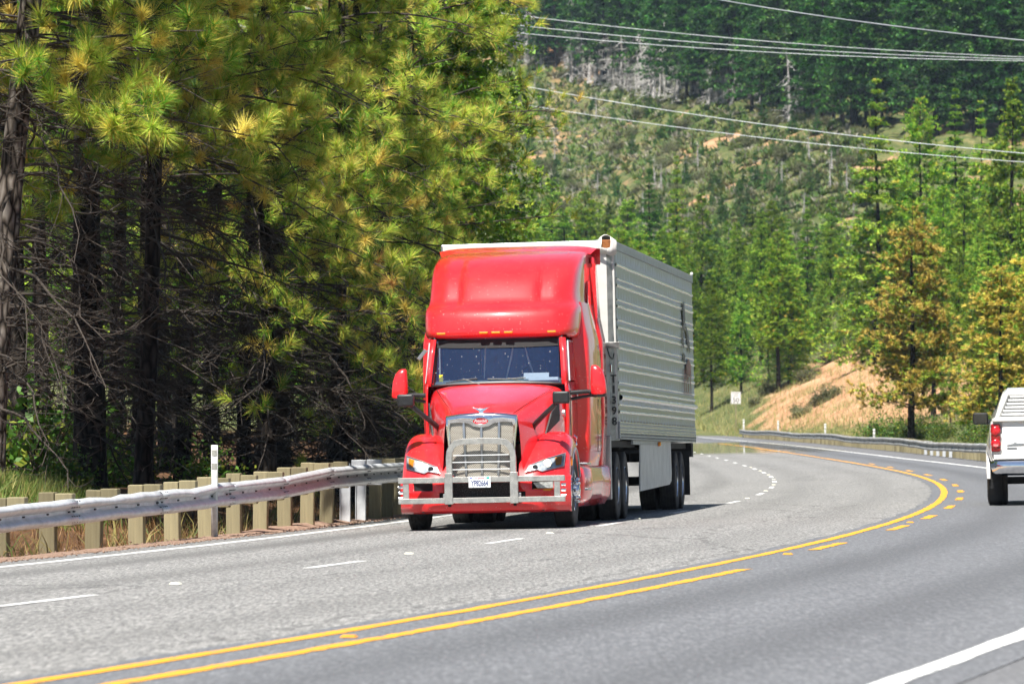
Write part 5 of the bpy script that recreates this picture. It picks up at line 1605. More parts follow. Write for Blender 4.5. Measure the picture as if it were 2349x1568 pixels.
# ------------------------------------------------------------------ white pickup leaving the picture on the right
def make_pickup():
    D0 = 92.6
    X0 = (2271 - CPX) / FPX * D0          # left body side
    yaw = -math.atan(float(slope(100))) * 0.9
    root = empty('pickup_truck', (X0 + 1.0, D0, float(road_z(2.2, D0)) + .004), (0, -.02, yaw), 'white pickup truck with louvred rear window driving away at the frame edge', 'pickup')
    M_wh = car_paint('white_paint', (0.80, 0.80, 0.79), dust=0.05, rough=0.3, speck=False)
    M_tail = pmat('tail_lens', (0.55, 0.008, 0.012), rough=0.15, coat=1.0, var=0.25, scale=24)
    M_taild = pmat('tail_lens_dark', (0.30, 0.004, 0.008), rough=0.15, coat=1.0, var=0.2, scale=24)
    # bed: cross-section lofted along the length; local y=0 tailgate, +y forward
    def section(y, hw, zb, zt, bulge=0.0):
        return [(-hw * .97, y, zb), (-hw - bulge, y, zb + .18), (-hw - bulge * .8, y, zb + .38), (-hw, y, zb + .52), (-hw * .985, y, zt - .05), (-hw * .95, y, zt),
                (hw * .95, y, zt), (hw * .985, y, zt - .05), (hw, y, zb + .52), (hw + bulge * .8, y, zb + .38), (hw + bulge, y, zb + .18), (hw * .97, y, zb)]
    mb = MB()
    rows = [section(.02, .965, .74, 1.40), section(.10, .975, .72, 1.41), section(.35, .985, .70, 1.41, .02), section(.8, .985, .70, 1.41, .05), section(1.3, .985, .70, 1.41, .05), section(1.8, .985, .70, 1.41, .01), section(2.05, .985, .70, 1.41)]
    mb.grid(rows, wrap=True, skip=lambda i, j: False)
    mb.add(rows[-1], [tuple(range(12))]); mb.add(rows[0], [tuple(range(12))])
    body = mb.build('bed', M_wh, root, smooth=40)
    tg = MB(); tg.box((0, -.012, 1.09), (1.56, .05, .58)); tgo = tg.build('tailgate', M_wh, root, smooth=0, bevel=.02)
    rl = MB(); rl.box((0, -.03, 1.395), (1.86, .12, .055)); rl.build('bed_rail_cap', M_silver_w, body, smooth=0, bevel=.012)
    sp = MB(); sp.box((0, -.012, .79), (1.84, .05, .08)); sp.build('sill_panel', M_wh, body, smooth=0, bevel=.01)
    hd = MB(); hd.box((0, -.042, 1.24), (.25, .02, .09)); hd.build('tailgate_handle', M_black, tgo, smooth=0, bevel=.008)
    # badges
    b1 = MB(); b1.add([(-.70, -.040, .985), (-.60, -.040, 1.005), (-.57, -.040, 1.03), (-.54, -.040, 1.01), (-.42, -.040, 1.005), (-.42, -.040, .98), (-.70, -.040, .975)], [tuple(range(7))]); b1.build('badge', M_silver, tgo, smooth=0, solid=-.006)
    b2 = MB(); b2.box((-.62, -.041, .935), (.16, .008, .035)); b2.build('badge', M_silver, tgo, smooth=0, bevel=.004)
    for sx in (-1, 1):
        tl = empty('tail_light', (0, 0, 0)); tl.parent = root
        hs = MB(); hs.box((sx * .882, -.02, 1.105), (.155, .07, .46)); hs.build('housing', M_taild, tl, smooth=0, bevel=.03, seg=3)
        for z in (1.215, 1.005):
            ln = MB(); ln.lathe([(-.050, .082), (-.066, .074), (-.074, .05), (-.078, 0)], n=24, axis='Y', c=(sx * .882, 0, z)); ln.build('lens', M_tail, tl, smooth=50)
        bw = MB(); bw.prism([(sx * .882 - .045, -.078, 1.003), (sx * .882 + .045, -.078, 1.003), (sx * .882 + .035, -.074, .965), (sx * .882 - .035, -.074, .965)], (0, -.004, 0)); bw.build('backup_lamp', M_tailpink, tl, smooth=0)
    # chrome step bumper
    bp = MB(); rows = []
    for z, dy, w in ((.74, -.06, .93), (.725, -.16, .97), (.66, -.19, .985), (.55, -.17, .94), (.49, -.10, .84)):
        rows.append([(w * u, dy + .10 * abs(u) ** 4, z - (.0 if abs(u) < .8 else -.0)) for u in np.linspace(-1, 1, 17)])
    bp.grid(rows)
    for sx in (-1, 1): bp.grid([[(sx * w, dy + .10, z), (sx * w * 1.0, .16, z)] for z, dy, w in ((.74, -.06, .93), (.66, -.19, .985), (.55, -.17, .94), (.49, -.10, .84))])
    bp.build('bumper', M_chrome, root, smooth=50, solid=.008)
    # cab
    cb = MB()
    S = [(2.08, .93, 1.30, .72, 1.88), (2.35, .96, 1.32, .71, 1.93), (3.2, .98, 1.32, .70, 1.94), (3.9, .97, 1.30, .64, 1.84), (4.5, .95, 1.30, .60, 1.36)]
    def csec(y, hw, zs, rw, zr): return [(-hw, y, .62), (-hw, y, 1.05), (-hw * .99, y, zs), (-rw - .03, y, zr - .06), (-rw + .05, y, zr), (rw - .05, y, zr), (rw + .03, y, zr - .06), (hw * .99, y, zs), (hw, y, 1.05), (hw, y, .62)]
    rows = [csec(*q) for q in S]
    cb.grid(rows); cb.add(rows[0], [tuple(range(10))])
    co = cb.build('cab', M_wh, root, smooth=35)
    gl = MB(); gl.add([(-.80, 2.062, 1.40), (.80, 2.062, 1.40), (.63, 2.062, 1.80), (-.63, 2.062, 1.80)], [(0, 1, 2, 3)]); glo = gl.build('rear_window', M_glass_dark, root, smooth=0)
    lf = MB()
    for a, b_ in (((-.86, 1.385), (-.66, 1.83)), ((.86, 1.385), (.66, 1.83))): lf.tube([(a[0], 2.0, a[1]), (b_[0], 2.03, b_[1])], .04, n=4)
    lf.box((0, 2.02, 1.845), (1.30, .05, .07))
    lf.build('louvre_frame', M_silver_w, root, smooth=0)
    for k in range(7):
        z = 1.43 + .058 * k; w = .80 - .20 * k / 7
        s = MB(); s.box((0, 1.985, z), (2 * w, .006, .045), rot=Matrix.Rotation(.55, 3, 'X')); s.build('louvre_slat', M_wh, glo, smooth=0)
    hood_ = MB(); hood_.box((0, 5.1, 1.0), (1.9, 1.3, .62)); hood_.build('hood', M_wh, root, smooth=0, bevel=.08, seg=3)
    for sx in (-1, 1):
        mr = empty('side_mirror', (0, 0, 0)); mr.parent = root
        m_ = MB(); m_.box((sx * 1.12, 3.75, 1.43), (.26, .12, .20)); m_.build('mirror_shell', M_black, mr, smooth=0, bevel=.04, seg=3)
        g_ = MB(); g_.box((sx * 1.12, 3.688, 1.43), (.22, .006, .16)); g_.build('mirror_glass', M_dim, mr, smooth=0, bevel=.02)
        a_ = MB(); a_.tube([(sx * 1.04, 3.78, 1.38), (sx * .93, 3.80, 1.36)], .045, n=8); a_.build('mirror_arm', M_black, mr, smooth=40)
        dw = MB(); dw.prism([(sx * .99, 2.5, 1.34), (sx * .985, 3.9, 1.34), (sx * .74, 3.75, 1.78), (sx * .75, 2.55, 1.84)], (sx * .006, 0, 0)); dw.build('side_window', M_glass_dark, root, smooth=0)
        for y in (1.02, 4.85):
            e = wheel(root, (sx * .86, y, .405), sx, Rt=.415, w=.33)
            fl = MB(); fl.tube([(sx * 1.005, y - .50 * math.cos(a), .405 + .50 * math.sin(a)) for a in [math.pi * (.02 + .96 * k / 12) for k in range(13)]], .03, n=6); fl.build('wheel_lip', M_wh, root, smooth=40)
            dk = MB(); dk.lathe([(sx * .80, .47), (sx * 1.0, .47)], n=24, c=(0, y, .405)); dk.build('wheel_well', M_under, root, smooth=0)
    ax = MB(); ax.box((0, 1.02, .40), (1.5, .12, .12)); ax.lathe([(-.13, .10), (-.1, .16), (.1, .16), (.13, .10)], n=12, c=(0, 1.02, .40)); ax.box((0, 2.6, .58), (.9, 5.0, .14)); ax.box((0, .15, .56), (1.3, .3, .1)); ax.build('axle_and_frame', M_under, root, smooth=0)
    an = MB(); an.tube([(-.83, 4.2, 1.35), (-.80, 4.1, 1.75), (-.765, 3.98, 2.16)], .006, n=5); an.build('antenna', M_under, root, smooth=0)
    return root
M_silver_w = pmat('white_plastic', (0.74, 0.73, 0.68), rough=0.5, var=0.08)
M_tailpink = pmat('backup_lens', (0.70, 0.25, 0.24), rough=0.2, coat=1.0)
M_dim = pmat('dim_mirror', (0.05, 0.05, 0.045), rough=0.15, metal=0.3)
make_pickup()

# ------------------------------------------------------------------ overhead cables across the valley
M_wire = pmat('cable_aluminium', (0.50, 0.53, 0.55), rough=0.45, metal=0.3, var=0.05)
def cable(a, b, r, sag, label):
    """a, b: end points (px, py, d); strung past both picture edges"""
    A, B = at(*a), at(*b)
    ext = (B - A) * 0.9
    A2, B2 = A - ext * 0.6, B + ext * 0.6
    pts = []
    for k in range(41):
        t = k / 40
        p = A2 + (B2 - A2) * t
        u = (t * 2.08 - 0.54)
        p.z -= sag * (u * (1 - u)) * 4 * 1.0
        pts.append(p)
    mb = MB(); mb.tube(pts, r, n=6)
    o = mb.build('power_cable', M_wire, None, smooth=60)
    tag(o, label, 'cable', 'power cables over the valley')
cable((1640, -2, 230), (2349, 93, 205), .024, .12, 'thickest power cable crossing the top right corner of the picture')
cable((1130, 28, 330), (2349, 131, 330), .020, .35, 'topmost of the three thin parallel cables in front of the dark forest')
cable((1130, 52, 330), (2349, 136, 330), .020, .35, 'middle of the three thin parallel cables in front of the dark forest')
cable((1130, 70, 330), (2349, 140, 330), .020, .35, 'lowest of the three thin parallel cables in front of the dark forest')
cable((1138, 186, 260), (2349, 352, 250), .020, .30, 'upper of the two cables slanting across the cleared slope')
cable((1186, 238, 300), (2349, 372, 290), .019, .30, 'lower of the two cables slanting across the cleared slope')

# ------------------------------------------------------------------ plant building blocks (numpy)
def unit(a): return a / np.maximum(1e-9, np.linalg.norm(a, axis=-1, keepdims=True))

class Soup:
    """triangle soup with vertex colours"""
    def __init__(self): self.v = []; self.t = []; self.c = []; self.n = 0
    def add(self, v, t, c):
        v = v.reshape(-1, 3)
        self.v.append(v); self.t.append(t.reshape(-1, 3) + self.n)
        self.c.append(np.broadcast_to(c, (len(v), 3)) if np.ndim(c) < 2 else c.reshape(-1, 3)); self.n += len(v)
    def tubes(self, P, r, k=3, col=(0.1, 0.08, 0.06)):
        """P (N,n,3), r (N,n)"""
        N, n, _ = P.shape
        T = np.empty_like(P)
        T[:, 1:-1] = P[:, 2:] - P[:, :-2]; T[:, 0] = P[:, 1] - P[:, 0]; T[:, -1] = P[:, -1] - P[:, -2]
        T = unit(T)
        ref = np.where(np.abs(T[..., 2:3]) > 0.9, np.array([1., 0, 0]), np.array([0, 0, 1.]))
        U = unit(np.cross(T, ref)); W = np.cross(U, T)
        an = np.arange(k) * 2 * np.pi / k
        V = P[:, :, None] + r[:, :, None, None] * (np.cos(an)[None, None, :, None] * U[:, :, None] + np.sin(an)[None, None, :, None] * W[:, :, None])
        idx = (np.arange(N)[:, None, None] * n * k + np.arange(n - 1)[None, :, None] * k + np.arange(k)[None, None, :])
        nx = (np.arange(N)[:, None, None] * n * k + np.arange(n - 1)[None, :, None] * k + ((np.arange(k) + 1) % k)[None, None, :])
        a, b, c, d = idx, nx, nx + k, idx + k
        t = np.concatenate([np.stack([a, b, c], -1).reshape(-1, 3), np.stack([a, c, d], -1).reshape(-1, 3)])
        self.add(V, t, np.asarray(col, dtype=float))
    def needles(self, pos, dirv, size, M, spread, width, pal, rg, stem=0.15, tipcol=None):
        """N tufts of M thin triangles radiating round dirv. pal: (N,3) base colour per tuft"""
        N = len(pos)
        rnd = rg.normal(size=(N, M, 3))
        D = unit(dirv[:, None] * 1.0 + spread * unit(rnd))
        L = size[:, None] * rg.uniform(0.65, 1.1, (N, M))
        B = pos[:, None] - dirv[:, None] * (rg.uniform(0, 1, (N, M)) * stem * size[:, None] * 2)[..., None]
        side = unit(np.cross(D, np.array(SUN_TO) + .45 * rg.normal(size=(N, M, 3))))      # blades turn their flat to the light
        w = width * size[:, None, None] * rg.uniform(0.7, 1.3, (N, M, 1))
        tip = B + D * L[..., None]
        tip[..., 2] -= 0.06 * L
        V = np.stack([B - side * w, B + side * w, tip], 2)
        t = np.arange(N * M * 3).reshape(-1, 3)
        c = pal[:, None, None, :] * rg.uniform(0.72, 1.28, (N, M, 1, 1))
        if tipcol is not None:
            f = (rg.uniform(0, 1, (N, M, 1, 1)) < tipcol[1]).astype(float)
            c = c * (1 - f) + f * np.asarray(tipcol[0]) * rg.uniform(0.7, 1.3, (N, M, 1, 1))
        self.add(V, t, np.broadcast_to(c, V.shape).copy())
    def leaves(self, pos, nrm, size, pal, rg, aspect=0.55):
        """two-triangle leaves lying roughly across nrm"""
        N = len(pos)
        a = unit(np.cross(nrm, rg.normal(size=(N, 3)))); b = np.cross(nrm, a)
        s = size[:, None]
        V = np.stack([pos - a * s, pos - b * s * aspect, pos + a * s, pos + b * s * aspect], 1)
        i = np.arange(N)[:, None] * 4
        t = np.concatenate([i + np.array([[0, 1, 2]]), i + np.array([[0, 2, 3]])])
        self.add(V, t, np.repeat(pal[:, None], 4, 1))
    def build(self, name, mat, parent=None):
        return np_mesh(name, np.concatenate(self.v), np.concatenate(self.t), mat, col=np.concatenate(self.c), parent=parent)

M_needle = leaf_mat('pine_needles', trans=0.30, vary=0.10)
M_needle_far = leaf_mat('distant_needles', trans=0.28, vary=0.28)
M_leaf = leaf_mat('shrub_leaves', trans=0.35, vary=0.2)
M_grass = leaf_mat('grass_blades', trans=0.35, vary=0.1, rough=0.6)
def bark_mat(name, c1, c2, c3, zs=0.35, scale=9.0):
    m, nt, b = new_mat(name)
    n, l = nt.nodes, nt.links
    tc = n.new('ShaderNodeTexCoord')
    mp = n.new('ShaderNodeMapping'); mp.inputs['Scale'].default_value = (1, 1, zs)
    l.new(tc.outputs['Object'], mp.inputs['Vector'])
    nz = n.new('ShaderNodeTexNoise'); nz.inputs['Scale'].default_value = 5; nz.inputs['Detail'].default_value = 5; l.new(mp.outputs[0], nz.inputs['Vector'])
    av = n.new('ShaderNodeMix'); av.data_type = 'RGBA'; av.inputs[0].default_value = 0.12
    l.new(mp.outputs[0], av.inputs[6]); l.new(nz.outputs['Color'], av.inputs[7])
    vo = n.new('ShaderNodeTexVoronoi'); vo.feature = 'DISTANCE_TO_EDGE'; vo.inputs['Scale'].default_value = scale; l.new(av.outputs[2], vo.inputs['Vector'])
    r = n.new('ShaderNodeValToRGB'); e = r.color_ramp.elements
    e[0].position, e[0].color = 0.02, rgba(c1); e[1].position, e[1].color = 0.35, rgba(c3)
    x = e.new(0.14); x.color = rgba(c2)
    l.new(vo.outputs['Distance'], r.inputs[0])
    mx = n.new('ShaderNodeMix'); mx.data_type = 'RGBA'; mx.blend_type = 'MULTIPLY'; mx.inputs[0].default_value = 0.6
    l.new(r.outputs[0], mx.inputs[6]); l.new(nz.outputs['Fac'], mx.inputs[7])
    l.new(mx.outputs[2], b.inputs['Base Color'])
    setin(b, Roughness=0.9); b.inputs['Specular IOR Level'].default_value = 0.15
    bp = n.new('ShaderNodeBump'); bp.inputs['Strength'].default_value = 0.9; bp.inputs['Distance'].default_value = 0.03
    l.new(vo.outputs['Distance'], bp.inputs['Height']); l.new(bp.outputs[0], b.inputs['Normal'])
    return m
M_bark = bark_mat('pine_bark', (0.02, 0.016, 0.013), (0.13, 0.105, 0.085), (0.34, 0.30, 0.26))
M_barkdk = bark_mat('dark_bark', (0.010, 0.008, 0.007), (0.034, 0.027, 0.023), (0.075, 0.062, 0.052))  # darkened bark, deepens the stand's shade through its colour
def wood_col_mat(name, rough=0.9):
    m, nt, b = new_mat(name)
    a = nt.nodes.new('ShaderNodeAttribute'); a.attribute_name = 'Col'
    nz = nt.nodes.new('ShaderNodeTexNoise'); nz.inputs['Scale'].default_value = 14
    tc = nt.nodes.new('ShaderNodeTexCoord'); nt.links.new(tc.outputs['Object'], nz.inputs['Vector'])
    mr = nt.nodes.new('ShaderNodeMapRange'); mr.inputs['To Min'].default_value = 0.6; mr.inputs['To Max'].default_value = 1.4
    nt.links.new(nz.outputs['Fac'], mr.inputs['Value'])
    mx = nt.nodes.new('ShaderNodeMix'); mx.data_type = 'RGBA'; mx.blend_type = 'MULTIPLY'; mx.inputs[0].default_value = 1
    nt.links.new(a.outputs['Color'], mx.inputs[6]); nt.links.new(mr.outputs[0], mx.inputs[7])
    nt.links.new(mx.outputs[2], b.inputs['Base Color'])
    setin(b, Roughness=rough); b.inputs['Specular IOR Level'].default_value = 0.2
    return m
M_twig = wood_col_mat('dead_twigs')

def trunk_obj(name, parent, H, r0, lean=(0, 0), seed=0, mat_=None, taper=0.25, k=14, knots=0.10):
    rg = np.random.default_rng(seed)
    zs = np.concatenate([[-0.4, 0.0, 0.25], np.linspace(0.7, H, 26)])
    mb = MB(); rows = []
    ph = rg.uniform(0, 6, 4)
    for z in zs:
        t = z / H
        r = r0 * (1 - (1 - taper) * t) * (1 + 0.35 * math.exp(-max(0, z) / 0.35))
        cx_ = lean[0] * z + 0.06 * math.sin(z * 0.5 + ph[0]); cy_ = lean[1] * z + 0.06 * math.sin(z * 0.43 + ph[1])
        rows.append([(cx_ + r * (1 + knots * math.sin(3 * a + z * 1.7 + ph[2]) * 0.4 + rg.uniform(-knots, knots) * 0.5) * math.cos(a),
                      cy_ + r * (1 + rg.uniform(-knots, knots) * 0.5) * math.sin(a), z) for a in [2 * math.pi * j / k for j in range(k)]])
    mb.grid(rows, wrap=True)
    return mb.build(name, mat_ or M_bark, parent, smooth=70)

def limb_paths(N, z0, L, az, el, droop, rg, n=9, lean=(0, 0), wig=0.06):
    """main limbs: N curved paths leaving the trunk"""
    t = np.linspace(0, 1, n)[None, :]
    r = L[:, None] * t
    a = az[:, None] + (rg.normal(0, 0.35, (N, 1)) * t) + np.cumsum(rg.normal(0, 0.05, (N, n)), 1)
    z = z0[:, None] + L[:, None] * (np.tan(el)[:, None] * t - droop[:, None] * t ** 1.8) + np.cumsum(rg.normal(0, wig * 0.3, (N, n)), 1) * L[:, None] * 0.15
    x = r * np.cos(a) + lean[0] * z0[:, None]; y = r * np.sin(a) + lean[1] * z0[:, None]
    return np.stack([x, y, z], -1)

def twigs_on(P, M, Lr, rg, hook=0.5, tmin=0.25, n=6, up=0.0):
    """M twigs per path of P (N,n0,3); hooked upwards at the ends"""
    N, n0, _ = P.shape
    t = rg.uniform(tmin, 1.0, (N, M)) * (n0 - 1.001)
    i = t.astype(int); f = (t - i)[..., None]
    rows = np.arange(N)[:, None]
    A = P[rows, i] * (1 - f) + P[rows, i + 1] * f
    T = unit(P[rows, i + 1] - P[rows, i])
    sd = unit(np.cross(T, np.array([0, 0, 1.0]))) * rg.choice([-1, 1], (N, M, 1))
    D = unit(T * rg.uniform(0.2, 1.0, (N, M, 1)) + sd * rg.uniform(0.3, 1.0, (N, M, 1)) + np.array([0, 0, 1.0]) * rg.normal(up - 0.25, 0.45, (N, M, 1)))
    L = rg.uniform(Lr[0], Lr[1], (N, M)) 
    s = np.linspace(0, 1, n)
    D2 = unit(D + np.array([0, 0, 1.0]) * hook * rg.uniform(0.3, 1.6, (N, M, 1)) + rg.normal(0, 0.25, (N, M, 3)))
    Q = A[:, :, None] + L[:, :, None, None] * (D[:, :, None] * (s - 0.5 * s ** 2)[None, None, :, None] + D2[:, :, None] * (0.5 * s ** 2)[None, None, :, None])
    Q = Q + np.cumsum(rg.normal(0, 0.012, Q.shape), 2) * (s > 0)[None, None, :, None]
    return Q.reshape(N * M, n, 3), L.reshape(-1)

GREEN = np.array([0.15, 0.33, 0.026]); LIME = np.array([0.36, 0.50, 0.055]); GOLD = np.array([0.70, 0.57, 0.11]); RUST = np.array([0.52, 0.29, 0.08]); DEEP = np.array([0.055, 0.155, 0.016])
def palette(N, rg, w):
    """w: weights for GREEN, LIME, GOLD, RUST, DEEP"""
    P = np.stack([GREEN, LIME, GOLD, RUST, DEEP])
    return P[rg.choice(5, N, p=np.array(w) / sum(w))] * rg.uniform(0.8, 1.2, (N, 1))

def near_pine(px, d, dia, H, lean=(0, 0), seed=0, dead=(1.0, 5.0), live=(4.5, 12.0), nd=40, nl=30, Ld=(1.5, 3.5), Ll=(2.0, 3.8), tw=11, sub=2, tuft=12, M=64,
              size=0.28, pal=(5, 4, .6, .05, 1.2), label='', group=None, bark=None, az_bias=None, top=20, name='pine_tree', twcol=(0.058, 0.048, 0.040), droop=(0.15, 0.75), ldroop=(-.1, .35)):  # twcol kept near black to deepen the shade inside the stand
    rg = np.random.default_rng(seed)
    x = (px - CPX) / FPX * d
    root = empty(name, (x, d, float(ground(x, d)) - 0.05), label=label, cat='tree', group=group)
    trunk_obj('trunk', root, H, dia / 2, lean, seed, bark)
    live = (live[0], max(live[1], EYE + HPY / FPX * d + 1.2))
    S = Soup()
    if nd:
        z0 = rg.uniform(dead[0], dead[1], nd); L = rg.uniform(Ld[0], Ld[1], nd) * (0.6 + 0.4 * (z0 - dead[0]) / max(.1, dead[1] - dead[0]))
        az = rg.uniform(0, 2 * np.pi, nd)
        if az_bias is not None: az = np.where(rg.uniform(size=nd) < 0.6, rg.normal(az_bias, 0.8, nd), az)
        P = limb_paths(nd, z0, L, az, rg.normal(0.15, 0.2, nd), rg.uniform(droop[0], droop[1], nd), rg, lean=lean, wig=.1)
        S.tubes(P, (rg.uniform(.016, .034, (nd, 1)) * np.linspace(1, .25, 9)[None]), 5, twcol)
        Q, LQ = twigs_on(P, tw, (.25, 1.15), rg, hook=.6)
        cw = np.asarray(twcol) * 1.0
        if d > 95: S.tubes(Q[:, [0, 2, 3, 5]], np.full((len(Q), 1), .009) * np.linspace(1, .45, 4)[None], 3, cw)
        else: S.tubes(Q, np.full((len(Q), 1), .0085) * np.linspace(1, .45, 6)[None], 3, cw)
        if d > 90: sub = min(sub, 1)
        if d > 118: sub = 0
        if sub:
            Q2, _ = twigs_on(Q, sub, (.12, .5), rg, hook=.9, n=4)
            S.tubes(Q2, np.full((len(Q2), 1), .0058) * np.linspace(1, .5, 4)[None], 3, cw * 1.1)
    F = Soup()
    if nl:
        z0 = rg.uniform(live[0], live[1], nl); L = rg.uniform(Ll[0], Ll[1], nl)
        az = rg.uniform(0, 2 * np.pi, nl)
        if az_bias is not None: az = np.where(rg.uniform(size=nl) < 0.5, rg.normal(az_bias, 0.9, nl), az)
        P = limb_paths(nl, z0, L, az, rg.normal(0.12, 0.2, nl), rg.uniform(ldroop[0], ldroop[1], nl), rg, lean=lean, wig=.1)
        S.tubes(P, (rg.uniform(.018, .034, (nl, 1)) * np.linspace(1, .3, 9)[None]), 5, twcol)
        Q, LQ = twigs_on(P, tuft, (.25, .8), rg, hook=.8, tmin=.35, up=.15)
        S.tubes(Q[:, [0, 2, 5]] if d > 112 else Q, np.full((len(Q), 1), .008) * np.linspace(1, .6, 3 if d > 112 else 6)[None], 3, twcol)
        ends = np.concatenate([Q[:, -1], P[:, -1]]); dr = unit(np.concatenate([Q[:, -1] - Q[:, -2], P[:, -1] - P[:, -2]]) + 1e-6)
        dr = unit(dr + np.array([0, 0, .45]))
        N = len(ends)
        F.needles(ends, dr, rg.uniform(.75, 1.2, N) * size, int(M * (1.75 if d < 95 else 1.35)), .95, .0135 if d < 95 else .0175, palette(N, rg, pal), rg, stem=.35, tipcol=(GOLD, .26))
    # upper crown, mostly above the picture: coarser tufts that shade what is below
    zt = live[1]
    if top and H > zt:
        n2 = int((H - zt) * top)
        z0 = rg.uniform(zt, H, n2); L = 3.3 * (1 - 0.75 * (z0 - zt) / (H - zt)) * rg.uniform(.6, 1.1, n2)
        P = limb_paths(n2, z0, L, rg.uniform(0, 2 * np.pi, n2), rg.normal(.15, .15, n2), rg.uniform(-.1, .2, n2), rg, lean=lean)
        S.tubes(P[:, ::2], np.full((n2, 1), .025) * np.linspace(1, .3, 5)[None], 3, twcol)
        Q, _ = twigs_on(P, 12, (.25, .9), rg, hook=.6, tmin=.2)
        e = Q[:, -1]; dr = unit(Q[:, -1] - Q[:, 0] + np.array([0, 0, .3]))
        F.needles(e, dr, rg.uniform(.9, 1.4, len(e)) * .32, 8, 1.0, .16, palette(len(e), rg, pal), rg)
    tag(S.build('branches', M_twig, root), kind='stuff')
    if F.n: F.build('crown', M_needle, root)
    return root

SH = 'shaded pine with bare dead limbs in the dark stand behind the guardrail'
GP = 'shaded pines behind the guardrail'
near_pine(-30, 84, .46, 20, lean=(.083, 0), seed=1, dead=(1.0, 7.2), live=(5.6, 9.0), nd=60, nl=34, Ld=(1.6, 3.8), tw=11, tuft=9, M=110, size=.34, az_bias=-.3, pal=(3.2, 6, 1.2, .05, .6),
          label='nearest pine with pale flaking bark at the edge of the picture, top left', top=17)
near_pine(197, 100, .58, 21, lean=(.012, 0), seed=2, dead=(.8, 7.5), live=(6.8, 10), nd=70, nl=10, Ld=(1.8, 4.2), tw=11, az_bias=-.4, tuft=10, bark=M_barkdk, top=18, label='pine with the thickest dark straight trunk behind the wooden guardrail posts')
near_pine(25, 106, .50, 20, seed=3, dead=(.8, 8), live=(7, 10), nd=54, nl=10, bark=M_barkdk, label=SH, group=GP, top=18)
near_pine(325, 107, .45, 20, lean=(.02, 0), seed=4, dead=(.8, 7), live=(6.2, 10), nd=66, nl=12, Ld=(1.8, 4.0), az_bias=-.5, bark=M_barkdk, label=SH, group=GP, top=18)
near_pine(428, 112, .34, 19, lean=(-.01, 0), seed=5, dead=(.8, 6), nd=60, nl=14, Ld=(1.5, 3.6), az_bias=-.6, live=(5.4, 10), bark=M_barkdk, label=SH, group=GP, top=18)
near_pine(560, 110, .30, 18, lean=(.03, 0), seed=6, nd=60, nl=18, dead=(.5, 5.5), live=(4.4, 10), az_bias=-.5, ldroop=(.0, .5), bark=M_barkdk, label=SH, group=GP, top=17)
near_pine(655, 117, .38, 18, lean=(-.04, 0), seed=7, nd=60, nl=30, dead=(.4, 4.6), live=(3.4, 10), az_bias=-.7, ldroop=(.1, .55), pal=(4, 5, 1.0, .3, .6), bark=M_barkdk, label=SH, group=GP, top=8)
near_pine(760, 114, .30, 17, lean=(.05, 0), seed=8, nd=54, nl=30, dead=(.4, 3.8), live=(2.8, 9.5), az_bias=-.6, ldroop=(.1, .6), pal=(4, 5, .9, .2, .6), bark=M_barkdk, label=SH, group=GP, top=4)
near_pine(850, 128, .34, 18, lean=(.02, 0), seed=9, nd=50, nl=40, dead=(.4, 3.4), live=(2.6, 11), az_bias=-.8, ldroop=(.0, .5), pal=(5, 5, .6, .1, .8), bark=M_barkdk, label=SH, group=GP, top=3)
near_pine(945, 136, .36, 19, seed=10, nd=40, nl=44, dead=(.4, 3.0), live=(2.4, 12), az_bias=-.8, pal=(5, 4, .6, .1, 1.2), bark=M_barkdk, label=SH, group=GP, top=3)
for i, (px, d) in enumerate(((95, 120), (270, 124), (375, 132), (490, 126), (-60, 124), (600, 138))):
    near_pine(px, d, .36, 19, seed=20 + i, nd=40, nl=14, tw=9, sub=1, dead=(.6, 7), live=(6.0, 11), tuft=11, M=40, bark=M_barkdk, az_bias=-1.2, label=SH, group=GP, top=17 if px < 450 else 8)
for i, (X_, d) in enumerate(((-10.4, 90.5),)):  # unseen tree added to cast shade on the left of the stand
    near_pine(CPX + X_ / d * FPX, d, .42, 21, seed=80 + i, nd=8, nl=10, tw=6, sub=0, dead=(2, 5), live=(6, 8.5), tuft=8, M=24, bark=M_barkdk, label='unseen pine added outside the left edge to shade the stand', group='unseen pines added for shade', top=18)
near_pine(330, 91, .30, 18, lean=(.02, 0), seed=31, nd=40, nl=40, dead=(1.6, 6.5), live=(5.4, 8.5), Ll=(2.0, 4.0), az_bias=-.6, tuft=9, M=100, size=.32, pal=(3.2, 6, 1.2, .05, .4), ldroop=(.0, .45), bark=M_barkdk, top=17,
          label='slender pine near the rail with sunlit needle tufts along the top edge')
near_pine(610, 103, .28, 17, lean=(.0, 0), seed=32, nd=34, nl=60, dead=(1.2, 4.0), live=(3.4, 9), Ll=(1.8, 3.8), az_bias=-.8, tuft=10, M=68, size=.30, pal=(4, 5, 1.2, .2, .4), ldroop=(.05, .55), bark=M_barkdk, top=8,
          label='pine with orange-tipped tufts hanging low in the middle of the stand')
near_pine(800, 109, .26, 14, lean=(-.02, 0), seed=33, nd=26, nl=46, dead=(.8, 3.2), live=(2.6, 8.5), Ll=(1.6, 3.4), az_bias=-.9, tuft=9, M=84, size=.30, pal=(4, 6, .7, 0, .4), ldroop=(.1, .6), bark=M_barkdk, top=3,
          label='pine holding bright tufts just above the guardrail, left of the truck mirror')
LP = ('leafy green pine rising above the dead limbs, in the middle of the stand', 'dense bright pine with a full crown left of the fir', 'bright green pine crown right behind the roof of the red truck')
for i, (px, d, H) in enumerate(((655, 134, 20), (770, 144, 21), (870, 152, 22))):
    near_pine(px, d, .36, H, seed=40 + i, nd=14, nl=95, tw=8, sub=1, dead=(.8, 4), live=(2.6, 14), Ll=(1.6, 3.0), tuft=15, M=34, size=.26, az_bias=-1.3, pal=(5, 5, .8, .05, 1.5), bark=M_barkdk, label=LP[i], ldroop=(-.1, .4), top=5)

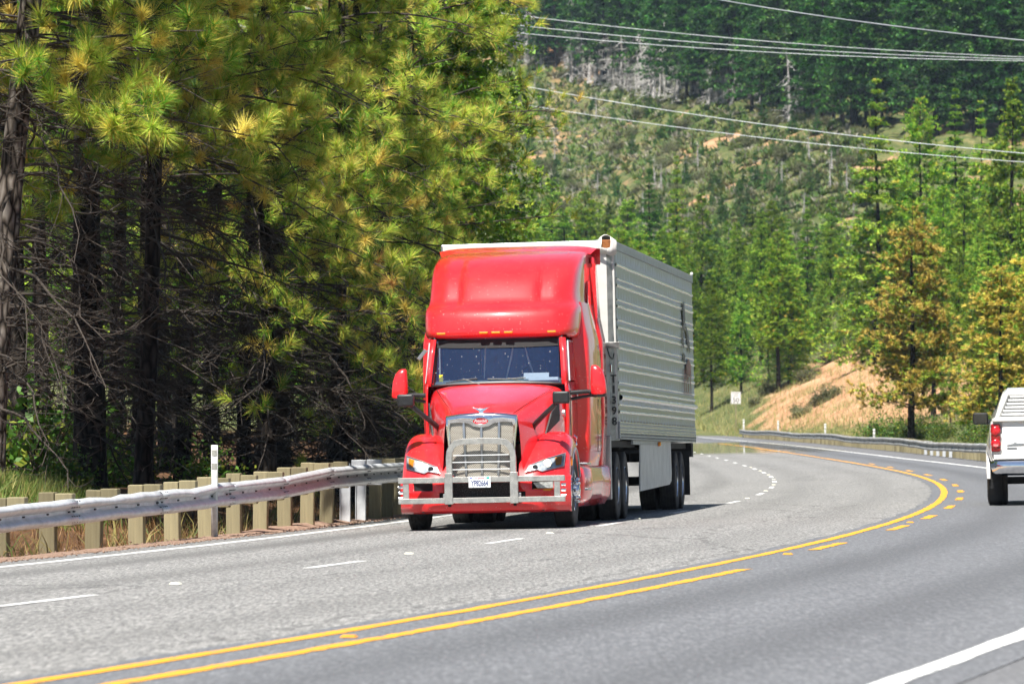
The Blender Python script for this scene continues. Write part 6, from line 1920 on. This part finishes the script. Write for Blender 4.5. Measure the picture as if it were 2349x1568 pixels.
# ------------------------------------------------------------------ firs
def fir_soup(H, Rb, seed, z_lo=1.2, whorl=.32, per=7, spray=16, leaf=.085, blades=6, pal=(4, 3, .8, .1, 2.5), droop=.28, thin=1.0, profile=.85, zcut=None):
    rg = np.random.default_rng(seed)
    zs = np.arange(z_lo, H * .985, whorl * (H / 22) ** .0)
    z0 = np.repeat(zs + rg.uniform(-.4, .4, len(zs)) * whorl, per) + rg.uniform(-.07, .07, len(zs) * per)
    N = len(z0)
    rad = Rb * np.clip(1 - (z0 - z_lo) / (H - z_lo), .02, 1) ** profile
    L = rad * rg.uniform(.55, 1.12, N) + .13
    keep = rg.uniform(size=N) < (thin if zcut is None else np.where(z0 > zcut, .35, thin))
    z0, L = z0[keep], L[keep]; N = len(z0)
    P = limb_paths(N, z0, L, rg.uniform(0, 2 * np.pi, N), rg.normal(.10, .12, N), rg.uniform(.3, 1.0, N) * droop, rg, n=6)
    S = Soup(); F = Soup()
    S.tubes(P, (np.clip(L * .009, .008, .04)[:, None] * np.linspace(1, .3, 6)[None]), 3, (.12, .10, .085))
    Q, LQ = twigs_on(P, spray, (.18, .62), rg, hook=.15, tmin=.22, n=3, up=.1)
    fac = np.repeat(np.clip(L / 1.7, .26, 1.1), spray)[:, None, None]
    Q = Q[:, :1] + (Q - Q[:, :1]) * fac
    lf = np.repeat(np.clip(L / 1.2, .45, 1.0), spray * blades)
    B = blades
    t = rg.uniform(.15, 1, (len(Q), B))
    pos = Q[:, 0][:, None] + (Q[:, 2] - Q[:, 0])[:, None] * t[..., None]
    pos = pos.reshape(-1, 3) + rg.normal(0, .02, (len(Q) * B, 3))
    dr = unit(np.repeat(unit(Q[:, 2] - Q[:, 0]), B, 0) + rg.normal(0, .6, (len(pos), 3)))
    n = len(pos)
    pc = np.repeat(palette(len(Q), rg, pal), B, 0)
    F.needles(pos, dr, rg.uniform(.8, 1.3, n) * leaf * lf, 2, .7, .26, pc, rg, stem=.1)
    return S, F

def fir_tree(px, d, H, Rb, seed, label, **kw):
    x = (px - CPX) / FPX * d
    root = empty('fir_tree', (x, d, float(ground(x, d)) - .05), label=label, cat='tree')
    trunk_obj('trunk', root, H, .012 * H, (0, 0), seed, M_barkdk, taper=.06)
    S, F = fir_soup(H, Rb, seed, **kw)
    tag(S.build('branches', M_twig, root), kind='stuff'); F.build('crown', M_needle, root)
    return root
fir_tree(985, 138, 26, 3.2, 61, 'tall glossy green fir directly above the red truck roof', whorl=.34, per=9, spray=20, leaf=.125, blades=6, pal=(7, 3, .2, 0, 2), zcut=14)
fir_tree(1070, 160, 27, 2.4, 62, 'fir at the right-hand end of the near stand beside the cleared slope', whorl=.36, per=9, spray=18, leaf=.13, blades=6, pal=(6, 4, .4, 0, 2), zcut=16)
fir_tree(925, 172, 26, 3.2, 63, 'fir half hidden behind the bright pines in the near stand', whorl=.36, per=7, spray=14, leaf=.17, blades=4, pal=(5, 3, .3, 0, 2), zcut=16)

# ------------------------------------------------------------------ shared tree kinds for the middle distance and the far hillside
def copy_tree(proto, loc, sc, rz, label, group=None, cat='tree', name=None):
    r = proto.copy(); COL.objects.link(r)
    r.location = loc; r.scale = sc if hasattr(sc, '__len__') else (sc, sc, sc); r.rotation_euler = (0, 0, rz)
    r['label'] = label; r['category'] = cat
    if group: r['group'] = group
    elif 'group' in r: del r['group']
    if name: r.name = name
    for ch in proto.children:
        c = ch.copy(); COL.objects.link(c); c.parent = r
    return r

def pine_soup(H, Rb, seed, z_lo, nb, clumps, blades, size, width, pal, profile=.6):
    rg = np.random.default_rng(seed)
    z0 = z_lo + (H - z_lo) * np.sort(rg.uniform(0, .97, nb))
    rad = Rb * np.clip(1 - ((z0 - z_lo) / (H - z_lo)) ** 1.15, .03, 1) ** profile
    L = rad * rg.uniform(.5, 1.15, nb) + .15
    P = limb_paths(nb, z0, L, rg.uniform(0, 2 * np.pi, nb), rg.normal(.18, .2, nb), rg.uniform(-.15, .25, nb), rg, n=6)
    S, F = Soup(), Soup()
    S.tubes(P, np.clip(L * .012, .012, .05)[:, None] * np.linspace(1, .3, 6)[None], 3, (.10, .08, .065))
    Q, _ = twigs_on(P, clumps, (.2, .9), rg, hook=.5, tmin=.25, n=3, up=.2)
    fac = np.repeat(np.clip(L / 1.8, .2, 1.1), clumps)[:, None, None]
    Q = Q[:, :1] + (Q - Q[:, :1]) * fac
    e = Q[:, -1]; dr = unit(Q[:, -1] - Q[:, 0] + np.array([0, 0, .35]))
    F.needles(e, dr, rg.uniform(.7, 1.25, len(e)) * size * np.clip(fac[:, 0, 0] * 1.2, .5, 1), blades, .95, width, palette(len(e), rg, pal), rg, stem=.3)
    return S, F

STORE = []
M_forest = leaf_mat('forest_needles', trans=0.25, vary=0.25, tint=(.40, .56, .95))  # dark blue tint puts distance haze and shade into the needles
def proto_tree(name, H, r0, soups, bark=None, leafm=None):
    root = empty(name, (0, -400, 0))
    trunk_obj('trunk', root, H, r0, (0, 0), int(H * 10), bark or M_barkdk, taper=.05, k=8)
    S, F = soups
    if S and S.n: tag(S.build('branches', M_twig, root), kind='stuff')
    if F and F.n: F.build('crown', leafm or M_needle_far, root)
    STORE.append(root)
    return root
PINES = [proto_tree('pine_tree', 20, .22, pine_soup(20, 3.0, 100 + i, zl, 190, 22, 13, .29, .15, p, pf)) for i, (zl, p, pf) in enumerate(
    ((4.0, (5, 6, .2, 0, 2), .85), (2.5, (5, 5, .1, 0, 2), 1.0), (5.5, (4, 7, .5, 0, 1.5), .8), (2.0, (6, 4, .1, 0, 3), 1.05)))]
GOLDP = [proto_tree('pine_tree', 20, .26, pine_soup(20, 3.6, 120 + i, 3.0, 170, 20, 14, .36, .14, (.8, 3.2, 7.0, 0, .2), .65)) for i in range(2)]
FIRS = [proto_tree('fir_tree', 20, .20, fir_soup(20, 3.3, 140 + i, z_lo=1.0, profile=1.1, whorl=.58, per=12, spray=18, leaf=.20, blades=4, pal=p)) for i, p in enumerate(
    ((5, 3, .1, 0, 3), (4, 6, .5, 0, 1.0), (1, .2, 0, 0, 7)))]
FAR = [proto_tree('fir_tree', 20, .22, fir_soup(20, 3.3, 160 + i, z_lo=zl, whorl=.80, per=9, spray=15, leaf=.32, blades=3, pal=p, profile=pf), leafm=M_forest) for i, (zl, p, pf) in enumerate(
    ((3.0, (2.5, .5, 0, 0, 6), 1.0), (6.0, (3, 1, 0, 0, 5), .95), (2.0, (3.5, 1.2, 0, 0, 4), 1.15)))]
YOUNG = [proto_tree('young_tree', 6, .09, fir_soup(6, 1.6, 180 + i, z_lo=.3, whorl=.30, per=7, spray=9, leaf=.24, blades=3, pal=p, profile=1.05), leafm=M_forest) for i, p in enumerate(
    ((3, .8, .1, 0, 5), (4, 2, .3, .1, 3)))]
def snag_soup(H, seed, nb=40):
    rg = np.random.default_rng(seed)
    z0 = rg.uniform(.5, H * .95, nb); L = rg.uniform(.5, 2.4, nb) * (1 - .5 * z0 / H)
    P = limb_paths(nb, z0, L, rg.uniform(0, 2 * np.pi, nb), rg.normal(.1, .3, nb), rg.uniform(.2, 1.1, nb), rg, n=6)
    S = Soup(); col = (.58, .56, .54)
    S.tubes(P, np.full((nb, 1), .05) * np.linspace(1, .3, 6)[None], 3, col)
    Q, _ = twigs_on(P, 5, (.2, .9), rg, hook=.3, n=3)
    S.tubes(Q, np.full((len(Q), 1), .028) * np.linspace(1, .5, 3)[None], 3, col)
    return S, None
M_snag = bark_mat('weathered_snag', (0.26, 0.24, 0.22), (0.46, 0.44, 0.42), (0.64, 0.62, 0.60), zs=.15, scale=5)
SNAGS = [proto_tree('dead_tree', 14, .32, snag_soup(14, 200 + i, nb), M_snag) for i, nb in enumerate((26, 60, 12))]
def bush_soup(R0, H, n, leaf, seed, cols):
    rg = np.random.default_rng(seed)
    nb = 46
    az = rg.uniform(0, 2 * np.pi, nb); el = np.arccos(rg.uniform(.15, .98, nb))
    tip = np.stack([R0 * np.sin(el) * np.cos(az), R0 * np.sin(el) * np.sin(az), H * np.cos(el)], 1) * rg.uniform(.6, 1.1, (nb, 1))
    P = tip[:, None] * np.linspace(0, 1, 5)[None, :, None] + np.cumsum(rg.normal(0, .04 * R0, (nb, 5, 3)), 1)
    S, F = Soup(), Soup()
    S.tubes(P, np.full((nb, 1), .014) * np.linspace(1, .4, 5)[None], 3, (.10, .08, .06))
    k = rg.integers(0, nb, n)
    t = rg.uniform(.35, 1.0, (n, 1)) * 3.999
    i = t[:, 0].astype(int)
    pos = P[k, i] + (P[k, i + 1] - P[k, i]) * (t - i[:, None]) + rg.normal(0, .13 * R0, (n, 3)) * np.array([1, 1, .7])
    pos[:, 2] = np.abs(pos[:, 2])
    C = np.asarray(cols)
    F.leaves(pos, unit(rg.normal(size=(n, 3)) + np.array([0, -.3, .8])), rg.uniform(.6, 1.3, n) * leaf, C[rg.integers(0, len(C), n)] * rg.uniform(.7, 1.3, (n, 1)), rg)
    return S, F
def proto_bush(soups, name='shrub'):
    root = empty(name, (0, -400, 0))
    soups[0].build('stems', M_twig, root); soups[1].build('foliage', M_leaf, root)
    STORE.append(root); return root
SAGE = [proto_bush(bush_soup(1.5, 1.7, 2400, .085, 220 + i, ((.13, .15, .06), (.17, .18, .09), (.10, .13, .045), (.22, .21, .12)))) for i in range(2)]
GREENB = [proto_bush(bush_soup(1.0, 1.3, 1500, .055, 230 + i, ((.07, .15, .02), (.10, .20, .025), (.05, .11, .015), (.20, .22, .03)))) for i in range(2)]

def plant(proto, px, d, top_py=None, H0=20.0, label='', group=None, wide=1.0, height=None, cat='tree', dz=0.0):
    x = (px - CPX) / FPX * d; z = float(ground(x, d)) - .1 + dz
    h = height if height else EYE - (top_py - HPY) / FPX * d - z
    s = h / H0
    return copy_tree(proto, (x, d, z), (s * wide, s * wide, s), random.uniform(0, 6.28), label, group, cat)

# --- right of the road, named by where each stands
plant(GOLDP[0], 2092, 288, 462, label='yellowing pine with a dark trunk standing right behind the far guardrail', wide=1.25)
plant(GOLDP[1], 2296, 262, 598, label='yellow pine at the right edge just above the white pickup', wide=1.5)
plant(GOLDP[0], 2372, 285, 540, label='yellow-green pine leaning in at the right edge of the picture', wide=1.4)
plant(FIRS[1], 2012, 455, 178, label='tall pale-tipped fir whose top overlaps the dark forest', wide=1.35)
plant(PINES[2], 2112, 470, 214, label='tall pine with an open lime green top right of the pale fir', wide=1.15)
plant(FIRS[0], 2192, 500, 200, label='slim dark green fir between the lime pine and the next firs', wide=1.15)
plant(FIRS[1], 2250, 480, 228, label='narrow fir with a bare pale stem below its top', wide=1.05)
plant(PINES[1], 2322, 420, 166, label='tallest bright green pine near the right edge of the picture', wide=1.3)
MIDG = 'pines and firs on the bank right of the far bend'
MIDL = 'green conifer in the mixed stand on the bank beyond the far bend'
mids = [(2200, 540, 400, 1), (2255, 470, 415, 3), (2165, 420, 440, 0), (2060, 400, 500, 2), (2000, 560, 470, 3), (1958, 590, 500, 1), (1905, 520, 520, 0), (1852, 452, 525, 2), (1800, 560, 540, 3), (1745, 478, 530, 1),
        (1690, 505, 560, 0), (1652, 560, 560, 3), (1610, 436, 545, 1), (1560, 525, 585, 2), (1632, 640, 500, 0), (1700, 645, 505, 3), (1762, 625, 500, 2), (1822, 640, 512, 1), (1885, 650, 500, 0), (1935, 680, 505, 3),
        (2030, 690, 455, 1), (2150, 640, 400, 3), (2230, 660, 380, 2), (2340, 420, 380, 0), (2345, 620, 330, 3), (2180, 760, 350, 1), (1590, 620, 540, 1), (2290, 350, 460, 2), (2140, 520, 430, 0), (2270, 760, 320, 3), (2222, 830, 300, 1), (2400, 300, 400, 2), (2430, 200, 470, 1), (2470, 260, 430, 3), (2420, 520, 330, 0), (2480, 420, 360, 1), (2510, 180, 480, 2)]
for i, (px, ty, d, k) in enumerate(mids):
    pr = (PINES + [FIRS[0], FIRS[1]])[(k + (i % 3) * 2) % 6] if i % 4 == 3 else PINES[k]
    plant(pr, px, d, ty, label=MIDL, group=MIDG, wide=random.uniform(1.0, 1.4))
for i in range(18):
    px = random.uniform(1610, 2380); d = random.uniform(455, 600) if px < 2050 else random.uniform(360, 520)
    plant((PINES + FIRS[:2])[i % 6], px, d, height=random.uniform(9, 15), label=MIDL, group=MIDG, wide=random.uniform(1.2, 1.6))
plant(FIRS[2], 1490, 640, 366, label='dark blue-green fir standing alone above the trailer roof', wide=1.1)
plant(FIRS[1], 1552, 625, 356, label='yellow-green fir right beside the dark fir above the trailer', wide=1.15)
for i, (px, ty, d) in enumerate(((1440, 452, 610), (1392, 485, 620), (1342, 432, 630), (1292, 475, 610), (1250, 525, 590), (1218, 430, 600), (1420, 520, 560), (1320, 520, 560), (1370, 540, 540), (1265, 400, 650), (1470, 530, 560), (1190, 520, 560), (1520, 520, 575))):
    plant(PINES[i % 4], px, d, ty, label='light green pine showing over the roof of the silver trailer', group='pines behind the trailer', wide=random.uniform(1.4, 1.9))

# --- wood behind the near stand on the left
for i in range(26):
    px = random.uniform(-120, 1010); d = random.uniform(200, 330)
    plant(PINES[i % 4], px, d, height=random.uniform(17, 24), label='pine deep in the wood, seen in glimpses between the dark trunks', group='wood behind the near stand', wide=1.2)

# ------------------------------------------------------------------ cleared hillside, snags and the dark forest above it
EDGE_X = [1100, 1130, 1300, 1500, 1700, 1950, 2150, 2349, 2450]
EDGE_Y = [95, 110, 165, 215, 240, 290, 305, 320, 325]
def edge_y(px): return float(np.interp(px, EDGE_X, EDGE_Y))
n = 0
while n < 150:
    px = random.uniform(1140, 1985); py = random.uniform(edge_y(px) + 15, 640)
    p = hit(px, py, 560)
    if p is None: continue
    h = random.choice((1.2, 1.6, 2.2, 2.8, 3.4, 4.6)) * random.uniform(.8, 1.2)
    copy_tree(YOUNG[n % 2], p + Vector((0, 0, -.1)), h / 6.0 * 1.0, random.uniform(0, 6), 'small young conifer growing back on the cleared slope', 'young trees on the cleared slope')
    n += 1
n = 0
while n < 230:
    px = random.uniform(1140, 1985); py = random.uniform(edge_y(px) + 5, 660)
    p = hit(px, py, 560)
    if p is None: continue
    copy_tree((SAGE + GREENB + GREENB)[n % 6], p + Vector((0, 0, -.15)), random.uniform(.5, 1.3), random.uniform(0, 6), 'low grey-green shrub among the stumps of the cleared slope', 'shrubs on the cleared slope', 'shrub')
    n += 1
# brush too dense to count between the young trees
def brush():
    rg = np.random.default_rng(5)
    P = []
    while len(P) < 8500:
        px = rg.uniform(1130, 2000); py = rg.uniform(100, 680)
        if py < edge_y(px): continue
        if wave(px * 1.0, py * 1.6, .021, .4) + .6 * wave(px, py, .07, 1.) < -.95: continue
        p = hit(px, py, 560, 1100)
        if p: P.append(p)
    P = np.array([tuple(p) for p in P]); n = len(P)
    F = Soup()
    C = np.array([(.10, .17, .035), (.14, .21, .05), (.07, .13, .03), (.20, .22, .07), (.26, .24, .12), (.30, .28, .22)])
    F.needles(P, np.tile([[0., 0, 1]], (n, 1)), rg.uniform(.5, 1.5, n), 9, .9, .22, C[rg.integers(0, 6, n)] * rg.uniform(.8, 1.2, (n, 1)), rg, stem=.05)
    o = F.build('undergrowth', M_grass)
    tag(o, 'low brush and slash covering the cleared hillside', 'undergrowth', kind='stuff')
brush()
# dead trees: the tall ones singled out, then the pale fringe along the forest edge
for px, by, ty, k, lab in ((1311, 195, -40, 0, 'tallest grey dead trunk on the cleared slope, right of the bare orange patch'), (1425, 212, 62, 2, 'straight grey snag with a broken top in the middle of the snags'),
                           (1512, 232, 25, 2, 'leaning pale snag at the right end of the tall snags'), (1186, 120, -30, 2, 'dark dead trunk at the upper end of the cleared slope'),
                           (1930, 268, 168, 0, 'pale dead trunk standing in front of the dark forest, above the fallen log')):
    p = hit(px, by, 600)
    d = p.y; h = EYE - (ty - HPY) / FPX * d - p.z
    o = copy_tree(SNAGS[k], p, (1.0, 1.0, h / 14), random.uniform(0, 6), lab, cat='dead tree')
    if px == 1512: o.rotation_euler = (0, R(4.5), .4)
for i in range(90):
    px = random.choice((random.uniform(1150, 1250), random.uniform(1280, 1560), random.uniform(1420, 1700), random.uniform(1300, 1540), random.uniform(1300, 1500), random.uniform(1560, 1900)))
    p = hit(px, edge_y(px) + random.uniform(-12, 16), 600)
    o = copy_tree(SNAGS[i % 3], p, (random.uniform(.8, 1.6),) * 2 + (random.uniform(.25, .8),), random.uniform(0, 6), 'pale dead tree in the fringe between cleared slope and forest', 'dead trees along the forest edge', 'dead tree')
    o.rotation_euler = (random.gauss(0, .12), random.gauss(0, .12), random.uniform(0, 6))
for i in range(26):
    px = random.uniform(1160, 1960); p = hit(px, random.uniform(edge_y(px) + 40, 600), 600)
    o = copy_tree(SNAGS[2], p, (.5, .5, random.uniform(.12, .4)), random.uniform(0, 6), 'short bleached stump left standing on the cleared slope', 'stumps on the cleared slope', 'stump')
# fallen logs
def log(px, py, L, r, ang, label):
    p = hit(px, py, 600)
    mb = MB()
    mb.tube([(0, 0, r), (L * .5 * math.cos(ang), L * .5 * math.sin(ang), r * 1.0), (L * math.cos(ang), L * math.sin(ang), r * .8 - L * .05)], [r, r * .9, r * .6], n=10)
    o = mb.build('fallen_log', M_snag, None, smooth=40); o.location = p
    tag(o, label, 'log', 'bleached logs on the cleared slope')
log(1900, 352, 5.0, .38, -.15, 'big bleached fallen log below the forest edge at the right of the clearing')
log(1265, 300, 9, .22, -.35, 'long grey log lying across the upper left of the clearing')
log(1300, 395, 8, .22, .1, 'grey log on the left half of the cleared slope')
log(1235, 330, 7, .20, -.1, 'thin log beside the orange soil at the left of the clearing')
# the forest: three rows deep behind its edge, single trees
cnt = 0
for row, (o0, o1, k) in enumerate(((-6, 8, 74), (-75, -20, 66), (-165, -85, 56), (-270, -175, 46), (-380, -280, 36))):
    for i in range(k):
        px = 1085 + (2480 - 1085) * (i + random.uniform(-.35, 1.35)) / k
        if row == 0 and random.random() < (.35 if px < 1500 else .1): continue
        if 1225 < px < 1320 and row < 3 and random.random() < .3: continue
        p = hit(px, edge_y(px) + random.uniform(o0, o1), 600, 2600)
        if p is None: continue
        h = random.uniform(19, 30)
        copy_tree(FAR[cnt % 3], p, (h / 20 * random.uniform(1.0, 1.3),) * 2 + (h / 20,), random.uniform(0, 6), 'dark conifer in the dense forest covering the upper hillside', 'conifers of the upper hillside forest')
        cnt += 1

# ------------------------------------------------------------------ plants on the bank by the bend
banks = [(1808, 850, 1.25, 0, 'largest rounded grey-green bush halfway up the bare bank'), (1848, 880, .8, 1, 'rounded bush just right of the largest bush on the bank'), (1765, 905, .7, 0, 'small bush at the lower left of the bare bank'), (1905, 915, .75, 1, 'greyish bush in the middle of the bare slope'),
         (1880, 930, .65, 0, 'low bush below the greyish bush on the bare slope'), (1835, 958, .7, 1, 'bush behind the guardrail at the foot of the bare bank'), (1900, 835, .8, 0, 'bush on the upper edge of the bare bank, left of the pine'), (1930, 812, .7, 1, 'topmost bush of the bare bank next to the pine crown'),
         (1700, 880, .8, 0, 'bush above the speed sign'), (1735, 930, .55, 1, 'little bush right of the speed sign'), (1960, 800, .8, 0, 'bush tucked behind the yellowing pine on the bank'), (1650, 890, .9, 1, 'bush in the pale grass left of the speed sign')]
for px, py, s, k, lab in banks:
    p = hit(px, py, 330)
    if p is None: continue
    copy_tree(SAGE[k], p + Vector((0, 0, -.2)), s * 1.15, random.uniform(0, 6), lab, cat='shrub')
for i in range(30):
    px = random.uniform(1980, 2360); d = random.uniform(215, 300)
    if px < 2200: d = random.uniform(275, 330)
    x = (px - CPX) / FPX * d
    copy_tree(GREENB[i % 2], (x, d, float(ground(x, d)) - .1), random.uniform(.6, 1.5), random.uniform(0, 6), 'leafy green brush between the far guardrail and the pines', 'brush behind the far guardrail', 'shrub')
# shrubs under the near trees
ub = [(80, 103, 1.9, 'tall leafy bush glowing green between the first dark trunks'), (118, 108, 1.6, 'leafy bush behind the grass mound at the left'), (250, 106, .9, 'low bush right of the thickest dark trunk'), (468, 101, .85, 'small leafy bush at the foot of the stand, just behind the posts'), (290, 112, 1.2, 'bush in the gap between two dark trunks'), (150, 98, .7, 'low green bush beside the grass mound'), (905, 150, 1.5, 'bush lit green behind the guardrail near the truck mirror'), (985, 160, 1.4, 'bush showing beside the left fender of the truck')]
for px, d, s, lab in ub:
    x = (px - CPX) / FPX * d
    copy_tree(GREENB[random.randint(0, 1)], (x, d, float(ground(x, d)) - .1), s, random.uniform(0, 6), lab, cat='shrub')

# ------------------------------------------------------------------ grass and litter
def blades(name, n, dr, sr, L, cols, seed, label, sfun=None, clump=0):
    rg = np.random.default_rng(seed)
    if sfun is not None: X, D = sfun(n, rg)
    else:
        if clump:
            cd, cs = rg.uniform(dr[0], dr[1], clump), rg.uniform(sr[0], sr[1], clump)
            k = rg.integers(0, clump, n)
            D = cd[k] + rg.normal(0, .16, n); s = np.minimum(cs[k] + rg.normal(0, .13, n), sr[1] + .05)
        else: D = rg.uniform(dr[0], dr[1], n); s = rg.uniform(sr[0], sr[1], n)
        X = xc(D) + s
    Z = ground(X, D) - .01
    pos = np.stack([X, D, Z], 1)
    C = np.asarray(cols); pal = C[rg.integers(0, len(C), n)] * rg.uniform(.7, 1.3, (n, 1))
    l_ = rg.uniform(L[0], L[1], n)
    lean = rg.normal(0, .38, (n, 3)); lean[:, 2] = 1; dirv = unit(lean)
    mid = pos + dirv * (l_ * .55)[:, None]; tip = mid + unit(dirv + rg.normal(0, .35, (n, 3)) - np.array([0, 0, .25])) * (l_ * .5)[:, None]
    sd = unit(np.cross(dirv, rg.normal(size=(n, 3)))) * (.010 * l_ / .4)[:, None]
    V = np.stack([pos - sd, pos + sd, mid + sd * .7, mid - sd * .7, tip], 1)
    i = np.arange(n)[:, None] * 5
    t = np.concatenate([i + np.array([[0, 1, 2]]), i + np.array([[0, 2, 3]]), i + np.array([[3, 2, 4]])])
    o = np_mesh(name, V.reshape(-1, 3), t, M_grass, col=np.repeat(pal[:, None], 5, 1).reshape(-1, 3))
    tag(o, label, 'grass', kind='stuff')
GR = ((.10, .17, .03), (.16, .22, .045), (.30, .27, .09), (.42, .34, .14))
def mound(n, rg):
    return rg.normal(-7.35, .5, n), rg.normal(83, 2.2, n)
blades('grass', 9000, None, None, (.25, .6), GR[:3], 3, 'green bank of grass at the left edge behind the guardrail', sfun=mound)
blades('grass', 700, (64, 100), (-11.2, -9.5), (.18, .50), ((.09, .13, .03), (.24, .21, .07), (.34, .27, .11)), 4, 'tufts of green and straw grass round the guardrail posts', clump=90)
blades('grass', 7000, (62, 112), (-13, -9.2), (.10, .30), ((.24, .12, .05), (.34, .20, .09), (.14, .07, .03)), 5, 'dry needles and straw littering the ground under the trees')
blades('grass', 160, (70, 96), (-8.9, -8.55), (.05, .12), ((.08, .22, .02), (.12, .26, .03)), 6, 'small bright weeds sprouting along the pavement edge', clump=14)
def farbank(n, rg):
    D = rg.uniform(345, 620, n); X = np.where(D < 460, xc(D) + rg.uniform(5.4, 24, n), xc(np.minimum(D, 700)) + rg.uniform(3.0, 26, n)); return X, D
blades('grass', 32000, None, None, (.25, .80), ((.40, .36, .15), (.30, .30, .10), (.22, .28, .09), (.46, .38, .19)), 7, 'dry pale grass on the bank beyond the far guardrail', sfun=farbank)
def farverge(n, rg):
    D = rg.uniform(60, 400, n); X = xc(D) + rg.uniform(5.6, 10.5, n) + 2.2 * (D < 150); return X, D
blades('grass', 14000, None, None, (.2, .5), ((.42, .37, .15), (.28, .28, .09), (.20, .26, .07)), 8, 'strip of dry grass directly behind the far guardrail', sfun=farverge)

for r_ in STORE:        # the patterns the copies were made from are not part of the place
    for ch in list(r_.children): bpy.data.objects.remove(ch)
    bpy.data.objects.remove(r_)

# ------------------------------------------------------------------ thin summer haze over the valley
def make_haze():
    mb = MB(); mb.box((60, 1200, 160), (1300, 2700, 390))
    o = mb.build('haze', M_haze, None, smooth=0)
    tag(o, 'thin blue summer haze filling the whole valley', 'haze', kind='stuff')
M_haze = bpy.data.materials.new('haze_air'); M_haze.use_nodes = True
_n = M_haze.node_tree.nodes
_n.remove(_n['Principled BSDF'])
_pv = _n.new('ShaderNodeVolumePrincipled')
_pv.inputs['Color'].default_value = (0.60, 0.78, 1.0, 1)
_pv.inputs['Density'].default_value = 0.000055
_pv.inputs['Anisotropy'].default_value = 0.0
M_haze.node_tree.links.new(_pv.outputs[0], _n['Material Output'].inputs['Volume'])
make_haze()
